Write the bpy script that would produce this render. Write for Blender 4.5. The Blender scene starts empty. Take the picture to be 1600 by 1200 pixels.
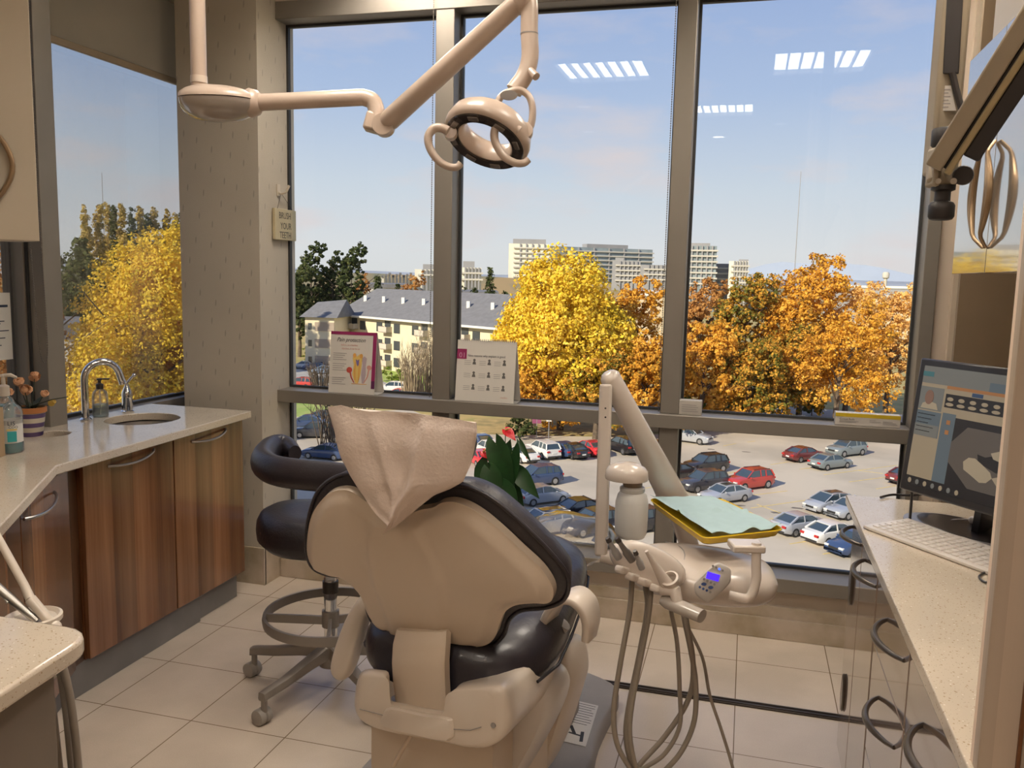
import bpy, bmesh, math, random
from mathutils import Vector, Matrix, noise
R=math.radians
sc=bpy.context.scene
# ------------------------------------------------------------------ camera
FPX=1335.0; PITCH=R(7.25); ROLL=R(1.31); YAW=R(15.3); EYE=Vector((0,0,1.65))
fw=Vector((-math.sin(YAW)*math.cos(PITCH), math.cos(YAW)*math.cos(PITCH), -math.sin(PITCH)))
r0=Vector((math.cos(YAW), math.sin(YAW),0)); u0=r0.cross(fw)
rt=math.cos(ROLL)*r0+math.sin(ROLL)*u0; up=-math.sin(ROLL)*r0+math.cos(ROLL)*u0
cam=bpy.data.cameras.new('camera'); co=bpy.data.objects.new('camera',cam); sc.collection.objects.link(co)
cam.sensor_width=36; cam.lens=36*FPX/1600; cam.clip_start=.02; cam.clip_end=6000
co.matrix_world=Matrix(((rt.x,up.x,-fw.x,EYE.x),(rt.y,up.y,-fw.y,EYE.y),(rt.z,up.z,-fw.z,EYE.z),(0,0,0,1)))
sc.camera=co
def ray(x,y): return fw+rt*((x-800)/FPX)-up*((y-600)/FPX)
def onz(x,y,z): d=ray(x,y); return EYE+d*((z-EYE.z)/d.z)
def onx(x,y,X): d=ray(x,y); return EYE+d*(X/d.x)
def ony(x,y,Y): d=ray(x,y); return EYE+d*(Y/d.y)
def onp(x,y,P,n): d=ray(x,y); return EYE+d*((P-EYE).dot(n)/d.dot(n))
def ond(x,y,t): return EYE+ray(x,y)*t
# ------------------------------------------------------------------ sky, sun, exposure
sc.view_settings.view_transform='Standard'; sc.view_settings.look='None'
sc.view_settings.exposure=0.0; sc.view_settings.gamma=1.0; sc.view_settings.use_curve_mapping=False
w=bpy.data.worlds.new('world'); sc.world=w; w.use_nodes=True
nt=w.node_tree; nt.nodes.clear(); N=nt.nodes.new; L=nt.links.new
out=N('ShaderNodeOutputWorld'); bg=N('ShaderNodeBackground'); L(bg.outputs[0],out.inputs[0])
tc=N('ShaderNodeTexCoord'); sp=N('ShaderNodeSeparateXYZ'); L(tc.outputs['Generated'],sp.inputs[0])
cr=N('ShaderNodeValToRGB'); L(sp.outputs[2],cr.inputs[0])
el=cr.color_ramp.elements; el[0].position=0; el[0].color=(.80,.80,.80,1); el[1].position=.9; el[1].color=(.20,.29,.56,1)
for p,c in((.03,(.80,.81,.83)),(.10,(.68,.75,.84)),(.2,(.47,.59,.83)),(.36,(.31,.43,.75)),(.55,(.24,.34,.64))):
    e=el.new(p); e.color=(*c,1)
mp=N('ShaderNodeMapping'); mp.inputs['Scale'].default_value=(5,5,16); L(tc.outputs['Generated'],mp.inputs[0])
no=N('ShaderNodeTexNoise'); no.inputs['Scale'].default_value=1.1; no.inputs['Detail'].default_value=7; no.inputs['Roughness'].default_value=.55; L(mp.outputs[0],no.inputs[0])
cm=N('ShaderNodeMapRange'); cm.inputs[1].default_value=.50; cm.inputs[2].default_value=.74; cm.inputs[4].default_value=.75; L(no.outputs[0],cm.inputs[0])
fade=N('ShaderNodeMapRange'); fade.inputs[1].default_value=.5; fade.inputs[2].default_value=.12; L(sp.outputs[2],fade.inputs[0])
ml=N('ShaderNodeMath'); ml.operation='MULTIPLY'; L(cm.outputs[0],ml.inputs[0]); L(fade.outputs[0],ml.inputs[1])
mx=N('ShaderNodeMixRGB'); mx.inputs[2].default_value=(.84,.72,.71,1); L(ml.outputs[0],mx.inputs[0]); L(cr.outputs[0],mx.inputs[1])
L(mx.outputs[0],bg.inputs[0]); bg.inputs[1].default_value=.95
sd=bpy.data.lights.new('sun','SUN'); sd.energy=5.8; sd.angle=R(.6); sd.color=(1,.86,.66)
so=bpy.data.objects.new('sun',sd); sc.collection.objects.link(so)
sun_dir=Vector((.48*.86,.88*.86,-.51)).normalized(); so.rotation_euler=sun_dir.to_track_quat('-Z','Y').to_euler()
sc.cycles.use_denoising=True; sc.cycles.max_bounces=10; sc.cycles.transparent_max_bounces=24
sc.cycles.diffuse_bounces=4; sc.cycles.glossy_bounces=5; sc.cycles.sample_clamp_indirect=4; sc.cycles.caustics_reflective=False; sc.cycles.caustics_refractive=False

# ------------------------------------------------------------------ helpers
C=sc.collection
def wm(o):
    m=Matrix.Identity(4); q=o
    while q is not None:
        m=q.matrix_basis @ m; q=q.parent
    return m
def tag(o,label=None,cat=None,group=None,kind=None):
    for k,v in(('label',label),('category',cat),('group',group),('kind',kind)):
        if v: o[k]=v
    return o
def empty(name,label,cat,loc=(0,0,0),rz=0,group=None):
    o=bpy.data.objects.new(name,None); C.objects.link(o); o.location=loc; o.rotation_euler=(0,0,rz)
    return tag(o,label,cat,group)
def copy_tree(o,parent=None):
    c=o.copy(); C.objects.link(c)
    if parent is not None: c.parent=parent
    for ch in o.children: copy_tree(ch,c)
    return c
MAT={}
def mat(name,col,rough=.5,metal=0,noise_amt=0,noise_scale=8,col2=None,bump=0,bump_scale=60,spec=.5,emit=None,estr=0,trans=0,coat=0,alpha=1,sub=0,stretch=None,ior=None):
    if name in MAT: return MAT[name]
    m=bpy.data.materials.new(name); m.use_nodes=True; t=m.node_tree; b=t.nodes['Principled BSDF']
    b.inputs['Base Color'].default_value=(*col,1); b.inputs['Roughness'].default_value=rough; b.inputs['Metallic'].default_value=metal
    b.inputs['Specular IOR Level'].default_value=spec; b.inputs['Coat Weight'].default_value=coat; b.inputs['Transmission Weight'].default_value=trans
    b.inputs['Alpha'].default_value=alpha; b.inputs['Coat Roughness'].default_value=.08
    if ior: b.inputs['IOR'].default_value=ior
    if emit: b.inputs['Emission Color'].default_value=(*emit,1); b.inputs['Emission Strength'].default_value=estr
    if sub: b.inputs['Subsurface Weight'].default_value=sub
    tc=t.nodes.new('ShaderNodeTexCoord'); src=tc.outputs['Object']
    if stretch:
        mp=t.nodes.new('ShaderNodeMapping'); mp.inputs['Scale'].default_value=stretch; t.links.new(src,mp.inputs[0]); src=mp.outputs[0]
    c2=col2 or tuple(c*(1-noise_amt) for c in col)
    n=t.nodes.new('ShaderNodeTexNoise'); n.inputs['Scale'].default_value=noise_scale; n.inputs['Detail'].default_value=5
    t.links.new(src,n.inputs[0])
    mr=t.nodes.new('ShaderNodeMapRange'); mr.inputs[1].default_value=.38; mr.inputs[2].default_value=.62; t.links.new(n.outputs[0],mr.inputs[0])
    mx=t.nodes.new('ShaderNodeMixRGB'); mx.inputs[1].default_value=(*col,1); mx.inputs[2].default_value=(*c2,1)
    t.links.new(mr.outputs[0],mx.inputs[0]); t.links.new(mx.outputs[0],b.inputs['Base Color'])
    if bump:
        n2=t.nodes.new('ShaderNodeTexNoise'); n2.inputs['Scale'].default_value=bump_scale; n2.inputs['Detail'].default_value=3; t.links.new(src,n2.inputs[0])
        bp=t.nodes.new('ShaderNodeBump'); bp.inputs['Strength'].default_value=bump; bp.inputs['Distance'].default_value=.01; t.links.new(n2.outputs[0],bp.inputs['Height']); t.links.new(bp.outputs[0],b.inputs['Normal'])
    MAT[name]=m; return m
def nodes_of(m): t=m.node_tree; return t,t.nodes['Principled BSDF']
def glassmat(name,tint=(1,1,1),refl=1.0,rough=0.0,ior=1.5,body=0,bodycol=(1,1,1)):
    if name in MAT: return MAT[name]
    m=bpy.data.materials.new(name); m.use_nodes=True; t=m.node_tree; t.nodes.clear()
    o=t.nodes.new('ShaderNodeOutputMaterial'); a=t.nodes.new('ShaderNodeBsdfTransparent'); a.inputs[0].default_value=(*tint,1)
    g=t.nodes.new('ShaderNodeBsdfGlossy'); g.inputs['Roughness'].default_value=rough
    f=t.nodes.new('ShaderNodeFresnel'); f.inputs[0].default_value=ior
    mu=t.nodes.new('ShaderNodeMath'); mu.operation='MULTIPLY'; mu.inputs[1].default_value=refl; mu.use_clamp=True
    s=t.nodes.new('ShaderNodeMixShader'); t.links.new(f.outputs[0],mu.inputs[0]); t.links.new(mu.outputs[0],s.inputs[0])
    src=a.outputs[0]
    if body:
        d=t.nodes.new('ShaderNodeBsdfDiffuse'); d.inputs[0].default_value=(*bodycol,1); s2=t.nodes.new('ShaderNodeMixShader'); s2.inputs[0].default_value=body
        t.links.new(a.outputs[0],s2.inputs[1]); t.links.new(d.outputs[0],s2.inputs[2]); src=s2.outputs[0]
    t.links.new(src,s.inputs[1]); t.links.new(g.outputs[0],s.inputs[2]); t.links.new(s.outputs[0],o.inputs[0])
    MAT[name]=m; return m
def frame(d,hint=Vector((0,0,1))):
    d=d.normalized(); x=hint.cross(d)
    if x.length<1e-4: x=Vector((1,0,0)).cross(d)
    x.normalize(); return x,d.cross(x)
class MB:
    def __init__(s): s.b=bmesh.new()
    def face(s,vs,mi=0):
        try:
            f=s.b.faces.new(vs); f.material_index=mi; return f
        except ValueError: return None
    def box(s,c,size,rot=None,mi=0):
        M=Matrix.Translation(Vector(c))@(rot.to_4x4() if rot is not None else Matrix.Identity(4))@Matrix.Diagonal((*size,1))
        r=bmesh.ops.create_cube(s.b,size=1,matrix=M)
        if mi:
            for f in {f for v in r['verts'] for f in v.link_faces}: f.material_index=mi
        return s
    def bx(s,x0,x1,y0,y1,z0,z1,mi=0): return s.box(((x0+x1)/2,(y0+y1)/2,(z0+z1)/2),(abs(x1-x0),abs(y1-y0),abs(z1-z0)),mi=mi)
    def bar(s,a,b,w,h=None,mi=0,hint=Vector((0,0,1))):
        a=Vector(a);b=Vector(b);d=b-a; x,y=frame(d,hint); rot=Matrix((x,y,d.normalized())).transposed()
        return s.box((a+b)/2,(w,h or w,d.length),rot,mi)
    def loft(s,rings,cap=True,closed=True,mi=0):
        R_=[[s.b.verts.new(p) for p in r] for r in rings]; n=len(R_[0])
        for a,b in zip(R_,R_[1:]):
            for i in range(n if closed else n-1):
                j=(i+1)%n; s.face([a[i],a[j],b[j],b[i]],mi)
        if cap and closed: s.face(R_[0][::-1],mi); s.face(R_[-1],mi)
        return R_
    def prism(s,pts,off,mi=0): 
        pts=[Vector(p) for p in pts]; off=Vector(off); s.loft([pts,[p+off for p in pts]],mi=mi); return s
    def tube(s,path,r,n=12,cap=True,mi=0,hint=Vector((0,0,1)),flat=None):
        P=[Vector(p) for p in path]; rad=r if hasattr(r,'__len__') else [r]*len(P); rings=[]; px=None
        for i,p in enumerate(P):
            d=(P[min(i+1,len(P)-1)]-P[max(i-1,0)])
            if d.length<1e-9: d=Vector((0,0,1))
            d.normalize()
            if px is None: x,y=frame(d,hint)
            else:
                x=px-d*px.dot(d)
                if x.length<1e-5: x,y=frame(d,hint)
                x.normalize(); y=d.cross(x)
            px=x; fl=flat or 1
            rings.append([p+(x*math.cos(2*math.pi*k/n)+y*math.sin(2*math.pi*k/n)*fl)*rad[i] for k in range(n)])
        s.loft(rings,cap,mi=mi); return s
    def lathe(s,prof,o=(0,0,0),axis=(0,0,1),n=24,mi=0,hint=Vector((0,0,1)),sx=1,sy=1,cap=True):
        o=Vector(o); ax=Vector(axis).normalized(); x,y=frame(ax,hint if abs(ax.z)<.99 else Vector((0,1,0)))
        s.loft([[o+ax*h+(x*math.cos(2*math.pi*k/n)*sx+y*math.sin(2*math.pi*k/n)*sy)*max(r,1e-4) for k in range(n)] for r,h in prof],cap,mi=mi); return s
    def ball(s,c,r,n=16,rot=None,mi=0):
        r=r if hasattr(r,'__len__') else (r,r,r)
        M=Matrix.Translation(Vector(c))@(rot.to_4x4() if rot is not None else Matrix.Identity(4))@Matrix.Diagonal((*r,1))
        q=bmesh.ops.create_uvsphere(s.b,u_segments=n,v_segments=max(6,n//2),radius=1,matrix=M)
        if mi:
            for f in {f for v in q['verts'] for f in v.link_faces}: f.material_index=mi
        return s
    def build(s,name,mats,parent=None,world=True,bevel=0,smooth=35,sub=0,seg=2,solid=0):
        if world and parent is not None: s.b.transform(wm(parent).inverted())
        bmesh.ops.recalc_face_normals(s.b,faces=s.b.faces) if smooth!=-1 else None
        big=[f for f in s.b.faces if len(f.verts)>14]
        if big and smooth!=-1: bmesh.ops.triangulate(s.b,faces=big,ngon_method='EAR_CLIP')
        lim=R(abs(smooth))
        for f in s.b.faces: f.smooth=True
        for e in s.b.edges: e.smooth=(len(e.link_faces)==2 and e.calc_face_angle(3.14)<lim)
        me=bpy.data.meshes.new(name); s.b.to_mesh(me); s.b.free()
        for m in (mats if isinstance(mats,(list,tuple)) else [mats]): me.materials.append(m)
        o=bpy.data.objects.new(name,me); C.objects.link(o)
        if parent is not None: o.parent=parent
        if solid: 
            q=o.modifiers.new('solid','SOLIDIFY'); q.thickness=solid; q.offset=0
        if bevel:
            q=o.modifiers.new('bevel','BEVEL'); q.width=bevel; q.segments=seg; q.limit_method='ANGLE'; q.angle_limit=R(32); q.harden_normals=False
        if sub:
            q=o.modifiers.new('sub','SUBSURF'); q.levels=sub; q.render_levels=sub
        return o
def arcpts(c,r,a0,a1,n,x=Vector((1,0,0)),y=Vector((0,0,1)),ry=None):
    ry=ry or r
    return [Vector(c)+x*(r*math.cos(R(a0+(a1-a0)*i/n)))+y*(ry*math.sin(R(a0+(a1-a0)*i/n))) for i in range(n+1)]
def spline(pts,n=8):
    P=[Vector(p) for p in pts]; P=[P[0]*2-P[1]]+P+[P[-1]*2-P[-2]]; o=[]
    for i in range(1,len(P)-2):
        a,b,c,d=P[i-1:i+3]
        for k in range(n):
            t=k/n; o.append(.5*((2*b)+(c-a)*t+(2*a-5*b+4*c-d)*t*t+(3*b-a-3*c+d)*t**3))
    o.append(P[-2]); return o
def cspline(P,n=5):
    m=len(P); P=[Vector(p) for p in P]; o=[]
    for i in range(m):
        a,b,c,d=P[i-1],P[i],P[(i+1)%m],P[(i+2)%m]
        for k in range(n):
            t=k/n; o.append(.5*((2*b)+(c-a)*t+(2*a-5*b+4*c-d)*t*t+(3*b-a-3*c+d)*t**3))
    return o
from mathutils.geometry import delaunay_2d_cdt
def pillow(B,n,fn,back,step=.012,rim=()):
    """solid with outline B (points in one plane, normal n); front surface raised by fn(point2d, distance to rim), closed at the back"""
    c=sum(B,Vector())/len(B); x=(B[1]-B[0]); x=(x-n*x.dot(n)).normalized(); y=n.cross(x)
    P=[Vector(((p-c).dot(x),(p-c).dot(y))) for p in B]; N_=len(P)
    ar=sum(P[i].x*P[(i+1)%N_].y-P[(i+1)%N_].x*P[i].y for i in range(N_))
    if ar<0: P=P[::-1]
    def dist(q):
        d=1e9
        for i in range(N_):
            a,b=P[i],P[(i+1)%N_]; ab=b-a; t=max(0,min(1,(q-a).dot(ab)/max(ab.length_squared,1e-12))); d=min(d,(q-a-ab*t).length)
        return d
    def inside(q):
        r=False
        for i in range(N_):
            a,b=P[i],P[(i+1)%N_]
            if (a.y>q.y)!=(b.y>q.y) and q.x<(b.x-a.x)*(q.y-a.y)/(b.y-a.y)+a.x: r=not r
        return r
    x0,x1=min(p.x for p in P),max(p.x for p in P); y0,y1=min(p.y for p in P),max(p.y for p in P); pts=[]; D={}
    for d_ in (.003,.007):
        for i in range(N_):
            t=(P[(i+1)%N_]-P[i-1]); t.normalize(); q=P[i]+Vector((-t.y,t.x))*d_
            if inside(q) and dist(q)>d_*.8: pts.append(q)
    iy=y0+step/2; k=0
    while iy<y1:
        ix=x0+step/2+(step/2 if k%2 else 0)
        while ix<x1:
            q=Vector((ix,iy))
            if inside(q) and dist(q)>.011: pts.append(q)
            ix+=step
        iy+=step*.87; k+=1
    vs,_,fs,_,_,_=delaunay_2d_cdt(P+pts,[],[list(range(N_))],1,1e-6)
    m=MB(); V=[]
    for v in vs:
        d=dist(v); w3=c+x*v.x+y*v.y; V.append(m.b.verts.new(w3+n*fn(w3,d)))
    for f in fs: m.face([V[i] for i in f])
    bd=[m.b.verts.new(c+x*p.x+y*p.y-n*back) for p in P]; fr=V[:N_]
    for i in range(N_): m.face([fr[i],bd[i],bd[(i+1)%N_],fr[(i+1)%N_]])
    m.face(bd[::-1]); return m
def sstep(a,b,x): t=max(0,min(1,(x-a)/(b-a))); return t*t*(3-2*t)
FONT={}
def text(name,body,size,m,parent,loc,xd,yd,extrude=0.0003,align='LEFT',shear=0,sx=1):
    """raised lettering as real mesh on a surface"""
    cu=bpy.data.curves.new(name,'FONT'); cu.body=body; cu.size=size; cu.extrude=extrude; cu.align_x=align; cu.shear=shear; cu.resolution_u=2
    o=bpy.data.objects.new(name,cu); C.objects.link(o)
    xd=Vector(xd).normalized(); yd=Vector(yd).normalized(); zd=xd.cross(yd)
    dg=bpy.context.evaluated_depsgraph_get(); me=bpy.data.meshes.new_from_object(o.evaluated_get(dg)); bpy.data.objects.remove(o)
    M=Matrix(((xd.x*sx,yd.x,zd.x,loc[0]),(xd.y*sx,yd.y,zd.y,loc[1]),(xd.z*sx,yd.z,zd.z,loc[2]),(0,0,0,1)))
    if parent is not None: M=wm(parent).inverted()@M
    me.transform(M); me.materials.clear(); me.materials.append(m); me.name=name
    q=bpy.data.objects.new(name,me); C.objects.link(q)
    if parent is not None: q.parent=parent
    return q
def struct(o): o['kind']='structure'; return o
# ------------------------------------------------------------------ room materials
def wallpaper():
    m=mat('wallpaper',(.545,.48,.385),.75,noise_amt=.06,noise_scale=3,bump=.15,bump_scale=220); t,b=nodes_of(m); n=t.nodes.new; l=t.links.new
    tc=n('ShaderNodeTexCoord'); s=n('ShaderNodeSeparateXYZ'); l(tc.outputs['Object'],s.inputs[0])
    a=n('ShaderNodeMath'); a.operation='ADD'; l(s.outputs[0],a.inputs[0]); l(s.outputs[1],a.inputs[1])
    c=n('ShaderNodeCombineXYZ'); l(a.outputs[0],c.inputs[0]); l(s.outputs[2],c.inputs[1])
    mp=n('ShaderNodeMapping'); mp.inputs['Scale'].default_value=(11,8.3,1); mp.inputs['Rotation'].default_value=(0,0,.35); l(c.outputs[0],mp.inputs[0])
    v=n('ShaderNodeTexVoronoi'); v.voronoi_dimensions='2D'; v.inputs['Randomness'].default_value=.3; v.inputs['Scale'].default_value=1; l(mp.outputs[0],v.inputs['Vector'])
    d=n('ShaderNodeVectorMath'); d.operation='SUBTRACT'; l(mp.outputs[0],d.inputs[0]); l(v.outputs['Position'],d.inputs[1])
    m2=n('ShaderNodeVectorMath'); m2.operation='MULTIPLY'; m2.inputs[1].default_value=(22,6.5,0); 
    ro=n('ShaderNodeVectorRotate'); ro.rotation_type='Z_AXIS'; ro.inputs['Angle'].default_value=-.25; l(d.outputs[0],ro.inputs[0]); l(ro.outputs[0],m2.inputs[0])
    ln=n('ShaderNodeVectorMath'); ln.operation='LENGTH'; l(m2.outputs[0],ln.inputs[0])
    mr=n('ShaderNodeMapRange'); mr.inputs[1].default_value=.7; mr.inputs[2].default_value=1.15; mr.inputs[3].default_value=.45; mr.inputs[4].default_value=0; l(ln.outputs['Value'],mr.inputs[0])
    old=b.inputs['Base Color'].links[0].from_socket; x=n('ShaderNodeMixRGB'); x.inputs[2].default_value=(.20,.18,.15,1); l(mr.outputs[0],x.inputs[0]); l(old,x.inputs[1]); l(x.outputs[0],b.inputs['Base Color'])
    return m
def floortile():
    m=mat('floor_tile',(.64,.54,.44),.22,noise_amt=.16,noise_scale=2.2,bump=.03,bump_scale=30,spec=.4); t,b=nodes_of(m); n=t.nodes.new; l=t.links.new
    tc=n('ShaderNodeTexCoord'); mp=n('ShaderNodeMapping'); mp.inputs['Location'].default_value=(-.035,-2.547+.385*9,0); l(tc.outputs['Object'],mp.inputs[0])
    br=n('ShaderNodeTexBrick'); br.offset=0; br.squash=1; br.inputs['Scale'].default_value=1
    for k,v in(('Brick Width',.385),('Row Height',.385),('Mortar Size',.0022),('Mortar Smooth',.2),('Bias',0)): br.inputs[k].default_value=v
    br.inputs['Color1'].default_value=(1,1,1,1); br.inputs['Color2'].default_value=(.93,.93,.93,1); br.inputs['Mortar'].default_value=(.33,.28,.22,1); l(mp.outputs[0],br.inputs[0])
    sp=n('ShaderNodeTexNoise'); sp.inputs['Scale'].default_value=260; sp.inputs['Detail'].default_value=2; l(tc.outputs['Object'],sp.inputs[0])
    old=b.inputs['Base Color'].links[0].from_socket; x=n('ShaderNodeMixRGB'); x.blend_type='MULTIPLY'; x.inputs[0].default_value=1; l(old,x.inputs[1]); l(br.outputs[0],x.inputs[2]); 
    y=n('ShaderNodeMixRGB'); y.blend_type='OVERLAY'; y.inputs[0].default_value=.10; l(x.outputs[0],y.inputs[1]); l(sp.outputs[0],y.inputs[2]); l(y.outputs[0],b.inputs['Base Color'])
    return m
def quartz():
    m=mat('quartz',(.61,.52,.41),.14,noise_amt=.07,noise_scale=5,spec=.5,coat=.3); t,b=nodes_of(m); n=t.nodes.new; l=t.links.new
    tc=n('ShaderNodeTexCoord'); src=b.inputs['Base Color'].links[0].from_socket
    for sc_,thr,col,am in((95,.20,(.30,.20,.10),.75),(190,.17,(.16,.11,.07),.6),(70,.12,(.92,.88,.78),.7)):
        v=n('ShaderNodeTexVoronoi'); v.inputs['Scale'].default_value=sc_; l(tc.outputs['Object'],v.inputs['Vector'])
        mr=n('ShaderNodeMapRange'); mr.inputs[1].default_value=thr*.7; mr.inputs[2].default_value=thr; mr.inputs[3].default_value=am; mr.inputs[4].default_value=0; l(v.outputs['Distance'],mr.inputs[0])
        x=n('ShaderNodeMixRGB'); x.inputs[2].default_value=(*col,1); l(mr.outputs[0],x.inputs[0]); l(src,x.inputs[1]); src=x.outputs[0]
    l(src,b.inputs['Base Color']); return m
def wood(name,stretch,cols,rough=.22,coat=.5,scale=1.0):
    m=mat(name,cols[0],rough,coat=coat,spec=.5); t,b=nodes_of(m); n=t.nodes.new; l=t.links.new
    tc=n('ShaderNodeTexCoord'); mp=n('ShaderNodeMapping'); mp.inputs['Scale'].default_value=stretch; l(tc.outputs['Object'],mp.inputs[0])
    a=n('ShaderNodeTexNoise'); a.inputs['Scale'].default_value=.55*scale; a.inputs['Detail'].default_value=9; a.inputs['Roughness'].default_value=.68; l(mp.outputs[0],a.inputs[0])
    cr=n('ShaderNodeValToRGB'); l(a.outputs[0],cr.inputs[0]); e=cr.color_ramp.elements; e[0].position=.34; e[0].color=(*cols[1],1); e[1].position=.68; e[1].color=(*cols[2],1)
    q=e.new(.48); q.color=(*cols[0],1)
    v=n('ShaderNodeTexVoronoi'); v.feature='F1'; v.inputs['Scale'].default_value=.9*scale; v.inputs['Randomness'].default_value=.9
    mp2=n('ShaderNodeMapping'); mp2.inputs['Scale'].default_value=tuple(0 if abs(k)<1 else k for k in stretch); l(tc.outputs['Object'],mp2.inputs[0]); l(mp2.outputs[0],v.inputs['Vector'])
    sv=n('ShaderNodeSeparateXYZ'); l(v.outputs['Color'],sv.inputs[0])
    mr=n('ShaderNodeMapRange'); mr.inputs[3].default_value=.55; mr.inputs[4].default_value=1.35; l(sv.outputs[0],mr.inputs[0])
    x=n('ShaderNodeMixRGB'); x.blend_type='MULTIPLY'; x.inputs[0].default_value=1; l(cr.outputs[0],x.inputs[1]); l(mr.outputs[0],x.inputs[2]); l(x.outputs[0],b.inputs['Base Color']); return m
M_wp=wallpaper(); M_floor=floortile(); M_quartz=quartz()
M_wood=wood('walnut_laminate',(11,11,.3),((.17,.068,.028),(.060,.025,.012),(.31,.155,.075)))
M_ceil=mat('ceiling_paint',(.80,.77,.70),.9,noise_amt=.05)
M_wall=mat('wall_paint',(.62,.52,.42),.8,noise_amt=.05,noise_scale=4,bump=.05)
M_base=mat('wall_base_tile',(.54,.45,.36),.45,noise_amt=.3,noise_scale=5,col2=(.36,.29,.19),bump=.05)
M_alu=mat('window_aluminium',(.265,.235,.20),.42,metal=.35,noise_amt=.06,noise_scale=4)
M_alud=mat('window_gasket',(.03,.03,.03),.6)
M_glass=glassmat('window_glass',(.97,.985,.985),refl=.5,ior=1.45)
M_blind=mat('blind_fabric',(.58,.53,.44),.85,noise_amt=.04,bump=.2,bump_scale=500)
_t,_b=nodes_of(M_blind); _tr=_t.nodes.new('ShaderNodeBsdfTranslucent'); _tr.inputs[0].default_value=(.62,.56,.46,1); _mx=_t.nodes.new('ShaderNodeMixShader'); _mx.inputs[0].default_value=.38
_t.links.new(_b.outputs[0],_mx.inputs[1]); _t.links.new(_tr.outputs[0],_mx.inputs[2]); _t.links.new(_mx.outputs[0],_t.nodes['Material Output'].inputs[0])
M_lam=mat('taupe_gloss',(.30,.235,.17),.07,noise_amt=.08,noise_scale=2,coat=.6,stretch=(1,1,.2))
M_plinth=mat('grey_plinth',(.20,.19,.185),.55,noise_amt=.1)
M_steel=mat('satin_steel',(.50,.48,.45),.3,metal=1,noise_amt=.05,noise_scale=40)
M_chrome=mat('chrome',(.80,.80,.80),.06,metal=1)
M_cream=mat('cream_laminate',(.60,.52,.41),.4,noise_amt=.03,noise_scale=2)
M_dark=mat('dark_gap',(.03,.022,.016),.7)
M_bead=mat('bead_chain',(.16,.14,.12),.4,metal=.6)
GY=4.14; LX=-2.85; CZ=3.15
# ------------------------------------------------------------------ structure
def S(name,mb,m,parent=None,**k):
    o=mb.build(name,m,parent,**k); 
    if parent is None: struct(o)
    return o
S('floor',MB().bx(-3.1,1.55,-3.2,4.2,-.12,0),M_floor)
S('ceiling',MB().bx(-3.1,1.55,-3.2,4.2,CZ,CZ+.12),M_ceil)
S('wall_back',MB().bx(-3.1,1.55,-3.2,-3.08,0,CZ),M_wall)
S('wall_right',MB().bx(1.42,1.55,-3.08,4.02,0,CZ),M_wall)
# left wall: solid near the camera, low wall, windows farther on
S('wall_left',MB().bx(-3.1,-2.98,-3.08,1.6,0,CZ).bx(-3.1,-2.98,1.6,4.08,0,.90).bx(-3.1,-2.98,1.6,4.08,3.05,CZ),M_wall)
S('wall_front',MB().bx(-2.99,1.42,4.08,4.2,0,.235).bx(-2.4,1.42,4.02,4.08,0,.235).bx(.765,1.42,4.02,4.2,.235,CZ).bx(-2.99,1.42,4.1,4.2,2.99,CZ).bx(-2.4,1.42,4.02,4.1,2.99,CZ).bx(-2.99,-2.83,4.11,4.2,.235,2.99),M_wall)
S('wall_column',MB().bx(-2.845,-2.385,3.85,4.2,.0,CZ),M_wp)
S('baseboard_front',MB().bx(-2.37,1.42,3.995,4.02,0,.155).bx(-2.37,1.42,3.985,4.0,.0,.10),M_base,bevel=.003)
S('baseboard_column',MB().bx(-2.385,-2.372,3.835,3.995,0,.2).bx(-2.845,-2.372,3.838,3.85,0,.2),M_base,bevel=.002)
S('trim_floor_joint',MB().bx(-1.1,1.42,3.285,3.33,.0,.007).bx(-1.1,1.42,3.292,3.299,.007,.011).bx(-1.1,1.42,3.315,3.322,.007,.011),mat('dark_rail',(.055,.042,.034),.35,metal=.4),bevel=.001)
# front window
wf=S('window_1',MB().bx(-2.385,.765,4.0,4.2,.955,1.02)
   .bx(-1.522,-1.428,4.03,4.2,1.02,2.99).bx(-.375,-.288,4.03,4.2,1.02,2.99).bx(.71,.765,4.0,4.2,.30,2.99)
   .bx(-1.522,-1.428,4.03,4.2,.30,.955).bx(-.375,-.288,4.03,4.2,.30,.955)
   .bx(-2.385,.765,4.024,4.2,2.905,2.995).bx(-2.385,.765,3.965,4.2,.235,.30),M_alu,bevel=.003)
g=MB()
for a,b in((-2.385,-1.522),(-1.428,-.375),(-.288,.71)):
    for c,d in((.30,.955),(1.02,2.905)):
        t=.012; g.bx(a,b,4.128,4.15,c,c+t); g.bx(a,b,4.128,4.15,d-t,d); g.bx(a,a+t,4.128,4.15,c+t,d-t); g.bx(b-t,b,4.128,4.15,c+t,d-t)
S('gasket',g,M_alud,wf)
for a,b in((-2.385,-1.522),(-1.428,-.375),(-.288,.71)):
    for c,d in((.30,.955),(1.02,2.905)): S('glass_pane',MB().bx(a+.012,b-.012,4.136,4.142,c+.012,d-.012),M_glass,wf)
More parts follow.
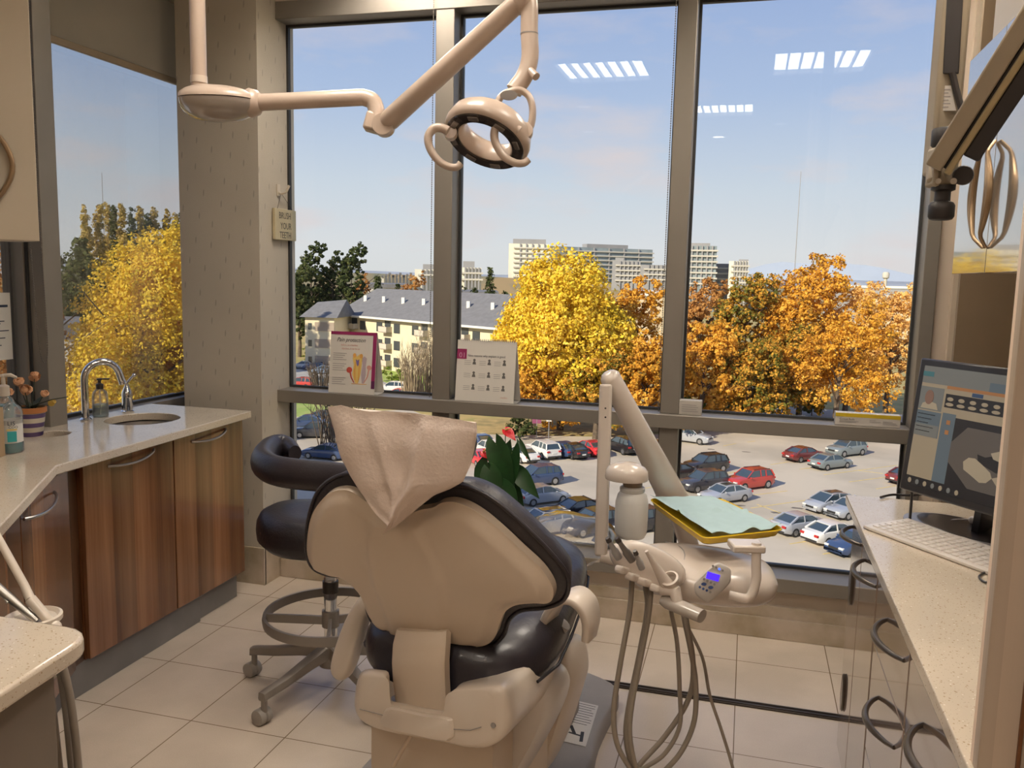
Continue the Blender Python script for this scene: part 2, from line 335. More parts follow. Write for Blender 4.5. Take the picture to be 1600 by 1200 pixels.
# left window
wl=S('window_2',MB().bx(-3.09,-2.935,1.6,4.08,.90,.953).bx(-3.09,-2.87,2.972,3.07,.953,3.05).bx(-3.09,-2.93,1.6,1.68,.953,3.05).bx(-3.02,-2.957,2.955,2.972,.953,3.05),M_alu,bevel=.003)
S('gasket',MB().bx(-3.005,-2.99,3.058,4.08,.953,.967).bx(-3.005,-2.99,3.058,3.07,.967,3.05).bx(-2.957,-2.944,2.964,2.972,.953,3.05).bx(-3.025,-3.018,2.95,2.955,.953,3.05).bx(-3.005,-2.99,1.68,2.955,.953,.967),M_alud,wl)
for a,b in((3.07,4.08),(1.68,2.955)): S('glass_pane',MB().bx(-3.001,-2.995,a,b,.965,3.05),M_glass,wl)
def blind(y0,y1,zb,label):
    t=empty('roller_blind',label,'blind',(-2.95,(y0+y1)/2,zb),group='roller blinds at the left windows')
    MB().bx(-2.953,-2.95,y0,y1,zb+.03,3.02).build('fabric',M_blind,t)
    MB().bx(-2.962,-2.94,y0,y1,zb,zb+.03).build('bottom_bar',mat('blind_bar',(.36,.29,.21),.5),t,bevel=.003)
    MB().tube([(-2.95,y0,3.02),(-2.95,y1,3.02)],.02,14).build('roller',M_blind,t)
    return t
blind(3.065,4.07,2.598,'cream roller blind, half lowered, in the window between white post and wallpapered column')
# bead chains
def chain(pts,label,group,parent_anchor):
    P=spline(pts,6); ln=[0]
    for a,b in zip(P,P[1:]): ln.append(ln[-1]+(b-a).length)
    t=empty('bead_chain',label,'blind chain',P[0],group=group); m=MB(); step=.0105; k=0; dd=0
    while dd<ln[-1]:
        while ln[k+1]<dd: k+=1
        q=P[k].lerp(P[k+1],(dd-ln[k])/(ln[k+1]-ln[k])); bmesh.ops.create_icosphere(m.b,subdivisions=1,radius=.0032,matrix=Matrix.Translation(q)); dd+=step
    m.tube(P,.0009,5).build('beads',M_bead,t); return t
chain([(-1.527,4.01,2.985),(-1.527,4.01,2.2),(-1.527,4.01,1.03)],'thin bead chain along the left edge of the left window mullion','bead chains on the front window',None)
chain([(-.383,4.01,2.985),(-.383,4.01,2.0),(-.38,4.01,1.03)],'thin bead chain along the left edge of the middle window mullion','bead chains on the front window',None)
chain([(.722,4.01,2.985),(.722,4.01,2.0),(.722,4.01,1.03)],'thin dark bead chain at the right end of the front window','bead chains on the front window',None)
chain([(-2.852,2.888,3.0),(-2.852,2.89,1.9),(-2.85,2.905,1.4),(-2.85,2.918,1.27),(-2.85,2.935,1.24),(-2.85,2.952,1.27),(-2.85,2.955,1.4),(-2.852,2.945,1.9),(-2.852,2.94,3.0)],'looped bead chain hanging beside the white window post above the flower pot','blind chain at the left window',None)
# ceiling lights
M_tro=mat('troffer_panel',(.9,.9,.9),.5,emit=(1,.90,.78),estr=27.0)
M_lou=mat('troffer_louver',(.8,.78,.72),.2,metal=.6)
def troffer(x0,x1,y0,y1,label,louver=True):
    t=empty('ceiling_light',label,'ceiling light',((x0+x1)/2,(y0+y1)/2,CZ-.001),group='square ceiling lights')
    m=MB(); e=.02; z0,z1=CZ-.04,CZ-.002
    m.bx(x0,x1,y0,y0+e,z0,z1).bx(x0,x1,y1-e,y1,z0,z1).bx(x0,x0+e,y0+e,y1-e,z0,z1).bx(x1-e,x1,y0+e,y1-e,z0,z1); m.build('frame',mat('troffer_frame',(.8,.78,.74),.4),t)
    n=7; wv=(x1-x0-2*e)/n
    m=MB(); [m.bx(x0+e+k*wv-.006,x0+e+k*wv+.006,y0+e,y1-e,z0,z1-.006) for k in range(1,n)]; m.build('louver',M_lou,t)
    MB().bx(x0+e,x1-e,y0+e,y1-e,z1-.005,z1).build('diffuser',M_tro,t)
troffer(-1.42,-.77,1.66,2.28,'bright louvered ceiling light mirrored in the middle window pane')
troffer(.06,.69,1.68,2.30,'bright louvered ceiling light mirrored high in the right window pane')
troffer(-.57,-.04,.14,.66,'louvered ceiling light mirrored lower in the right window pane')
troffer(-1.95,-1.35,3.32,3.92,'louvered fill light added over the sink counter')  # unseen ceiling light added to brighten the room
troffer(.0,.6,3.32,3.92,'louvered fill light added close to the front window')  # also added for fill, placed where the header hides its mirror image
for x,y,lb in((-.4,-1.2,'lower'),(1.1,-.55,'upper right')):
    t=empty('downlight','round recessed downlight seen as the '+lb+' small spot mirrored in the right pane','ceiling light',(x,y,CZ),group='round downlights')
    MB().lathe([(.085,-.012),(.085,0),(.065,0),(.065,-.012)],(x,y,CZ-.001),n=24,cap=False).build('trim_ring',mat('troffer_frame',(.8,.8,.8),.4),t)
    MB().lathe([(.064,-.004),(.064,0)],(x,y,CZ-.002),n=24).build('lamp',M_tro,t)

# fill spots added behind the viewer, plus beams for the mirrored downlights
M_dim=mat('fill_downlight_glass',(.7,.68,.62),.3,emit=(1,.9,.78),estr=1.5)
for x,y,pw in((-.4,-1.2,38),(1.0,-.55,9),(-1.7,-.7,34),(-.9,-2.2,26),(.2,-.5,17),(-1.5,.6,7)):
    if (x,y)!=(-.4,-1.2) and (x,y)!=(1.0,-.55):
        t=empty('downlight','round fill downlight added in the ceiling behind the viewer, '+{-1.7:'over the left side',-.9:'farthest back',.2:'nearest the right worktop',-1.5:'nearest the dental chair'}[x],'ceiling light',(x,y,CZ),group='added fill downlights behind the viewer')
        MB().lathe([(.085,-.012),(.085,0),(.065,0),(.065,-.012)],(x,y,CZ-.001),n=24,cap=False).build('trim_ring',mat('troffer_frame',(.8,.8,.8),.4),t)
        MB().lathe([(.064,-.004),(.064,0)],(x,y,CZ-.002),n=24).build('lamp',M_dim,t)
    ld=bpy.data.lights.new('downlight_fill_beam','SPOT'); ld.energy=pw; ld.color=(1,.87,.70); ld.spot_size=R(150); ld.spot_blend=.6; ld.shadow_soft_size=.09
    lo=bpy.data.objects.new('downlight_fill_beam',ld); C.objects.link(lo); lo.location=(x,y,CZ-.03)
# ================================================================== OUTDOORS
G=-16.4
rnd=random.Random(7)
def gp(x,y,dz=0): return onz(x,y,G+dz)
# building this room belongs to, with an unseen wing added to block low sun
struct(MB().bx(-2.99,14,-14,-3.22,G,4.6).bx(-3.1,14,-3.2,4.18,3.3,4.6).bx(-3.1,14,-3.2,4.18,G,-.14).bx(1.57,14,-3.2,4.18,-.14,3.3).bx(-12,-3.12,-14,.9,G,5.6).build('wall_exterior_sun_block',mat('render_ext',(.45,.42,.38),.9,noise_amt=.1)))
M_asph=mat('asphalt',(.60,.525,.42),.92,noise_amt=.22,noise_scale=.12,bump=0); 
M_grass=mat('dry_grass',(.33,.30,.10),.95,noise_scale=.25,col2=(.50,.36,.14))
M_grass2=mat('green_grass',(.26,.38,.07),.95,noise_scale=.4,col2=(.36,.42,.12))
M_leafg=mat('leafy_ground',(.50,.36,.15),.95,noise_scale=.6,col2=(.30,.24,.10))
M_paint=mat('stall_paint',(.78,.60,.22),.8,noise_amt=.2,noise_scale=2)
M_road=mat('road_surface',(.42,.40,.37),.9,noise_amt=.15,noise_scale=.2)
struct(MB().bx(-900,900,20,2400,G-1.2,G-.05).build('ground',M_grass))
D1=Vector((math.cos(R(43.5)),math.sin(R(43.5)),0)); D2=Vector((-D1.y,D1.x,0))
lot=struct(MB().prism([gp(440,1150,.0),gp(1700,1150,.0),gp(1700,672,.0),gp(1240,664,0),gp(960,683,.0),gp(740,678,0),gp(640,640,0),gp(440,648,.0)],(0,0,-.04)).build('parking_lot',M_asph))
ll=MB()
def line(a,b,wd=.12):
    a=Vector(a);b=Vector(b);d=(b-a).normalized();n=Vector((-d.y,d.x,0))*wd/2
    ll.prism([a-n,b-n,b+n,a+n],(0,0,.01))
LN=[((1166,775),(1230,767)),((1173,794),(1270,780)),((1183,788),(1236,808)),((1203,811),(1226,806)),((1234,850),(1259,846)),((1286,866),(1307,862)),((1287,742),(1402,727)),((1327,753),(1396,744)),((1369,764),(1400,759)),((1250,733),(1268,731)),((1204,726),(1231,722)),((1340,735),(1380,740)),((804,799),(895,789)),((808,798),(822,808)),((1050,704),(1062,702)),((1130,697),(1150,693)),((1168,691),(1180,689)),((820,843),(925,827)),((990,766),(1042,757)),((1120,742),(1152,737))]
for a,b in LN: line(gp(*a,.002),gp(*b,.002))
ll.build('painted_lines',M_paint,lot)
st=MB()
for x,y in((1110,702),(1165,706),(1245,794),(1215,801),(840,725),(990,725),(1155,790)):
    p=gp(x,y,.003); st.prism([p+Vector((math.cos(a)*rnd.uniform(.3,.7),math.sin(a)*rnd.uniform(.15,.35),0)) for a in [k*.7 for k in range(9)]],(0,0,.006))
st.build('oil_stains',mat('oil_stain',(.16,.14,.12),.7),lot)
# leafy bank behind the lot, lawns, roads
struct(MB().prism([gp(742,677,.02),gp(960,681,.02),gp(1060,672,.02),gp(1060,648,.02),gp(740,655,.02)],(0,0,-.05)).build('grass_bank',M_leafg))
struct(MB().prism([gp(440,647,.03),gp(575,668,.03),gp(560,648,.03),gp(520,636,.03),gp(440,625,.03)],(0,0,-.05)).build('lawn_left',M_grass2))
struct(MB().prism([gp(595,594,.1),gp(640,612,.1),gp(680,612,.1),gp(680,580,.1),gp(600,562,.1)],(0,0,-.05)).build('lawn_by_apartments',M_grass2))
struct(MB().prism([gp(440,600,.06),gp(600,628,.06),gp(700,640,.06),gp(700,612,.06),gp(560,590,.06),gp(440,563,.06)],(0,0,-.05)).build('road_left',M_road))
struct(MB().prism([gp(1100,664,.04),gp(1500,690,.04),gp(1500,654,.04),gp(1240,636,.04),gp(1190,640,.04)],(0,0,-.05)).build('road_right',M_road))
# ---- foliage
def foliage(name,cols,seed):
    m=bpy.data.materials.new(name); m.use_nodes=True; t,b=nodes_of(m); n=t.nodes.new; l=t.links.new
    b.inputs['Roughness'].default_value=.75; b.inputs['Specular IOR Level'].default_value=.15
    tc=n('ShaderNodeTexCoord'); a=n('ShaderNodeTexNoise'); a.inputs['Scale'].default_value=.38; a.inputs['Detail'].default_value=4; a.inputs['Roughness'].default_value=.7; a.noise_dimensions='4D'; a.inputs['W'].default_value=seed; l(tc.outputs['Object'],a.inputs[0])
    g=n('ShaderNodeNewGeometry'); ad=n('ShaderNodeMath'); ad.operation='MULTIPLY_ADD'; ad.inputs[1].default_value=.30; l(g.outputs['Random Per Island'],ad.inputs[0]); l(a.outputs[0],ad.inputs[2])
    cr=n('ShaderNodeValToRGB'); l(ad.outputs[0],cr.inputs[0]); e=cr.color_ramp.elements
    e[0].position=.42; e[0].color=(*cols[0],1); e[1].position=.88; e[1].color=(*cols[-1],1)
    for i,c in enumerate(cols[1:-1]): q=e.new(.42+.46*(i+1)/(len(cols)-1)); q.color=(*c,1)
    tr=n('ShaderNodeBsdfTranslucent'); mx=n('ShaderNodeMixShader'); mx.inputs[0].default_value=.25; l(cr.outputs[0],b.inputs['Base Color']); l(cr.outputs[0],tr.inputs[0])
    o=t.nodes['Material Output']; l(b.outputs[0],mx.inputs[1]); l(tr.outputs[0],mx.inputs[2]); l(mx.outputs[0],o.inputs[0]); return m
F_yel=foliage('leaves_yellow',[(.50,.40,.035),(.84,.60,.05),(.95,.69,.07),(.99,.78,.16)],1)
F_ora=foliage('leaves_orange',[(.26,.17,.03),(.66,.31,.035),(.85,.46,.06),(.92,.60,.12)],2)
F_mix=foliage('leaves_mixed',[(.10,.12,.025),(.22,.20,.035),(.72,.36,.05),(.90,.50,.08)],3)
F_rust=foliage('leaves_rust',[(.25,.13,.05),(.45,.22,.07),(.66,.33,.09),(.74,.42,.14)],4)
F_pale=foliage('leaves_pale_orange',[(.50,.26,.08),(.80,.45,.12),(.88,.56,.18),(.95,.66,.28)],5)
F_green=foliage('leaves_conifer',[(.030,.045,.018),(.06,.085,.03),(.10,.12,.04),(.16,.17,.06)],6)
F_pop=foliage('leaves_poplar',[(.20,.17,.05),(.42,.33,.09),(.62,.46,.13),(.76,.57,.20)],7)
F_hedge=foliage('leaves_hedge',[(.05,.08,.015),(.14,.20,.03),(.26,.33,.05),(.42,.40,.08)],8)
M_bark=mat('bark',(.16,.12,.085),.9,noise_amt=.4,noise_scale=3)
M_twig=mat('pale_twigs',(.42,.33,.22),.9,noise_amt=.3,noise_scale=2)
def leafmesh(mb,pts,size,rg):
    for p,nrm in pts:
        s=size*rg.uniform(.6,1.35); d=(nrm*.9+Vector((rg.uniform(-1,1),rg.uniform(-1,1),rg.uniform(-.6,1)))*.9).normalized()
        x,y=frame(d,Vector((rg.uniform(-1,1),rg.uniform(-1,1),rg.uniform(-1,1))).normalized())
        q=[p+x*s, p+y*s*.62+x*s*.15, p-x*s*.8+d*s*.2, p-y*s*.62]
        mb.face([mb.b.verts.new(v) for v in q])
def crown(blobs,n,size,rg,clump=.9):
    mb=MB(); tot=sum(b[1][0]*b[1][2] for b in blobs)
    for c,r in blobs:
        k=int(n*r[0]*r[2]/tot); per=26
        for _ in range(max(1,k//per)):
            while True:
                v=Vector((rg.gauss(0,1),rg.gauss(0,1),rg.gauss(0,1)))
                if v.length>1e-3: break
            v.normalize()
            if v.z<-.75: continue
            rr=rg.uniform(.72,1.03); cc=Vector((c[0]+v.x*r[0]*rr,c[1]+v.y*r[1]*rr,c[2]+v.z*r[2]*rr)); cs=clump*rg.uniform(.6,1.3)
            pts=[]
            for _ in range(per):
                u=Vector((rg.gauss(0,1),rg.gauss(0,1),rg.gauss(0,1))).normalized()
                pts.append((cc+Vector((u.x,u.y,u.z*.75))*cs*rg.uniform(.5,1),(u+v).normalized()))
            leafmesh(mb,pts,size,rg)
    return mb
def branches(mb,base,top,rg,n=9,r=.35,spread=.35):
    H=(top-base).length
    P=[base+(top-base)*t+Vector((rg.uniform(-.15,.15),rg.uniform(-.15,.15),0))*(0 if t==0 else 1) for t in(0,.2,.4,.6,.8,1)]
    mb.tube(P,[r*1.25,r,r*.8,r*.6,r*.4,r*.15],8)
    for k in range(n):
        t=rg.uniform(.3,.85); p=base+(top-base)*t; a=rg.uniform(0,6.28); q=Vector((math.cos(a),math.sin(a),rg.uniform(.5,1.1)))*H*spread*rg.uniform(.6,1.1)
        mb.tube([p,p+q*.5+Vector((0,0,.2)),p+q],[r*.4,r*.25,r*.06],6)
TREEM={}
def tree(name,label,cat,base,H,Wd,mat_,seed,n=9000,leaf=.3,group='autumn trees beyond the parking lot',low=.25,blobs=None,trunk=.35,crn='crown'):
    rg=random.Random(seed); base=Vector(base); t=empty(name,label,cat,base,group=group)
    r=Wd/2
    if blobs is None:
        blobs=[((0,0,H*.63),(r*.88,r*.88,H*.37)),((0,0,H*.42),(r*.85,r*.85,H*.24))]
        for k in range(9):
            a=k*2.4+rg.uniform(-.3,.3); zz=H*(low+.12+.62*((k*.37)%1)); rr=r*(.62 if zz<H*.65 else .46); q=r*rg.uniform(.42,.56)
            blobs.append(((math.cos(a)*rr,math.sin(a)*rr,zz),(q,q,q*rg.uniform(.8,1.05))))
    mb=crown(blobs,int(n*1.9),leaf*.72,rg,clump=max(.45,r*.12)); mb.build(crn,mat_,t,world=False,smooth=-1)
    mb=MB(); branches(mb,Vector((0,0,-.1)),Vector((0,0,H*.8)),rg,12,trunk); mb.build('trunk',M_bark,t,world=False)
    return t
def conifer(label,base,H,Wd,seed,n=3500,col=None,group='dark conifers'):
    rg=random.Random(seed); t=empty('conifer_tree',label,'tree',base,group=group); mb=MB()
    lv=int(H*1.3)
    for k in range(lv):
        z=H*(.12+.86*k/lv); rad=Wd/2*(1-(k/lv))**.8+.15; m=int(n/lv*(.4+1.2*(1-k/lv)))
        for _ in range(m//8):
            a=rg.uniform(0,6.28); q=rg.uniform(.3,1)*rad; c=Vector((math.cos(a)*q,math.sin(a)*q,z-q*.25+rg.uniform(-.3,.3)))
            leafmesh(mb,[(c+Vector((rg.gauss(0,.25),rg.gauss(0,.25),rg.gauss(0,.15))),Vector((math.cos(a),math.sin(a),.5))) for _ in range(8)],.26,rg)
    mb.build('foliage',col or F_green,t,world=False,smooth=-1)
    MB().tube([(0,0,-.1),(0,0,H*.95)],[H*.018,.04],8).build('trunk',M_bark,t,world=False); return t
def cols_at(px,dist_y,basey=None):
    """ground point in the direction of a pixel column at a given distance"""
    d=ray(px,433); d.z=0; p=d.normalized()*dist_y; return Vector((p.x,p.y,G))
def top_h(px,py,dist_): # height above ground of the thing whose top shows at this pixel
    d=ray(px,py); h=Vector((d.x,d.y,0)).length; return EYE.z+d.z/h*dist_-G
def tw(px0,px1,dist_): 
    return abs(px1-px0)/FPX*dist_
# main row beyond the lot: (px centre, px width, top py, distance, material, label)
row=[(882,232,384,100,F_yel,'tall dense yellow maple, biggest tree, left of the glass towers',26000,.34),
 (985,110,446,112,F_ora,'orange tree touching the right side of the big yellow maple',8000,.32),
 (1020,120,520,96,F_ora,'low yellow orange tree behind the white swing arm',8000,.28),
 (840,130,540,97,F_ora,'low gold tree in front of the foot of the big yellow maple',7000,.28),
 (940,120,545,95,F_mix,'low orange and green tree right of the gold tree under the maple',7000,.28),
 (1098,86,440,135,F_rust,'round rust brown tree in front of the square glass tower',7000,.34),
 (1105,120,500,104,F_ora,'bright orange tree just right of the middle mullion',8000,.30),
 (1170,104,430,118,F_mix,'green tree with orange edges right of the rust brown tree',9000,.32),
 (1180,110,530,106,F_mix,'low orange tree with dark green inside above the trunks',8000,.28),
 (1262,130,414,119,F_ora,'tallest orange maple in the right window pane',12000,.32),
 (1240,110,510,113,F_mix,'lower orange tree below the tallest orange maple',8000,.28),
 (1335,110,450,122,F_pale,'pale orange thin tree right of the tallest orange maple',7000,.27),
 (1322,150,492,108,F_ora,'wide spreading golden tree with bare trunk by the road',8000,.26),
 (1400,110,452,126,F_pale,'pale orange tree at the right end of the window',8000,.28)]
def maple(H,r):
    b=[((0,0,H*.71),(r*.68,r*.68,H*.28)),((0,0,H*.48),(r*.93,r*.93,H*.28))]
    for k,(a,q,z,s) in enumerate(((2.9,.55,.55,.40),(.2,.60,.52,.38),(3.3,.60,.40,.36),(-.3,.62,.38,.36),(1.8,.5,.55,.4),(4.5,.6,.50,.40),(4.9,.5,.62,.34),(2.6,.35,.74,.30),(.6,.30,.78,.28),(-.9,.6,.34,.34),(4.0,.65,.34,.36))): b.append(((math.cos(a)*r*q,math.sin(a)*r*q,H*z),(r*s,)*3))
    return b
for i,(px,wpx,ty,dd,mt,lab,n,lf) in enumerate(row):
    b=cols_at(px,dd); H=top_h(px,ty,dd); tree('autumn_tree',lab,'tree',b,H,tw(0,wpx,dd),mt,100+i,n,lf,low=.22 if H>14 else .12,blobs=None if i else maple(H,tw(0,wpx,dd)/2))
for px,py in((866,679),):
    pass
# hedge and bushes by the road
def bush(name,label,px,py,wm_,h,mt,seed,n=1500,group='bushes by the road'):
    rg=random.Random(seed); b=gp(px,py); t=empty(name,label,'bush',b,group=group)
    crown([((0,0,h*.5),(wm_/2,wm_/2*.7,h*.5))],n,.2,rg,.35).build('foliage',mt,t,world=False,smooth=-1)
    MB().tube([(0,0,-.05),(0,0,h*.6)],.08,6).build('stem',M_bark,t,world=False); return t
bush('round_bush','bright green bush right of the long dark hedge',1200,650,4.2,4.4,F_hedge,31)
bush('dark_bush','small dark pointed bush left of the road',1268,650,3.2,3.4,F_green,32)
for i,(px,wd) in enumerate(((1085,9),(1120,9),(1158,8))): bush('hedge_bush',['left clump','middle clump','right clump'][i]+' of the dark green hedge under the orange trees',px,656,wd,3.6,F_hedge,40+i,2200,'long hedge under the orange trees')
bush('shade_bush','dark rounded bush right of the reddish sign in the parking lot edge',812,686,3.0,2.4,F_green,50,900)
for i,(px,py,wd,h) in enumerate(((488,566,5,3.6),(505,556,4,4.2),(612,598,5,2.5),(632,604,4,2.2))): bush('round_bush',['rounded green bush at the left foot of the apartment block','taller olive bush at the left foot of the apartment block','low bush on the lawn below the balconies','low bush at the right end of the lawn'][i],px,py,wd,h,F_hedge,60+i,900,'bushes by the apartment block')
# bare shrubs with pale upright twigs
def twigs(label,px,py,h,wd,n,seed,group='bare pale shrubs',m=None):
    rg=random.Random(seed); b=gp(px,py); t=empty('bare_shrub',label,'shrub',b,group=group); mb=MB()
    for _ in range(n):
        a=rg.uniform(0,6.28); q=rg.uniform(0,.3)*wd; p=Vector((math.cos(a)*q,math.sin(a)*q,-.05)); e=Vector((math.cos(a)*wd*rg.uniform(.1,.5),math.sin(a)*wd*rg.uniform(.1,.5),h*rg.uniform(.6,1)))
        mid=(p+e)/2+Vector((rg.uniform(-.3,.3),rg.uniform(-.3,.3),h*.1)); mb.tube([p,mid,e],[.07,.045,.015],4,cap=False)
        for _ in range(3):
            f=mid.lerp(e,rg.uniform(0,.8)); mb.tube([f,f+Vector((rg.uniform(-.7,.7),rg.uniform(-.7,.7),rg.uniform(.6,1.6)))],[.03,.01],3,cap=False)
    mb.build('twigs',m or M_twig,t,world=False); return t
twigs('bare pale shrub with upright twigs left of the first mullion',645,632,9,6,70,71)
twigs('bare pale shrub in front of the apartment block beside the mullion',668,628,11,6,70,72)
twigs('bare grey shrub left of the tooth flip chart',500,612,4.5,5,50,73,m=M_bark)
twigs('leafless young tree below the window rail at the left',538,700,7.0,9,60,74,m=M_bark)
# conifers and other trees left of the apartment block and on the skyline
for i,(px,ty,dd,wpx,lab) in enumerate(((590,424,196,38,'small pointed conifer over the apartment roof'),(766,413,190,34,'tall spiky fir right of the first mullion'),(742,446,185,34,'low dark tree left of the spiky fir'),(790,450,180,30,'low dark tree between spiky fir and yellow maple'),(622,440,225,20,'little dark fir behind the apartment roof'))):
    conifer(lab,cols_at(px,dd),top_h(px,ty,dd),tw(0,wpx,dd),200+i,3600)
for i,(px,ty,dd,wpx,mt,lab) in enumerate(((565,430,205,34,F_rust,'rusty cedar between two pines'),(645,430,205,44,F_rust,'bare russet round tree above the apartment roof'),(712,450,205,40,F_green,'dark round tree behind the first mullion'))):
    tree('distant_tree',lab,'tree',cols_at(px,dd),top_h(px,ty,dd),tw(0,wpx,dd),mt,240+i,2500,.35,group='trees around the apartment block')
for i,(px,ty,dd,wpx,lab) in enumerate(((467,432,185,44,'dark pine against the wallpapered column'),(486,397,192,50,'tall dark pine left of the apartment roof'),(520,412,196,46,'second tall pine right of the column, above the apartment wing'),(549,402,188,52,'tall bushy pine above the apartment roof ridge'))):
    tree('pine_tree',lab,'tree',cols_at(px,dd),top_h(px,ty,dd),tw(0,wpx,dd),F_green,260+i,6000,.42,group='dark pines behind the apartment block',low=.35)
# left window: big golden tree, poplar row, dark trees
tree('golden_tree','huge golden maple filling the lower half of the left window','tree',cols_at(236,46),top_h(236,366,46),tw(0,250,46),F_yel,300,62000,.125,group='trees outside the left window',trunk=.2,low=.2)
tree('golden_tree','orange gold maple against the column in the left window','tree',cols_at(285,50),top_h(285,398,50),tw(0,150,50),F_ora,301,30000,.135,group='trees outside the left window',trunk=.2,low=.15)
tree('golden_tree','smaller gold tree low behind the soap bottle','tree',cols_at(150,42),top_h(150,520,42),tw(0,110,42),F_yel,302,20000,.12,group='trees outside the left window',trunk=.2,low=.1)
tree('golden_tree','rust gold tree in the far left window','tree',cols_at(8,45),top_h(8,330,45),tw(0,150,45),F_rust,303,24000,.13,group='trees outside the left window',trunk=.2,low=.1)
tree('dark_tree','dark green tree left of the golden maple','tree',cols_at(118,75),top_h(118,395,75),tw(0,130,75),F_green,304,24000,.22,group='trees outside the left window',trunk=.2,low=.1)
conifer('dark fir in front of the poplars in the left window',cols_at(128,85),top_h(128,358,85),tw(0,70,85),305,5000)
for i,(px,ty) in enumerate(((138,331),(157,326),(172,322),(181,330),(195,327),(209,332),(222,330),(233,341),(246,332),(263,335),(276,342),(288,338))):
    rg=random.Random(400+i); dd=150+rg.uniform(-4,4); H=top_h(px,ty,dd); t=empty('poplar_tree','slim poplar with yellowing leaves in the row on the skyline','tree',cols_at(px,dd),group='poplar row in the left window')
    r=tw(0,15,dd)/2
    crown([((0,0,H*.3),(r,r,H*.3))]+[((rg.uniform(-.2,.2),rg.uniform(-.2,.2),H*(.50+.052*k)),(r*(1-.5*(k/9)**2),)*2+(1.7,)) for k in range(10)],11000,.19,rg,.42).build('crown',F_pop if i not in(3,5,7,11) else F_green,t,world=False,smooth=-1)
    MB().tube([(0,0,-.1),(0,0,H*.8)],[.3,.1],6).build('trunk',M_bark,t,world=False)
ph=['leftmost','second','third','fourth','fifth','sixth','seventh','eighth','ninth','tenth','eleventh','last']
for o,wd in zip([o for o in C.objects if o.name.startswith('poplar_tree')],ph): o['label']=wd+' poplar from the left in the skyline row, slim and yellowing'
# ---- far land: low horizon strip, mountains
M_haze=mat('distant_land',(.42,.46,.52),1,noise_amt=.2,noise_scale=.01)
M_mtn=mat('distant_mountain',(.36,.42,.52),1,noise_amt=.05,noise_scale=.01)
def ridge(name,pts,dd,thick,m):
    mb=MB(); a=[cols_at(x,dd) for x,_ in pts]
    rings=[]
    for (x,y),p in zip(pts,a):
        z=EYE.z+ray(x,y).z/Vector((ray(x,y).x,ray(x,y).y)).length*dd; q=p.normalized()*1; n=Vector((p.x,p.y,0)).normalized()
        rings.append([Vector((p.x,p.y,G-2)),Vector((p.x,p.y,z*.2+G*.8))+n*thick*.1,Vector((p.x,p.y,z))+n*thick*.5,Vector((p.x,p.y,G-2))+n*thick])
    mb.loft(rings); return struct(mb.build(name,m))
ridge('mountain_ridge',[(1060,434),(1120,430),(1165,421),(1195,412),(1220,408),(1262,411),(1290,405),(1308,404),(1330,412),(1350,413),(1380,418),(1420,428),(1470,432),(1560,440)],2300,150,M_mtn)
ridge('distant_shore',[(60,408),(440,418),(560,422),(700,428),(900,431),(1100,436),(1320,437),(1500,442),(1650,446),(2100,456),(2600,466)],1500,300,M_haze)
ridge('tree_belt',[(60,425),(200,420),(330,424),(470,432),(560,426),(600,428),(640,430),(760,432),(900,441),(1100,446),(1300,448),(1500,452),(1650,456),(2100,464),(2600,474)],520,60,mat('tree_belt',(.16,.17,.12),1,noise_scale=.05,col2=(.30,.22,.12)))
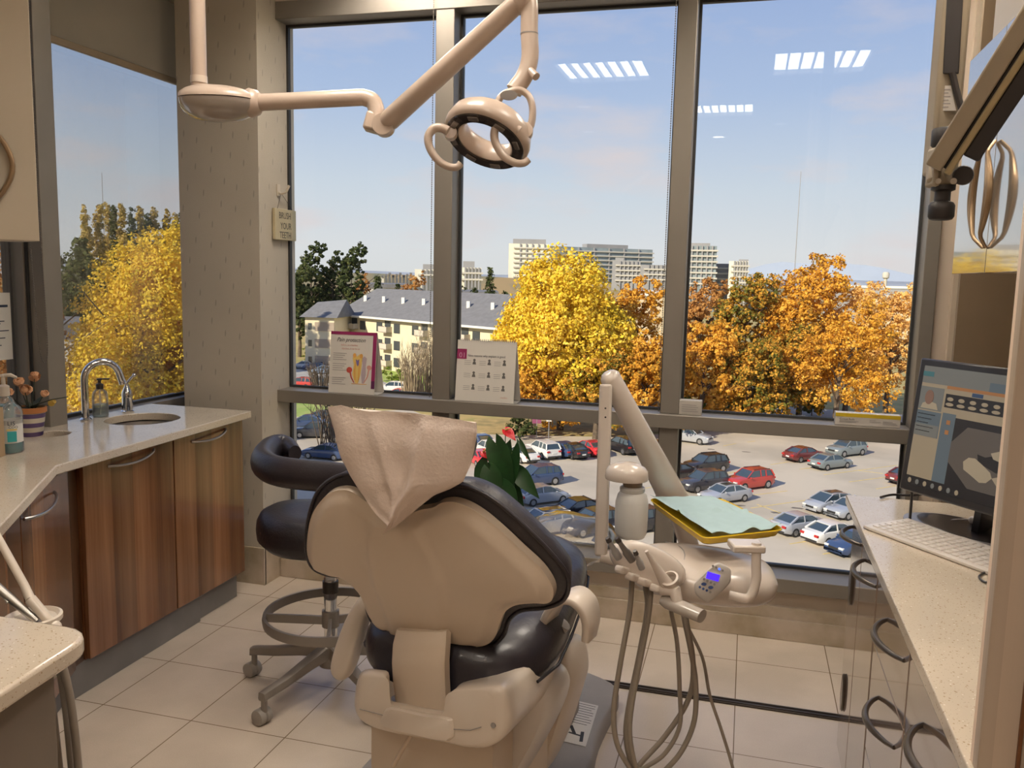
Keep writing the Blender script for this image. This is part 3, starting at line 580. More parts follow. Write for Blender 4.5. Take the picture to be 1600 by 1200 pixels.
# ---- houses, blocks, towers
M_cr=mat('cream_stucco',(.80,.70,.50),.85,noise_amt=.08,noise_scale=.4); M_roof=mat('grey_shingles',(.20,.20,.21),.9,noise_amt=.15,noise_scale=1.2)
M_win=mat('dark_panes',(.06,.07,.08),.1,spec=.8); M_sid=mat('taupe_siding',(.42,.34,.27),.85,noise_amt=.1,stretch=(1,1,6)); M_rail=mat('balcony_panel',(.62,.55,.46),.8); M_whit=mat('white_trim',(.80,.78,.72),.7)
def facing(px,dd,px2,dd2):
    a=cols_at(px,dd); b=cols_at(px2,dd2); return a,b
def apartment():
    # long three storey block; front facade runs from near the left end to behind the maple
    A=gp(522,560); B=gp(690,612)
    A=cols_at(531,172); B=cols_at(800,134); u=(B-A).normalized(); n=Vector((u.y,-u.x,0))
    if n.y>0: n=-n
    Lf=(B-A).length; dp=17; hw=9.6; t=empty('apartment_block','long three storey cream apartment block with grey shingle roof and balconies','building',A)
    MB().prism([A,B,B-n*dp,A-n*dp],(0,0,hw)).build('wall',M_cr,t)
    e=1.0; a,b=A-u*e+n*e,B+u*e+n*e; c,d=B+u*e-n*(dp+e),A-u*e-n*(dp+e); z=Vector((0,0,hw)); rp=Vector((0,0,hw+5.2)); m1=(a+d)/2+rp+u*1.5; m2=(b+c)/2+rp-u*1.5
    mb=MB(); v=[mb.b.verts.new(p) for p in(a+z,b+z,c+z,d+z,m1,m2)]
    for f in((0,1,5,4),(1,2,5),(2,3,4,5),(3,0,4),(0,3,2,1)): mb.face([v[i] for i in f])
    mb.build('roof',M_roof,t)
    MB().bar(a+z,b+z,.35,.35).bar(a+z,d+z,.35,.35).build('fascia',M_whit,t)
    k=0; x=1.6
    while x<Lf-3:
        for fl in range(3):
            p=A+u*x+Vector((0,0,.9+fl*3.1))
            mb=MB(); mb.prism([p+n*.02,p+u*1.8+n*.02,p+u*1.8+n*.08,p+n*.08],(0,0,1.7)); mb.build('window',M_win,t)
            if k%2==0:
                q=p+u*2.2; mb=MB(); mb.prism([q+n*.0,q+u*2.6,q+u*2.6+n*1.3,q+n*1.3],(0,0,.18)); mb.prism([q+n*1.22,q+u*2.6+n*1.22,q+u*2.6+n*1.3,q+n*1.3],(0,0,1.1)); mb.prism([q+Vector((0,0,.1))+n*.0,q+u*.08+n*.0+Vector((0,0,.1)),q+u*.08+n*1.3+Vector((0,0,.1)),q+n*1.3+Vector((0,0,.1))],(0,0,1.0)); mb.prism([q+u*2.52,q+u*2.6,q+u*2.6+n*1.3,q+u*2.52+n*1.3],(0,0,1.1)); mb.build('balcony',M_rail,t)
                mb=MB(); mb.prism([q+u*.4+n*.02,q+u*2.2+n*.02,q+u*2.2+n*.06,q+u*.4+n*.06],(0,0,2.1)); mb.build('window',M_win,t)
        k+=1; x+=5.4
    # end wall bands
    for fl in range(3):
        z0=Vector((0,0,1.0+fl*3.1)); w_=-u
        MB().prism([A-n*3+w_*.02,A-n*(dp-.5)+w_*.02,A-n*(dp-.5)+w_*.1,A-n*3+w_*.1],(0,0,1.7) ).build('siding_band',M_sid,t).location=z0
    for k in range(7):
        p=a.lerp(m1,.55)+z*.45+(m2-m1)*(.06+.13*k); MB().bx(p.x-.3,p.x+.3,p.y-.3,p.y+.3,p.z-.2,p.z+1.0).build('roof_vent',M_whit,t)
    return t
apartment()
# front wing nearer the lot
def wing():
    A=cols_at(476,162); B=cols_at(522,160); dp=10
    u=(B-A).normalized(); n=Vector((u.y,-u.x,0)); n=-n if n.y>0 else n; hw=9.6; t=empty('apartment_wing','left end wing of the apartment block with striped taupe siding','building',A)
    MB().prism([A,B,B-n*dp,A-n*dp],(0,0,hw)).build('wall',M_cr,t)
    mb=MB(); e=.8; z=Vector((0,0,hw)); pts=[A-u*e+n*e+z,B+u*e+n*e+z,B+u*e-n*dp+z,A-u*e-n*dp+z]; rr=[(pts[0]+pts[3])/2+Vector((0,0,2.6))+u*1.5,(pts[1]+pts[2])/2+Vector((0,0,3.2))]
    v=[mb.b.verts.new(p) for p in pts+rr]
    for f in((0,1,5,4),(1,2,5),(2,3,4,5),(3,0,4),(0,3,2,1)): mb.face([v[i] for i in f])
    mb.build('roof',M_roof,t)
    for fl in range(3): 
        z0=.9+fl*3.1; a=A+u*1.9+Vector((0,0,z0)); b=B+Vector((0,0,z0)); MB().prism([a+n*.02,b+n*.02,b+n*.1,a+n*.1],(0,0,1.6)).build('siding_band',M_sid,t)
        p=A+u*.6+Vector((0,0,z0+.2)); MB().prism([p+n*.02,p+u*.7+n*.02,p+u*.7+n*.06,p+n*.06],(0,0,1.2)).build('window',M_win,t)
wing()
M_tg=mat('tower_glass',(.30,.36,.38),.35,noise_amt=.3,noise_scale=.08,spec=.6); M_tc=mat('tower_concrete',(.60,.57,.50),.85,noise_amt=.1,noise_scale=.1); M_tl=mat('tower_cream',(.82,.78,.64),.8,noise_amt=.08,noise_scale=.2); M_tgrey=mat('tower_grey',(.33,.33,.34),.7,noise_amt=.1,noise_scale=.1)
def tower(label,px0,px1,py,dd,depth=20,body=None,slabs=True,name='glass_tower',side=None,rot=0,flr=3.1,grp='high rise towers on the skyline',pent=None):
    a=cols_at(px0,dd); b=cols_at(px1,dd*(1+rot)); H=top_h((px0+px1)/2,py,dd); u=(b-a).normalized(); n=Vector((u.y,-u.x,0)); n=-n if n.y>0 else n
    t=empty(name,label,'building',a,group=grp)
    MB().prism([a,b,b-n*depth,a-n*depth],(0,0,H)).build('body',body or M_tg,t)
    W_=(b-a).length
    if slabs:
        z=H-flr
        mb=MB()
        while z>max(0,EYE.z-G-4): 
            p=Vector((0,0,z)); mb.prism([a+u*W_*.12+n*1.2+p,b+u*.8+n*1.2+p,b+u*.8-n*3+p,a+u*W_*.12-n*.2+p],(0,0,.9)); z-=flr
        mb.build('balcony_slabs',M_tc,t)
        mb=MB(); k=1
        while k<6: q=a+u*W_*(.12+.88*k/6); mb.prism([q+n*.05,q+u*.8+n*.05,q+u*.8+n*1.0,q+n*1.0],(0,0,H)); k+=1
        mb.build('columns',M_tgrey,t)
    if side: MB().prism([a+n*.3,a+u*W_*side+n*.3,a+u*W_*side+n*.1,a+n*.1],(0,0,H)).build('side_panel',M_tl,t)
    if pent: MB().prism([a+u*W_*pent[0],a+u*W_*pent[1],a+u*W_*pent[1]-n*8,a+u*W_*pent[0]-n*8],(0,0,pent[2])).build('penthouse',M_tgrey,t).location.z=H
    return t
tower('long pale glass tower behind the yellow maple, leftmost of the towers',794,858,381,560,18,M_tl,pent=(.1,.9,3),name='residential_tower')
tower('long grey glass slab tower behind the yellow maple',858,1018,386,600,18,pent=(.35,.75,2.5),rot=.06)
tower('lower slab with stepped balconies in front of the long glass tower',956,1000,408,540,16,M_tgrey,pent=(.1,.4,2))
tower('lower wing beside the middle mullion with balcony bands',1000,1046,414,530,16,M_tgrey)
tower('square glass tower with cream side just right of the middle mullion',1064,1118,384,500,18,side=.24,pent=(.2,.8,1.5))
tower('dark grey narrow tower right of the square glass tower',1118,1138,412,520,16,M_tgrey)
tower('small cream tower at the right end of the skyline',1138,1168,408,500,14,M_tl,side=.25,pent=(.5,1,1))
tower('white low rise with domed tower left of the first mullion',648,690,421,420,16,M_tl,name='white_low_rise',grp='pale mid rise blocks on the skyline',pent=(.3,.8,2.5))
tower('cream low rise with red base right of the first mullion',716,752,418,420,16,M_tl,name='white_low_rise',grp='pale mid rise blocks on the skyline',pent=(.2,.7,3))
def shed(label,px0,px1,py0,dd,m,m2,name='flat_roof_building',depth=30):
    a=cols_at(px0,dd); b=cols_at(px1,dd); H=top_h((px0+px1)/2,py0,dd); u=(b-a).normalized(); n=Vector((u.y,-u.x,0)); n=-n if n.y>0 else n
    t=empty(name,label,'building',a,group='low buildings beyond the trees'); MB().prism([a,b,b-n*depth,a-n*depth],(0,0,H-1)).build('wall',m,t)
    MB().prism([a+n*.4,b+n*.4,b-n*depth,a-n*depth],(0,0,1)).build('roof_edge',m2,t).location.z=H-1
shed('beige flat roofed building seen under the stepped tower',996,1052,456,200,mat('beige_wall',(.66,.55,.38),.9,noise_amt=.1),M_whit)
shed('long white roofed building at the right horizon',1290,1480,447,420,M_tgrey,M_whit)
shed('long beige building under the white roof at the right',1340,1500,462,300,mat('beige_wall',(.5,.5,.5),.9),M_tc)
shed('low pale building behind the apartment roof',575,640,444,230,M_whit,M_roof)
shed('low white building right of the first mullion behind the roof',716,780,456,215,M_whit,M_roof)
shed('small grey roofed house left of the golden maple',96,124,505,60,M_whit,M_roof,'small_house',8)
for i in range(9):
    px=596+i*5.5; shed('distant grey house roof on the skyline',px,px+4,430-(i%3)*2,380+i*6,M_tc,M_roof,'distant_house',10)
for o,wd in zip([o for o in C.objects if o.name.startswith('distant_house')],['first','second','third','fourth','fifth','sixth','seventh','eighth','ninth']): o['label']=wd+' little grey roofed house from the left on the skyline'; o['group']='row of distant houses'
# control tower and masts
t=empty('control_tower','slim airport control tower on the right horizon','tower',cols_at(1384,900)); p=cols_at(1384,900); hh=top_h(1384,426,900)
MB().lathe([(1.6,0),(1.5,hh-6),(3.0,hh-5),(3.3,hh-1),(2.4,hh+.5),(.3,hh+.6)],p,n=12).build('shaft',M_tc,t)
for px,py,lab in((1241,268,'thin radio mast rising over the tallest orange maple'),(165,150,'thin radio mast above the poplars in the left window')):
    p=cols_at(px,420); t=empty('radio_mast',lab,'mast',p,group='radio masts'); h=top_h(px,py+(120 if px==165 else 0),420); MB().tube([p,p+Vector((0,0,h))],[.28,.12],6).build('pole',M_tgrey,t)
# lamp post, street sign, light pole
t=empty('street_lamp','tall white street lamp post by the right road',"street lamp",gp(1256,640)); p=gp(1256,640); MB().tube([p,p+Vector((0,0,8)),p+Vector((.6,0,8.3)),p+Vector((1.6,0,8.3))],.08,8).build('pole',M_whit,t)
t=empty('parking_sign','reddish purple parking sign on a thin post behind the parked cars','sign',gp(838,686)); p=gp(838,686); MB().tube([p,p+Vector((0,0,3.0))],.04,6).build('post',M_tgrey,t); q=p+Vector((0,0,2.4)); MB().box(q,(1.0,.05,1.3),Matrix.Rotation(YAW,3,'Z')).build('panel',mat('sign_purple',(.30,.08,.16),.6),t,bevel=.02)
t=empty('parking_sign','small white sign on a thin post beside the white tree trunk','sign',gp(857,687)); p=gp(857,687); MB().tube([p,p+Vector((0,0,2.6))],.04,6).build('post',M_tgrey,t); MB().box(p+Vector((0,0,2.4)),(.6,.04,.7),Matrix.Rotation(YAW,3,'Z')).build('panel',M_whit,t,bevel=.02)
# ---- cars
M_tire=mat('tire_rubber',(.02,.02,.02),.8); M_rim=mat('alloy_rim',(.45,.45,.46),.3,metal=.8); M_cg=mat('car_glass',(.04,.06,.07),.05,spec=.9,coat=.5)
M_tl_=mat('tail_light',(.45,.02,.02),.2,spec=.6); M_hl=mat('head_light',(.75,.74,.70),.15,spec=.8); M_plate=mat('number_plate',(.75,.75,.72),.5); M_blk=mat('black_trim',(.025,.025,.025),.5)
CARCOL={'silver':(.46,.48,.52),'grey':(.26,.30,.31),'white':(.82,.80,.76),'black':(.022,.02,.022),'dark':(.05,.05,.06),'blue':(.04,.07,.16),'red':(.50,.045,.035),'bright':(.68,.04,.05),'maroon':(.16,.03,.03),'sky':(.30,.40,.55)}
def carmat(c): return mat('car_paint_'+c,CARCOL[c],.25,coat=.8,spec=.5,metal=.25 if c in('silver','grey','sky') else 0)
# body profile (x forward, z up), greenhouse profile, per type: L,W,H
TYPES={
 'sedan':dict(L=4.7,W=1.78,low=[(-2.33,.35),(-2.33,.72),(-2.22,.98),(-1.75,1.02),(1.0,.98),(1.9,.86),(2.25,.70),(2.33,.40)],gh=[(-1.85,1.0),(-1.0,1.40),(-.2,1.46),(.35,1.40),(1.15,.97)]),
 'hatch':dict(L=4.3,W=1.74,low=[(-2.12,.35),(-2.15,.70),(-2.05,.98),(-1.6,1.02),(1.0,1.0),(1.75,.86),(2.1,.66),(2.15,.40)],gh=[(-2.0,1.0),(-1.45,1.36),(-.2,1.50),(.3,1.46),(1.3,.98)]),
 'suv':dict(L=4.6,W=1.86,low=[(-2.25,.45),(-2.28,.85),(-2.22,1.10),(-1.9,1.14),(1.05,1.12),(1.95,1.02),(2.25,.82),(2.28,.48)],gh=[(-2.12,1.12),(-1.85,1.64),(-.6,1.73),(.25,1.68),(1.05,1.11)]),
 'pickup':dict(L=5.2,W=1.9,low=[(-2.55,.5),(-2.6,.85),(-2.6,1.10),(-.9,1.10),(1.2,1.10),(2.2,1.05),(2.55,.85),(2.6,.5)],gh=[(-.95,1.10),(-.75,1.70),(-.3,1.76),(.4,1.72),(1.2,1.10)])}
PROTO={}
def car_proto(ty,c,roofh=False,rack=False):
    T=TYPES[ty]; W_=T['W']; t=bpy.data.objects.new('car',None); C.objects.link(t); t['category']='car'
    P=carmat(c)
    def sect(x,low):
        for (a,za),(b,zb) in zip(low,low[1:]):
            if a<=x<=b and b>a: return za+(zb-za)*(x-a)/(b-a)
        return low[0][1] if x<low[0][0] else low[-1][1]
    low=T['low']; xs=sorted(set([p[0] for p in low[1:-1]]+[low[0][0]-.0]+[low[-1][0]]+[-1.8,-1.35,-.9,0,.5,.9,1.35,1.6,1.8])); x0,x1=xs[0],xs[-1]
    body=[(p[0],p[1]) for p in low]
    mb=MB(); rings=[]
    for x in xs:
        top=max([z for xx,z in body if abs(xx-x)<1e-6] or [sect(x,[p for p in body if True][1:-1])])
        e=1-.16*max(0,(abs(x)-(abs(x1)-.55))/.55)**1.5 ; w2=W_/2*e; lo=.24 if abs(x)<abs(x1)-.3 else .34
        rings.append([Vector(v) for v in((x,-w2*.92,lo),(x,-w2,lo+.15),(x,-w2,top*.72),(x,-w2*.95,top-.06),(x,-w2*.82,top),(x,w2*.82,top),(x,w2*.95,top-.06),(x,w2,top*.72),(x,w2,lo+.15),(x,w2*.92,lo))])
    mb.loft(rings)
    gh=T['gh']; a0,a1=gh[0],gh[-1]; r=[]
    roof=gh[1:-1]; rw=W_/2*.74; bw=W_/2*.90
    # cabin pillars + roof: loft across
    rg2=[[Vector((a0[0],s*bw,a0[1]-.03)) for s in(-1,1)]]+[[Vector((x,s*rw,z)) for s in(-1,1)] for x,z in roof]+[[Vector((a1[0],s*bw,a1[1]-.03)) for s in(-1,1)]]
    mb.loft([[p[0],p[1],Vector((p[1].x,p[1].y*1.0,p[1].z-.05)),Vector((p[0].x,p[0].y,p[0].z-.05))] for p in rg2[1:-1]])
    # pillars
    for s in(-1,1):
        f=Vector((a1[0],s*bw,a1[1]-.02)); g=Vector((roof[-1][0],s*rw,roof[-1][1]-.02)); mb.bar(f,g,.07,.05)
        f=Vector((a0[0],s*bw,a0[1]-.02)); g=Vector((roof[0][0],s*rw,roof[0][1]-.02)); mb.bar(f,g,.12 ,.12)
        xm=(a0[0]+a1[0])/2-.05; mb.bar((xm,s*bw,a0[1]-.02),(xm,s*rw,roof[1][1]-.04),.07,.06)
        if ty in('suv',): mb.bar((-1.2,s*bw,a0[1]-.02),(-1.2,s*rw,roof[0][1]-.02),.1,.06)
    if rack:
        for s in(-1,1): mb.bar((roof[0][0]+.1,s*rw*.9,roof[0][1]+.06),(roof[-1][0]-.1,s*rw*.9,roof[-1][1]+.06),.05,.05,mi=1)
    mb.build('body',[P,M_blk],t,world=False,bevel=.03,seg=2,smooth=50)
    mb=MB(); i=.03
    mb.loft([[Vector((a0[0]+.02,-bw+i,a0[1]-.03)),Vector((a0[0]+.02,bw-i,a0[1]-.03))][0:2]+[Vector((a0[0]+.03,bw-i,a0[1]-.06)),Vector((a0[0]+.03,-bw+i,a0[1]-.06))]]+[[Vector((x,-rw+i*.6,z-.035)),Vector((x,rw-i*.6,z-.035)),Vector((x,bw-i,a0[1]-.06)),Vector((x,-bw+i,a0[1]-.06))] for x,z in roof]+[[Vector((a1[0]-.02,-bw+i,a1[1]-.03)),Vector((a1[0]-.02,bw-i,a1[1]-.03)),Vector((a1[0]-.03,bw-i,a1[1]-.06)),Vector((a1[0]-.03,-bw+i,a1[1]-.06))]])
    if roofh: mb.bx(roof[0][0]+.35,roof[-1][0]-.1,-rw*.55,rw*.55,roof[1][1]-.02,roof[1][1]+.012)
    mb.build('windows',M_cg,t,world=False)
    wb=1.36 if ty!='pickup' else 1.6
    for x in(-wb,wb):
        for s in(-1,1):
            wr=.33 if ty in('sedan','hatch') else .38; y=s*(W_/2-.10)
            o=MB().lathe([(wr*.6,-.11),(wr,-.10),(wr,.10),(wr*.6,.115)],(x,y,wr),(0,s,0),18).build('wheel',M_tire,t,world=False)
            MB().lathe([(wr*.62,.09),(wr*.60,.125),(wr*.2,.13),(.01,.135)],(x,y,wr),(0,s,0),12).build('hubcap',M_rim,o,world=False)
    zz=low[2][1]; xb=low[1][0]; xf=low[-2][0]
    for s in(-1,1):
        MB().box((xb+.03,s*(W_/2-.27),zz-.20),(.14,.34,.17)).build('tail_light',M_tl_,t,world=False,bevel=.03)
        MB().box((xf-.06,s*(W_/2-.30),low[-2][1]-.04),(.22,.36,.14)).build('head_light',M_hl,t,world=False,bevel=.03)
        MB().box((.75,s*(W_/2+.07),a1[1]+.04),(.12,.2,.13)).build('mirror',P,t,world=False,bevel=.03)
    MB().box((xb-.01,0,zz-.36),(.04,.42,.13)).build('number_plate',M_plate,t,world=False)
    MB().box((xf+.03,0,low[-2][1]-.12),(.06,W_*.45,.16)).box((xb-.01,0,.42),(.08,W_*.8,.12)).build('grille',M_blk,t,world=False,bevel=.02)
    return t
USED=set()
def car(ty,c,px,py,head,label,group,roofh=False,rack=False,dz=0):
    """px,py: where the middle of the car meets the ground"""
    k=(ty,c,roofh,rack)
    if k in PROTO: o=copy_tree(PROTO[k])
    else: o=PROTO[k]=car_proto(ty,c,roofh,rack)
    o.location=gp(px,py,dz); o.rotation_euler=(0,0,R(head)); o['label']=label; o['group']=group; o['category']='car'
g1='cars in the middle of the parking lot'; g2='cars along the far edge of the lot'; g3='cars at the near side of the lot'; g4='cars near the apartment block'
LFT=223.5; RGT=43.5
car('suv','black',1102,737,LFT,'black station wagon left of the red crossover, its front to the left',g1,rack=True)
car('suv','red',1170,762,LFT,'red crossover parked in the open middle of the lot',g1,rack=True)
car('suv','dark',1098,765,LFT,'dark grey minivan directly in front of the red crossover',g1)
car('sedan','silver',1132,783,LFT,'silver sedan with sunroof just behind the yellow tray',g1,roofh=True)
car('sedan','black',1050,748,LFT,'black car half hidden by the middle mullion',g1)
car('sedan','maroon',1256,719,RGT,'dark maroon coupe showing its red tail lights, under the window rail',g2)
car('sedan','grey',1297,731,RGT,'grey green sedan beside the dark maroon coupe',g2)
car('suv','grey',1322,711,LFT,'grey van behind the grey green sedan, right below the window rail',g2)
car('sedan','maroon',1420,754,RGT,'maroon sedan mostly hidden by the computer monitor',g2)
car('hatch','silver',1294,797,LFT,'silver wagon with sunroof near the counter corner',g3,roofh=True)
car('sedan','silver',1250,831,RGT,'silver sedan with its tail to the left, beside the white sedan',g3)
car('sedan','white',1300,845,RGT,'white sedan with red tail lights at the near right',g3)
car('sedan','silver',1330,806,LFT,'silver car partly behind the counter corner',g3)
car('sedan','blue',1338,862,LFT,'dark blue car cut off by the counter cabinet',g3)
car('suv','silver',1080,691,-20,'silver crossover facing right just under the window rail',g2)
car('pickup','white',1250,672,200,'white pickup truck seen above the window rail',g2)
car('hatch','silver',848,785,RGT,'silver hatchback right of the anthurium leaves',g1)
car('suv','blue',838,757,LFT,'dark blue crossover behind the silver hatchback',g1)
car('suv','white',846,833,LFT,'white crossover with sunroof and roof rails behind the chair',g3,roofh=True,rack=True)
car('sedan','black',900,808,LFT,'black sedan parked behind the white crossover',g3)
car('suv','black',925,832,LFT,'black crossover at the white swing arm post',g3)
car('suv','black',990,830,LFT,'black crossover hidden behind the white bottle',g3)
hd=133.5
car('sedan','bright',747,724,hd,'red car nearest the head of the dental chair',g2)
car('suv','white',764,713,hd,'white minivan behind the anthurium flowers',g2)
car('sedan','white',815,719,hd,'white sedan left of the white station wagon, rear to the viewer',g2)
car('suv','white',848,713,hd,'white station wagon in the row with dark rear window',g2)
car('sedan','blue',878,711,hd,'dark blue sedan in the far row between white wagon and red car',g2)
car('sedan','black',893,713,hd,'black sedan left of the bright red sedan in the far row',g2)
car('sedan','bright',921,709,hd,'bright red sedan in the far row left of the swing arm post',g2)
car('suv','black',972,706,hd,'black truck between swing arm post and swing arm',g2)
car('sedan','blue',748,698,hd,'small blue car behind the white minivan',g2)
car('suv','black',1010,710,hd,'black crossover hidden behind the white swing arm',g2)
car('suv','dark',490,683,200,'dark crossover in the shade under the window rail at the left',g3)
car('sedan','blue',478,668,200,'dark blue sedan in the shade behind the dark crossover',g3)
car('sedan','dark',500,660,200,'dark sedan in the shade, farthest of the three at the left',g3)
car('sedan','blue',508,716,180,'blue car in the shade beside the stool armrest',g3)
car('sedan','silver',474,576,200,'silver car at the left foot of the apartment block',g4)
car('sedan','blue',492,578,200,'dark blue car right of the silver car by the apartment block',g4)
car('hatch','sky',505,584,200,'pale blue car next to the flip chart by the apartment block',g4)
car('suv','red',470,606,180,'red crossover left of the tooth flip chart',g4)
car('suv','dark',492,606,180,'dark car behind the bare shrub left of the tooth flip chart',g4)
car('suv','white',612,613,190,'white van between the tooth flip chart and the mullion',g4)
car('sedan','bright',622,622,190,'red hatchback in front of the white van near the apartments',g4)
car('sedan','black',640,620,190,'black car right of the red hatchback near the mullion',g4)
# ================================================================== INTERIOR, LEFT SIDE
def slab(name,outline,holes,z0,z1,m,parent=None,bevel=.004):
    cu=bpy.data.curves.new('s','CURVE'); cu.dimensions='2D'; cu.fill_mode='BOTH'; cu.extrude=(z1-z0)/2
    for pts in [outline]+holes:
        sp_=cu.splines.new('POLY'); sp_.points.add(len(pts)-1)
        for p,q in zip(sp_.points,pts): p.co=(q[0],q[1],0,1)
        sp_.use_cyclic_u=True
    o=bpy.data.objects.new('s',cu); C.objects.link(o); me=bpy.data.meshes.new_from_object(o.evaluated_get(bpy.context.evaluated_depsgraph_get())); bpy.data.objects.remove(o)
    me.transform(Matrix.Translation((0,0,(z0+z1)/2))); mb=MB(); mb.b.from_mesh(me); bmesh.ops.remove_doubles(mb.b,verts=mb.b.verts,dist=1e-5)
    return mb.build(name,m,parent,bevel=bevel,seg=3)
def ell(cx,cy,rx,ry,n=40): return [(cx+rx*math.cos(2*math.pi*k/n),cy+ry*math.sin(2*math.pi*k/n)) for k in range(n)]
CT=.955
SK=(-2.665,3.30); WH=(-2.755,2.86)
t=empty('worktop','speckled cream quartz worktop with round sink cut-out by the left window','worktop',(-2.6,3,.92))
slab('slab',[(-2.345,3.69),(-2.93,3.69),(-2.93,1.70),(-1.845,1.70),(-2.30,2.40)],[ell(*SK,.158,.168),ell(*WH,.07,.07)],CT-.035,CT,M_quartz,t)
t2=empty('sink','round brushed steel sink bowl under the cream worktop','sink',(SK[0],SK[1],.78))
MB().lathe([(.172,0),(.165,-.004),(.158,-.05),(.135,-.12),(.07,-.148),(.02,-.150),(.02,-.156),(.075,-.155),(.142,-.126),(.165,-.05),(.172,-.006)],(SK[0],SK[1],CT-.036),n=48,cap=False).build('bowl',M_steel,t2)
MB().lathe([(.03,0),(.028,.003),(.012,.003),(.01,-.004)],(SK[0],SK[1],CT-.184),n=20).build('drain',M_chrome,t2)
t2=empty('waste_chute','steel rim of the small round waste hole in the worktop','waste chute',(WH[0],WH[1],.80))
MB().lathe([(.075,0),(.07,-.004),(.069,-.14),(.001,-.145),(.001,-.148),(.073,-.144),(.075,-.006)],(WH[0],WH[1],CT-.036),n=32,cap=False).build('liner',M_steel,t2)
# faucet
f=empty('gooseneck_faucet','chrome gooseneck faucet arching toward the sink','faucet',(-2.86,3.165,CT))
fb=Vector((-2.86,3.165,CT)); fd=Vector((.62,.78,0)).normalized()*1.0; fd=Vector((.50,.86,0)).normalized(); ra=.078
MB().lathe([(.026,0),(.026,.006),(.021,.011),(.0175,.014)],fb,n=24).build('base',M_chrome,f)
pth=[fb+Vector((0,0,.01)),fb+Vector((0,0,.10)),fb+Vector((0,0,.185))]+arcpts(fb+fd*ra+Vector((0,0,.185)),ra,180,12,16,x=fd)[1:]
e=pth[-1]; pth.append(e+(pth[-1]-pth[-2]).normalized()*.035)
MB().tube(pth,.0155,20).build('spout',M_chrome,f)
e=pth[-1]; dd_=(pth[-1]-pth[-2]).normalized(); MB().lathe([(.0155,0),(.0165,.004),(.0165,.016),(.012,.018)],e-dd_*.003,dd_,20).build('aerator',M_chrome,f)
f=empty('faucet_handle','chrome bottle shaped faucet control with small lever on top, right of the gooseneck','faucet handle',(-2.855,3.43,CT)); h=Vector((-2.855,3.43,CT))
MB().lathe([(.030,0),(.030,.006),(.024,.010),(.0245,.07),(.0255,.085),(.022,.10),(.012,.122),(.008,.135),(.0085,.142),(.004,.146)],h,n=28).build('body',M_chrome,f)
MB().tube([h+Vector((0,0,.138)),h+Vector((.012,.006,.155)),h+Vector((.030,.014,.176))],[.006,.0055,.006],12).ball(h+Vector((.032,.015,.178)),.009,12).build('lever',M_chrome,f)
# soap bottle
M_clear=glassmat('clear_plastic',(.97,.97,.97),.8,.03,1.4,body=.16,bodycol=(.8,.8,.78))
M_pump=mat('dark_pump',(.045,.035,.03),.35)
s0=Vector((-2.875,3.275,CT)); f=empty('soap_dispenser','clear hand soap dispenser with dark pump behind the gooseneck faucet','soap dispenser',s0)
MB().lathe([(.001,0),(.032,0),(.035,.006),(.035,.085),(.031,.115),(.018,.128),(.014,.132),(.014,.138)],s0,n=28,cap=False).build('bottle',M_clear,f,smooth=50)
MB().lathe([(.001,.003),(.030,.003),(.0325,.008),(.0325,.058),(.001,.058)],s0,n=28).build('soap',glassmat('soap_liquid',(.62,.72,.70),.6,.05,1.33,body=.3,bodycol=(.45,.55,.55)),f,smooth=50)
MB().lathe([(.016,.130),(.016,.152),(.010,.155),(.007,.157),(.007,.170),(.012,.171),(.012,.178),(.002,.179)],s0,n=20).box(s0+Vector((.018,.012,.176)),(.044,.012,.006),Matrix.Rotation(.5,3,'Z')).build('pump',M_pump,f)
MB().tube([s0+Vector((0,0,.01)),s0+Vector((0,0,.135))],.0025,8).build('dip_tube',M_cream,f)
# base cabinets
def handle_bow(name,a,b,out,parent,r=.0055,drop=0,m=M_steel,n=14,ry=None):
    a=Vector(a);b=Vector(b);out=Vector(out);P=[]
    for k in range(n+1):
        u=k/n; P.append(a.lerp(b,u)+out*(math.sin(math.pi*u)**.6)+Vector((0,0,-drop*math.sin(math.pi*u))))
    return MB().tube(P,r,10).build(name,m,parent)
XD=-2.385; pl=.135
def base_cab(label,y0,y1,hy0,hy1):
    t=empty('base_cabinet',label,'cabinet',(-2.65,(y0+y1)/2,.0),group='wood fronted base cabinets under the sink worktop')
    MB().bx(-2.93,XD-.022,y0,y1,.13,.915 if False else .74).bx(-2.93,-2.90,y0,y1,.74,.917).bx(-2.45,XD-.022,y0,y1,.74,.917).build('carcass',M_wood,t)
    d=MB().bx(XD-.02,XD,y0+.002,y1-.002,pl,.912).build('door',M_wood,t,bevel=.002)
    handle_bow('handle',(XD,hy0,.872),(XD,hy1,.888),(.034,0,0),d,drop=.012)
base_cab('glossy walnut cabinet under the sink, beside the wallpapered column',3.145,3.675,3.27,3.53)
base_cab('glossy walnut cabinet under the worktop, middle of the three',2.612,3.141,2.745,3.015)
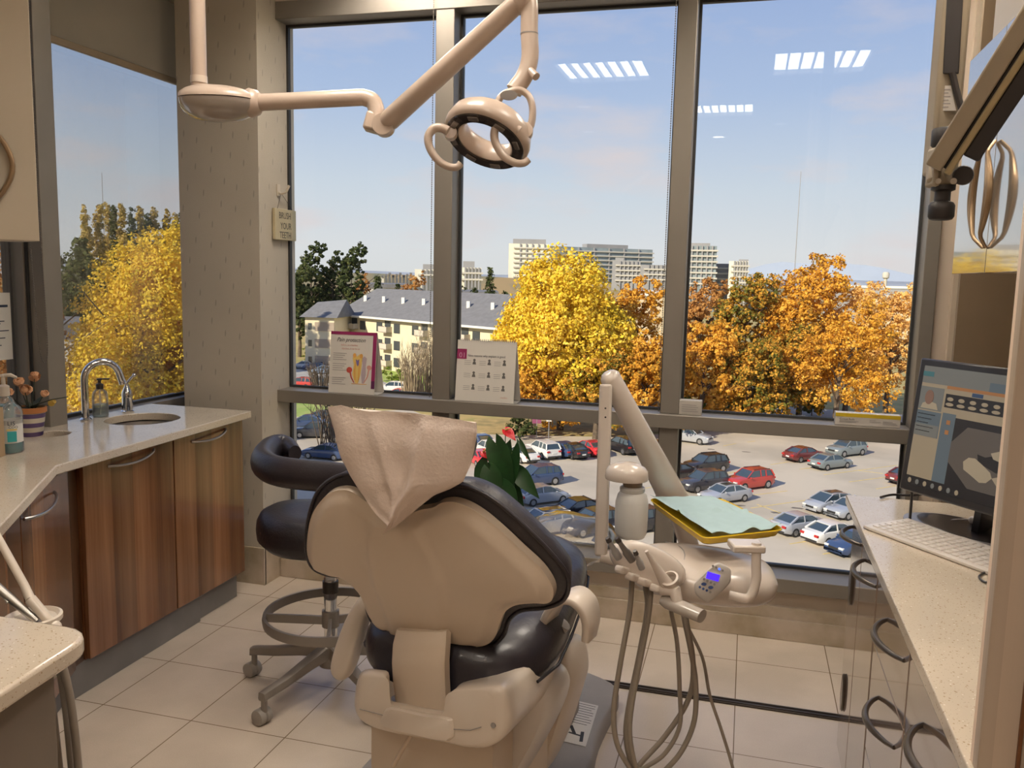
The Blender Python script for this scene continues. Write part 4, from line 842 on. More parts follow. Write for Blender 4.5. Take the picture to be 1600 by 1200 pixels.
# plinth
struct(MB().bx(-2.44,-2.405,2.30,3.33,0,.13).bx(-2.44,-2.425,3.35,3.66,0,.13).bx(-2.92,-2.44,3.645,3.66,0,.13).build('trim_plinth',M_plinth,bevel=.002))
v=Vector((.43,-.90,0)).normalized(); nn=Vector((v.y*-1,v.x,0)); nn=Vector((.90,.43,0)).normalized()
A0=Vector((-2.372,2.525,0)); 
t=empty('corner_cabinet','angled walnut cabinet in the near corner with a bow handle','cabinet',(-2.5,2.2,0))
MB().prism([A0-nn*.022+Vector((0,0,.13)),A0+v*.86-nn*.022+Vector((0,0,.13)),(-2.1,1.72,.13),(-2.93,1.72,.13),(-2.93,2.606,.13),(-2.41,2.606,.13)],(0,0,.787)).build('carcass',mat('dark_walnut',(.10,.045,.02),.35,noise_amt=.3,stretch=(10,10,.5)),t)
m=MB(); q0=A0+Vector((0,0,pl)); m.prism([q0,q0+v*.45,q0+v*.45-nn*.02,q0-nn*.02],(0,0,.777)); d=m.build('door',M_wood,t,bevel=.002)
m=MB(); q0=A0+v*.455+Vector((0,0,pl)); m.prism([q0,q0+v*.40,q0+v*.40-nn*.02,q0-nn*.02],(0,0,.777)); m.build('door',M_wood,t,bevel=.002)
handle_bow('handle',A0+v*.15+Vector((0,0,.862)),A0+v*.42+Vector((0,0,.842)),nn*.036,d,drop=.012)
MB().prism([A0-nn*.05,A0+v*.5-nn*.05,A0+v*.5-nn*.075,A0-nn*.075],(0,0,.13)).build('plinth',M_plinth,t)
# near left worktop
k=[]
k=[(-2.2,1.315),(-1.30,1.305)]+[(-1.235+.07*math.sin(a),1.235+.07*math.cos(a)) for a in [0,.3,.6,.9,1.2,1.5]]+[(-1.13,.95),(-1.13,.2),(-2.2,.2)]
t=empty('near_worktop','yellowish speckled quartz worktop corner in the lower left foreground','worktop',(-1.6,.8,.92)); slab('slab',k,[],.918,.955,mat('q2',(.62,.52,.33),.2) and M_quartz,t,bevel=.008)
t=empty('near_cabinet','grey brown cabinet under the near left worktop','cabinet',(-1.6,.8,0))
MB().bx(-2.2,-1.20,.22,1.225,.0,.917).build('carcass',mat('grey_brown_laminate',(.20,.165,.135),.45,noise_amt=.06),t,bevel=.003)
# suction / assistant instruments behind it
M_hose=mat('taupe_hose',(.27,.225,.18),.5,noise_amt=.06); M_wp=mat('dental_white',(.62,.54,.45),.28,noise_amt=.02,coat=.2); M_wg=mat('dental_grey',(.33,.31,.295),.35)
t=empty('assistant_unit','white suction holder with three hanging hoses behind the near left worktop','suction unit',(-1.5,1.5,0))
MB().lathe([(.052,0),(.058,.006),(.058,.016),(.052,.018),(.046,.010),(.001,.006)],(-1.47,1.45,.872),n=32).build('cup_rim',M_wp,t)
MB().tube([(-1.47,1.45,.875),(-1.46,1.46,.80),(-1.45,1.48,.74)],[.018,.016,.014],14).build('holder_arm',M_wp,t)
MB().tube([(-1.60,1.47,1.085),(-1.50,1.46,.95),(-1.475,1.45,.925)],[.008,.009,.010],14).tube([(-1.475,1.45,.925),(-1.42,1.45,.875)],[.012,.011],14).build('suction_handpiece',M_wp,t)
MB().tube([(-1.62,1.42,1.055),(-1.505,1.42,.925)],[.003,.0035],10).tube([(-1.535,1.42,.958),(-1.45,1.44,.882)],[.010,.008],14).build('metal_handpiece',M_steel,t)
MB().ball((-1.42,1.45,.868),(.02,.018,.017)).build('valve',M_wp,t)
for i,(a,b,c_,r_) in enumerate((((-1.42,1.45,.86),(-1.385,1.455,.70),(-1.375,1.47,.20),.0085),((-1.435,1.46,.85),(-1.408,1.46,.70),(-1.400,1.49,.20),.0065),((-1.45,1.45,.84),(-1.43,1.45,.70),(-1.42,1.46,.20),.007))):
    MB().tube(spline([a,b,((b[0]+c_[0])/2+.012,b[1],.45),c_,(c_[0]-.05,c_[1]+.02,.03),(c_[0]-.3,c_[1]+.05,.014)],8),r_,12).build('hose',M_hose,t)
MB().lathe([(.10,0),(.10,.03),(.03,.05),(.02,.74)],(-1.68,1.52,0),n=24).tube([(-1.68,1.52,.74),(-1.45,1.48,.75)],.016,12).build('stand',M_wg,t)
# flower pot
p0=Vector((-2.80,2.80,CT)); t=empty('flower_pot','striped purple and cream flower pot with orange rim holding peach silk flowers','flower pot',p0)
def stripes():
    m=mat('pot_stripes',(.55,.48,.38),.5); tt,b=nodes_of(m); n=tt.nodes.new; l=tt.links.new; tc=n('ShaderNodeTexCoord'); s=n('ShaderNodeSeparateXYZ'); l(tc.outputs['Object'],s.inputs[0])
    a=n('ShaderNodeMath'); a.operation='MULTIPLY'; a.inputs[1].default_value=1/.038; l(s.outputs[2],a.inputs[0]); fr=n('ShaderNodeMath'); fr.operation='FRACT'; l(a.outputs[0],fr.inputs[0]); g=n('ShaderNodeMath'); g.operation='LESS_THAN'; g.inputs[1].default_value=.48; l(fr.outputs[0],g.inputs[0])
    x=n('ShaderNodeMixRGB'); x.inputs[1].default_value=(.62,.55,.44,1); x.inputs[2].default_value=(.10,.06,.16,1); l(g.outputs[0],x.inputs[0]); l(x.outputs[0],b.inputs['Base Color']); return m
MB().lathe([(.040,0),(.042,.003),(.056,.105),(.052,.105),(.04,.01),(.001,.01)],p0,n=32,cap=False).build('pot',stripes(),t,smooth=50)
MB().lathe([(.056,.096),(.060,.098),(.060,.118),(.054,.119),(.05,.10)],p0,n=32,cap=False).build('rim',mat('terracotta',(.42,.16,.05),.5),t,smooth=50)
M_pet=mat('peach_petals',(.72,.38,.20),.7,noise_amt=.25,noise_scale=30); M_dleaf=mat('dark_leaves',(.035,.04,.02),.6)
MB().lathe([(.05,.108),(.001,.112)],p0,n=20).build('moss',M_dleaf,t)
rg=random.Random(5)
fl=[(.0,-.02,.185,.036),(.045,.03,.17,.026),(-.05,.0,.215,.034),(-.02,.05,.23,.032),(.03,-.055,.20,.03),(.04,.07,.125,.024),(-.06,-.05,.18,.03),(.01,.02,.245,.028)]
for i,(dx,dy,dz,r_) in enumerate(fl):
    c=p0+Vector((dx,dy,dz)); m=MB()
    for q in range(20):
        a=rg.uniform(0,6.28); el_=rg.uniform(.0,1.3); n_=Vector((math.cos(a)*math.cos(el_),math.sin(a)*math.cos(el_),math.sin(el_))); x,y=frame(n_); rr=r_*rg.uniform(.55,1); pc=c+n_*rr*.55
        m.face([m.b.verts.new(pc+x*rr*.5*math.cos(2*math.pi*k/8)+y*rr*.5*math.sin(2*math.pi*k/8)+n_*rr*.15*math.cos(2*math.pi*k/4)) for k in range(8)])
    m.ball(c,r_*.5,8); m.build('flower',M_pet if i!=5 else mat('yellow_petals',(.6,.40,.08),.7),t)
    MB().tube([p0+Vector((dx*.2,dy*.2,.10)),c],.0018,6).build('stem',M_dleaf,t)
m=MB()
for q in range(16):
    a=rg.uniform(0,6.28); L_=rg.uniform(.05,.11); d=Vector((math.cos(a),math.sin(a),rg.uniform(-.1,.7))).normalized(); b=p0+Vector((0,0,.115)); s_=d.cross(Vector((0,0,1))).normalized()*.014
    vs=[b,b+d*L_*.4+s_,b+d*L_,b+d*L_*.4-s_]; m.face([m.b.verts.new(x) for x in vs])
m.tube([p0+Vector((0,0,.12)),p0+Vector((.06,.05,.145)),p0+Vector((.11,.085,.155))],.0018,6); m.build('leaves',M_dleaf,t,solid=.001)
# mouthwash bottle
M_teal=glassmat('teal_liquid',(.02,.50,.52),.7,.02,1.4,body=.35,bodycol=(.0,.42,.46)); M_lab=mat('bottle_label',(.70,.68,.64),.5)
b0=Vector((-2.605,2.515,CT)); t=empty('mouthwash_bottle','teal mouthwash bottle with white label on the left worktop','bottle',b0)
MB().lathe([(.001,0),(.040,0),(.044,.006),(.044,.035),(.041,.042),(.041,.105),(.044,.115),(.044,.150),(.036,.170),(.018,.182),(.015,.19)],b0,n=32,cap=False,sx=.72).build('bottle',M_clear,t,smooth=50)
MB().lathe([(.001,.003),(.038,.003),(.0415,.008),(.0415,.034),(.039,.042),(.039,.098),(.001,.098)],b0,n=32,sx=.72).build('liquid',M_teal,t,smooth=50)
cd=Vector((-b0.x,-b0.y,0)).normalized(); sd_=Vector((-cd.y,cd.x,0))
m=MB(); 
MB().lathe([(.0418,.040),(.0418,.125)],b0,n=32,sx=.735,cap=False).build('label_sleeve',M_lab,t)
tm=mat('label_ink',(.02,.03,.06),.5); tb=mat('label_teal',(.03,.36,.38),.5); gd=mat('label_gold',(.70,.50,.10),.5)
lc=b0+cd*.0425; ld=sd_
text('lettering','LIS',.022,tm,t,lc-ld*.014+Vector((0,0,.108)),ld,(0,0,1)); text('lettering','COO',.013,tm,t,lc-ld*.010+Vector((0,0,.097)),ld,(0,0,1))
MB().box(lc+Vector((0,0,.092)),(.034,.0015,.004),Matrix((ld,cd,(0,0,1))).transposed()).build('gold_band',gd,t)
MB().box(lc+Vector((0,0,.066)),(.030,.0015,.038),Matrix((ld,cd,(0,0,1))).transposed()).build('blue_panel',tb,t)
# pump bottle behind-left
b1=Vector((-2.70,2.58,CT)); t=empty('pump_bottle','tall white pump bottle with teal liquid at the left edge','bottle',b1)
MB().lathe([(.001,0),(.030,0),(.034,.005),(.034,.17),(.028,.19),(.016,.20),(.016,.205)],b1,n=28,cap=False).build('bottle',M_clear,t,smooth=50)
MB().lathe([(.001,.003),(.0315,.003),(.0315,.165),(.001,.165)],b1,n=28).build('liquid',M_teal,t,smooth=50)
MB().lathe([(.019,.198),(.020,.202),(.020,.235),(.012,.24),(.007,.242),(.007,.27),(.010,.272),(.010,.28),(.002,.281)],b1,n=20).tube([b1+Vector((0,0,.275)),b1+Vector((.025,.01,.278)),b1+Vector((.045,.018,.268))],[.008,.007,.005],10).build('pump',M_wp,t)
# brown box at left edge
t=empty('cardboard_box','tan box edge at the far left beside the mouthwash bottle','box',(-2.56,2.36,CT)); MB().box((-2.603,2.405,CT+.09),(.07,.10,.18),Matrix.Rotation(.3,3,'Z')).build('box',mat('tan_card',(.36,.25,.14),.8),t,bevel=.002)
# notice on the far left window
t=empty('window_notice','white printed notice taped to the far left window pane','notice',(-2.985,2.81,1.4)); tp=ony(0,0,1)
Y0,Y1=2.72,2.815
MB().bx(-2.9935,-2.9925,2.70,2.915,1.25,1.53).build('paper',mat('paper',(.62,.60,.56),.8),t)
m=MB()
for i,z in enumerate((1.49,1.43,1.42,1.39,1.36,1.33)): m.bx(-2.9915,-2.992,2.74,2.90-.02*(i%3),z-.02,z-.016+(.006 if i==0 else 0))
m.build('print',tm,t)
# upper left cabinet with leaf handle (angled)
u=Vector((.7071,.7071,0)); nv=Vector((.7071,-.7071,0)); Z=Vector((0,0,1)); E0=Vector((-2.376,2.45,1.73))
t=empty('wall_cabinet','cream upper cabinet door with curved leaf handle at the far left','cabinet',E0)
MB().prism([E0-nv*.022,E0-u*.34-nv*.022,E0-u*.34-nv*.21,E0-u*.06-nv*.26],(0,0,1.40)).build('carcass',M_cream,t)
q=E0; d=MB().prism([q,q-u*.36,q-u*.36-nv*.02,q-nv*.02],(0,0,1.38)).build('door',M_cream,t,bevel=.003)
def leaf_handle(A,top,bot,bulge,out,parent,m,r=.006,w2=.0):
    """crescent pull: thin outer arc bulging along the door, tips at top and bottom"""
    P=[]
    for k in range(17):
        s=k/16; a_=math.sin(math.pi*s); P.append(Vector(top).lerp(Vector(bot),s)+Vector(bulge)*a_+Vector(out)*min(1,a_*2.5+.15))
    return MB().tube(P,[r*(.35+.65*min(1,math.sin(math.pi*k/16)*1.6)) for k in range(17)],10,flat=1.0).build('handle',m,parent)
M_hb=mat('bronze_handle',(.36,.25,.15),.35,metal=.7)
hc=E0-u*.175
for s_,b_ in ((0,.105),(0,.060)): leaf_handle(None,hc+Z*.42,hc+Z*.075,u*b_,nv*.02,d,M_hb,.0085)
# sign and hook on the column
sx=-2.384
t=empty('wall_hook','small cream coat hook on the wallpapered column','hook',(sx,4.03,2.04)); MB().bx(sx,sx+.006,4.015,4.045,2.03,2.09).build('plate',M_cream,t,bevel=.002)
MB().tube([(sx+.004,4.03,2.05),(sx+.02,4.03,2.04),(sx+.045,4.035,2.05),(sx+.06,4.04,2.085)],[.007,.006,.006,.007],10).build('peg',M_cream,t)
t=empty('hanging_sign','small cream wooden sign reading brush your teeth hanging from the hook','sign',(sx,4.07,1.89))
MB().bx(sx+.004,sx+.022,3.965,4.175,1.805,1.965).build('board',mat('sign_board',(.55,.47,.30),.6,noise_amt=.08,noise_scale=10),t,bevel=.003)
MB().tube([(sx+.013,4.0,1.963),(sx+.018,4.032,2.045),(sx+.013,4.15,1.968)],.0012,6).build('string',M_dark,t)
ink=mat('sign_ink',(.06,.055,.05),.7)
for k,(s_,z,y) in enumerate((('BRUSH',1.915,4.0),('YOUR',1.862,4.015),('TEETH',1.815,4.005))): text('lettering',s_,.048,ink,t,(sx+.0225,y+.0,z),(0,1,0),(0,0,1),sx=.82)
# ================================================================== WINDOW SILL THINGS
SZ=1.02
M_pap=mat('glossy_paper',(.66,.62,.56),.35,noise_amt=.02); M_mag=mat('magenta_ink',(.28,.02,.10),.4); M_gink=mat('grey_ink',(.30,.28,.27),.6); M_dink=mat('dark_ink',(.03,.03,.035),.6)
M_or=mat('orange_ink',(.70,.35,.08),.5); M_rd=mat('red_ink',(.50,.07,.05),.5); M_bl=mat('violet_ink',(.16,.12,.30),.5); M_yl=mat('yellow_ink',(.72,.50,.14),.5); M_sink=mat('salmon_ink',(.60,.30,.24),.6)
def easel(name,label,x0,x1,zt):
    t=empty(name,label,'flip chart',((x0+x1)/2,4.07,SZ),group='flip charts on the window rail')
    y0,y1=4.018,4.055; n=Vector((0,-(zt-SZ),-(y1-y0)));n=Vector((0,-(zt-SZ),(y1-y0))).normalized(); upv=Vector((0,y1-y0,zt-SZ)).normalized(); 
    P=lambda u,v,d=0: Vector((x0,y0,SZ+.002))+Vector((u,0,0))+upv*v+n*d
    H=(Vector((0,y1-y0,zt-SZ))).length; Wd=x1-x0
    m=MB(); m.prism([P(0,0),P(Wd,0),P(Wd,H),P(0,H)],-n*.004); m.build('page',M_pap,t)
    m=MB(); a=[P(0,H-.002,-.004),P(Wd,H-.002,-.004),Vector((x1+.008,4.123,SZ+.004)),Vector((x0+.008,4.123,SZ+.004))]; m.prism(a,(0,.003,.0)); m.build('stand',M_pap,t)
    m=MB(); m.prism([Vector((x0+.003,y0+.012,SZ+.001)),Vector((x1+.012,y0+.012,SZ+.001)),Vector((x1+.006,4.12,SZ+.001)),Vector((x0+.006,4.12,SZ+.001))],(0,0,.002)); m.build('foot',M_pap,t)
    def rect(name_,u0,v0,u1,v1,mm,d=.0008): return MB().prism([P(u0,v0),P(u1,v0),P(u1,v1),P(u0,v1)],n*d).build(name_,mm,t)
    def poly(m_,pts,d=.001): m_.prism([P(u,v) for u,v in pts],n*d)
    return t,P,H,Wd,rect,poly,upv,n
t,P,H,Wd,rect,poly,upv,nrm=easel('flip_chart','white flip chart with crimson border and a tooth drawing titled Pain protection',-2.095,-1.835,1.338)
m=MB(); m.prism([P(0,H-.016),P(Wd,H-.016),P(Wd,H),P(0,H)],nrm*.0008); m.prism([P(Wd-.020,.07),P(Wd,.07),P(Wd,H-.016),P(Wd-.020,H-.016)],nrm*.0008); m.build('border',M_mag,t)
rect('border_end',Wd-.020,.03,Wd,.07,mat('dark_plum',(.10,.015,.07),.4))
text('title','Pain protection',.031,M_dink,t,P(.035,H-.052,.0006),(1,0,0),upv,shear=.35,sx=.84)
text('subtitle','before, as a fearless',.014,M_sink,t,P(.060,H-.074,.0006),(1,0,0),upv,sx=.85); text('subtitle','injection, it can be so',.014,M_sink,t,P(.065,H-.092,.0006),(1,0,0),upv,sx=.85)
m=MB()
for v0,n_ in ((.205,4),(.150,4),(.078,4)):
    for k in range(n_): poly(m,[(.018,v0-k*.011),(.095-.01*((k*7)%3),v0-k*.011),(.095-.01*((k*7)%3),v0-k*.011+.003),(.018,v0-k*.011+.003)])
m.build('body_text',M_gink,t)
def blob(m,cu,cv,ru,rv,tilt=0,n=16,d=.001): poly(m,[(cu+ru*math.cos(a)*math.cos(tilt)-rv*math.sin(a)*math.sin(tilt),cv+ru*math.cos(a)*math.sin(tilt)+rv*math.sin(a)*math.cos(tilt)) for a in [2*math.pi*k/n for k in range(n)]],d)
m=MB(); poly(m,[(.150,.055),(.132,.10),(.138,.15),(.130,.185),(.142,.205),(.155,.192),(.168,.205),(.186,.196),(.182,.15),(.178,.10),(.166,.055)],.001); m.build('tooth',M_yl,t)
m=MB(); poly(m,[(.188,.055),(.182,.10),(.188,.15),(.182,.185),(.196,.196),(.210,.186),(.206,.15),(.208,.10),(.200,.055)],.0009); m.build('second_tooth',mat('mauve_ink',(.42,.34,.36),.5),t)
m=MB(); poly(m,[(.146,.07),(.141,.12),(.146,.165),(.150,.165),(.149,.12),(.152,.07)],.0013); poly(m,[(.170,.07),(.172,.12),(.172,.165),(.168,.165),(.166,.12),(.166,.07)],.0013); blob(m,.140,.198,.009,.012,0,12,.0013); blob(m,.178,.196,.009,.012,0,12,.0013); m.build('tooth_roots',M_or,t)
m=MB(); poly(m,[(.153,.155),(.148,.180),(.158,.172),(.168,.180),(.166,.150),(.160,.142)],.0014); m.build('nerve',M_bl,t)
m=MB(); blob(m,.114,.122,.016,.015,.3,16,.0012); poly(m,[(.124,.110),(.130,.085),(.146,.058),(.142,.056),(.124,.082),(.116,.110)],.0011); m.build('left_sprout',M_rd,t)
m=MB(); blob(m,.226,.138,.014,.012,-.4,16,.0012); poly(m,[(.220,.128),(.214,.09),(.196,.058),(.200,.056),(.220,.088),(.228,.126)],.0011); m.build('right_sprout',M_sink,t)
rect('ground_line',.130,.050,.215,.053,M_or)
text('foot_print','TREATMENT WILL BE GOOD FOR YOUR TEETH',.008,M_dink,t,(-2.07,4.0285,SZ+.0035),(1,0,0),(0,.4,.9))
t,P,H,Wd,rect,poly,upv,nrm=easel('flip_chart','white spiral bound flip chart with magenta corner and nine small icons',-1.395,-1.09,1.322)
rect('corner_block',0,H-.095,.050,H-.045,M_mag)
text('block_number','01',.036,mat('pale_magenta',(.55,.30,.42),.5),t,P(.010,H-.088,.001),(1,0,0),upv)
text('heading','Nine reasons why implant is good',.0165,M_dink,t,P(.056,H-.082,.0006),(1,0,0),upv,sx=.86)
text('brand_print','medics',.013,M_sink,t,P(.236,.022,.0006),(1,0,0),upv)
m=MB()
for r_ in range(3):
    for c_ in range(3):
        u=.040+c_*.078; v=.200-r_*.063
        for k in range(3): poly(m,[(u,v-k*.009),(u+.034,v-k*.009),(u+.034,v-k*.009+.002),(u,v-k*.009+.002)])
        m2=MB(); poly(m2,[(u+.052+x_,v+y_) for x_,y_ in((-.009,-.016),(.009,-.016),(.007,-.004),(.003,-.001),(.007,.006),(.003,.012),(-.003,.012),(-.007,.006),(-.003,-.001),(-.007,-.004))]); m2.build('icon',mat('icon_ink',(.12,.11,.10),.6),t)
m.build('body_text',M_gink,t)
m=MB()
for k in range(30):
    c=P(.012+k*.0097,H+.001,-.002); m.tube([c+Vector((0,-.004,-.006)),c+Vector((0,-.006,.002)),c+Vector((0,.0,.007)),c+Vector((0,.006,.002)),c+Vector((0,.005,-.006))],.0011,6)
m.build('spiral_binding',M_gink,t)
def boxthing(label,x0,x1,y0,y1,h,ms,name='carton'):
    t=empty(name,label,'box',((x0+x1)/2,(y0+y1)/2,SZ),group='cartons on the window rail'); MB().bx(x0,x1,y0,y1,SZ+.0005,SZ+h).build('box',ms,t,bevel=.0015); return t
t=boxthing('small white carton with grey print on the window rail beside the middle mullion',-.288+.0,-.185,4.03,4.09,.068,mat('grey_white_card',(.50,.46,.41),.7,noise_amt=.06,noise_scale=20))
m=MB(); [m.bx(-.275,-.20-.008*(k%2),4.029,4.03,SZ+.016+k*.010,SZ+.019+k*.010) for k in range(4)]; m.build('print',M_gink,t)
t=boxthing('long white carton with yellow stripe on the window rail at the right',.402,.672,4.03,4.085,.055,mat('white_card',(.62,.57,.52),.6))
MB().bx(.402,.672,4.029,4.03,SZ+.038,SZ+.0545).build('stripe',mat('yellow_card',(.62,.44,.02),.5),t)
text('lettering','Cotton Rolls',.012,M_dink,t,(.420,4.0288,SZ+.024),(1,0,0),(0,0,1)); 
m=MB(); [m.bx(a,b,4.0285,4.03,SZ+z,SZ+z+.002) for a,b,z in((.42,.50,.018),(.42,.49,.013),(.545,.57,.026),(.545,.59,.020),(.60,.655,.018),(.60,.66,.012),(.60,.64,.024))]; m.build('print',M_gink,t)
# ================================================================== ANTHURIUM
pb=ony(786,800,3.62); pb.z=0
t=empty('anthurium','leafy anthurium with two red flowers standing behind the dental chair','plant',pb)
MB().lathe([(.10,0),(.11,.01),(.12,.30),(.135,.40),(.13,.41),(.11,.40),(.10,.36),(.001,.36)],pb,n=32,cap=False).build('pot',mat('white_pot',(.55,.52,.46),.4),t,smooth=50)
MB().lathe([(.115,.375),(.001,.38)],pb,n=24).build('soil',mat('soil',(.04,.028,.018),.95),t)
M_ant=mat('anthurium_leaf',(.025,.075,.022),.35,noise_amt=.3,noise_scale=20,spec=.5)
M_flo=mat('anthurium_red',(.60,.012,.02),.3)
def heart(m,c,tip,wd,nv,fold=.18):
    """heart shaped leaf from the stalk joint c to the tip"""
    c=Vector(c);tip=Vector(tip);d=tip-c;L_=d.length;d.normalize();s=d.cross(Vector(nv)).normalized();n_=s.cross(d)
    prof=[(-.20,.30),(-.10,.62),(.06,.86),(.22,.95),(.40,.86),(.60,.62),(.80,.32),(.93,.12)]
    mid=[c+d*L_*u+n_*(-L_*.22*u*u) for u in(-.02,0.0,.06,.22,.40,.60,.80,.93)]
    tipv=m.b.verts.new(c+d*L_-n_*L_*.24); M_=[m.b.verts.new(p) for p in mid]
    for sg in(-1,1):
        E_=[m.b.verts.new(mid[i]+d*L_*(u-(-.02,0.0,.06,.22,.40,.60,.80,.93)[i])+s*sg*wd*.5*w_+n_*wd*fold*w_) for i,(u,w_) in enumerate(prof)]
        for i in range(7): m.face([M_[i],M_[i+1],E_[i+1],E_[i]])
        m.face([M_[7],tipv,E_[7]])
def P3(x,y,dy=0): return ony(x,y,3.62+dy)
LV=[((775,694),(800,772),.115,-.06),((800,706),(780,800),.11,-.03),((765,735),(778,790),.10,-.12),((762,724),(744,782),.10,-.06),((757,742),(742,770),.06,.02),((806,735),(842,778),.085,0),((812,690),(828,722),.03,-.02),((785,760),(806,814),.11,-.08),((770,770),(786,818),.11,-.02),((800,760),(812,838),.10,.03),((758,775),(770,812),.09,.04),((790,790),(804,812),.09,-.12)]
m=MB(); sm=MB()
for i,(a,b,wd,dy) in enumerate(LV):
    A=P3(*a,dy);B=P3(*b,dy-.03); q=MB(); heart(q,A,B,wd,(.1*(i%3-1),-1,.45)); q.build('leaf',M_ant,t,solid=.0012,smooth=80)
    sm.tube(spline([pb+Vector((.02*(i%3-1),.01*(i%2),.37)),(pb+Vector((0,0,.40))).lerp(A,.55)+Vector((0,0,.03)),A],5),.0028,7)
for a,b,wd,dy in (((790,672),(806,686),.05,-.05),((755,706),(769,716),.055,-.05)):
    A=P3(*a,dy);B=P3(*b,dy-.02); q=MB(); heart(q,A,B,wd,(0,-.6,.8),.1); fo=q.build('flower',M_flo,t,solid=.0012,smooth=80)
    MB().tube([A,A.lerp(B,.35)+Vector((0,-.01,.022)),A.lerp(B,.6)+Vector((0,-.012,.032))],[.004,.0035,.002],8).build('spadix',M_yl,fo)
    sm.tube(spline([pb+Vector((0,0,.37)),(pb+Vector((0,0,.40))).lerp(A,.5)+Vector((0,0,.04)),A],5),.0022,7)
sm.build('stems',mat('stem_green',(.10,.13,.04),.5),t)
# ================================================================== RIGHT SIDE CABINETS
XC=.345; XF=.372
M_lamr=mat('taupe_gloss_door',(.29,.215,.165),.05,coat=1.0,noise_amt=.05,noise_scale=2,spec=.7,stretch=(1,1,.2))
M_mir=mat('mirror_gloss_door',(.55,.50,.43),.035,metal=.55,coat=1.0)
M_hm=mat('pewter_handle',(.20,.175,.15),.3,metal=.85)
t=empty('right_worktop','speckled cream quartz worktop on the right under the computer monitor','worktop',(.9,1.5,.92))
slab('slab',[(XC,2.962),(1.415,2.962),(1.415,-.6),(XC,-.6)],[],CT-.03,CT,M_quartz,t,bevel=.004)
def crescent(parent,y0,y1,z,out=.045,vert=False):
    P_=[]
    for k in range(15):
        s=k/14; a_=math.sin(math.pi*s)**.75
        P_.append(Vector((XF-out*a_,y0+(y1-y0)*s,z)))
    return MB().tube(P_,[.0045+.0035*math.sin(math.pi*k/14) for k in range(15)],10,hint=Vector((0,0,1)),flat=1.2).build('handle',M_hm,parent)
def dcab(label,y0,y1,fronts,name='drawer_cabinet'):
    t=empty(name,label,'cabinet',(.8,(y0+y1)/2,0),group='glossy taupe cabinets under the right worktop')
    MB().bx(XF+.022,1.41,y0+.001,y1-.001,.09,CT-.032).bx(.42,1.41,y0+.001,y1-.001,0,.09).build('carcass',M_dark,t)
    for i,(za,zb,hs) in enumerate(fronts):
        d=MB().bx(XF,XF+.02,y0+.003,y1-.003,za,zb).build('drawer' if len(fronts)>1 else 'door',M_lamr,t,bevel=.0015)
        for h in hs: crescent(d,*h)
    return t
t=dcab('glossy taupe cabinet at the window end of the right worktop',2.70,2.945,[(.09,.918,[(2.935,2.73,.855)])],'end_cabinet')
for z in(.68,.315): 
    MB().lathe([(.001,0),(.062,0),(.066,.004),(.06,.008),(.001,.008)],(XF,2.86,z),(-1,0,0),24,sx=.42 if True else 1,sy=1,hint=Vector((0,0,1))).build('oval_pull',M_hm,t)
t=dcab('glossy taupe cabinet second from the window end',2.385,2.697,[(.09,.918,[(2.625,2.395,.842)])],'end_cabinet')
t=dcab('glossy taupe drawer cabinet in the middle with two leaf shaped pulls',1.90,2.37,[(.70,.918,[(2.193,1.956,.83)]),(.40,.696,[(2.228,1.985,.61)]),(.09,.396,[(2.228,1.985,.30)])])
t=dcab('glossy taupe drawer cabinet nearest the viewer',1.35,1.895,[(.70,.918,[(1.73,1.49,.80)]),(.40,.696,[(1.73,1.49,.60)]),(.09,.396,[(1.73,1.49,.28)])])
t=dcab('plain taupe cabinet at the bottom right corner',.6,1.345,[(.09,.918,[])],'end_cabinet')
# upper cabinets
XU=.60
t=empty('upper_cabinet','mirror glossy upper cabinet with crossed leaf handles above the monitor','cabinet',(.9,2.6,1.68),group='upper cabinets on the right wall')
MB().bx(XU+.022,1.41,1.60,2.93,1.69,2.315).build('carcass',M_cream,t)
for y0,y1 in((2.548,2.93),(2.16,2.544),(1.60,2.156)):
    d=MB().bx(XU,XU+.02,y0,y1,1.685,2.318).build('door',M_mir,t,bevel=.0015)
    def up_h(yb,sg,w_):
        P_=[]; n_=22
        for k in range(n_+1):
            s=k/n_; a_=math.sin(math.pi*s); P_.append(Vector((XU-.006-.022*min(1,a_*3),yb+sg*w_*a_,1.888-.245*(s*2-1)*.56)))
        return MB().tube(P_,[.0035+.0055*math.sin(math.pi*k/n_) for k in range(n_+1)],10).build('handle',M_hb,d)
    if y1>2.9: up_h(2.555,1,.085); up_h(2.565,1,.055)
    elif y1>2.5: up_h(2.538,-1,.085); up_h(2.528,-1,.055)
t=empty('soffit','tan boxed soffit above the glossy upper cabinet','soffit',(1,2.5,2.32)); struct(t); del t['label']; del t['category']; MB().bx(.655,1.42,1.2,2.93,2.325,2.56).build('box',M_cream,t)
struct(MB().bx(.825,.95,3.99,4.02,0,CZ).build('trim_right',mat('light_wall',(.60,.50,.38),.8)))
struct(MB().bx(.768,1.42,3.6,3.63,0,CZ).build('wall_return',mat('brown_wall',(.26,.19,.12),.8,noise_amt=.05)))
# tall cabinet panel at the near right
t=empty('tall_cabinet','pale wood tall cabinet side with brown edge line at the right border','cabinet',(.9,1.2,0))
M_pw=wood('pale_wood',(9,9,.25),((.70,.56,.44),(.65,.51,.39),(.76,.62,.50)),rough=.45,coat=.1)
MB().bx(.405,1.40,.70,1.325,CT+.0005,3.1).build('body',M_pw,t)
MB().bx(.352,.404,1.285,1.325,CT+.0005,3.1).build('edge_band',M_pw,t,bevel=.002)
MB().bx(.3995,.4042,1.28,1.3262,CT+.0005,3.1).build('brown_line',mat('brown_edge',(.16,.06,.02),.5),t)
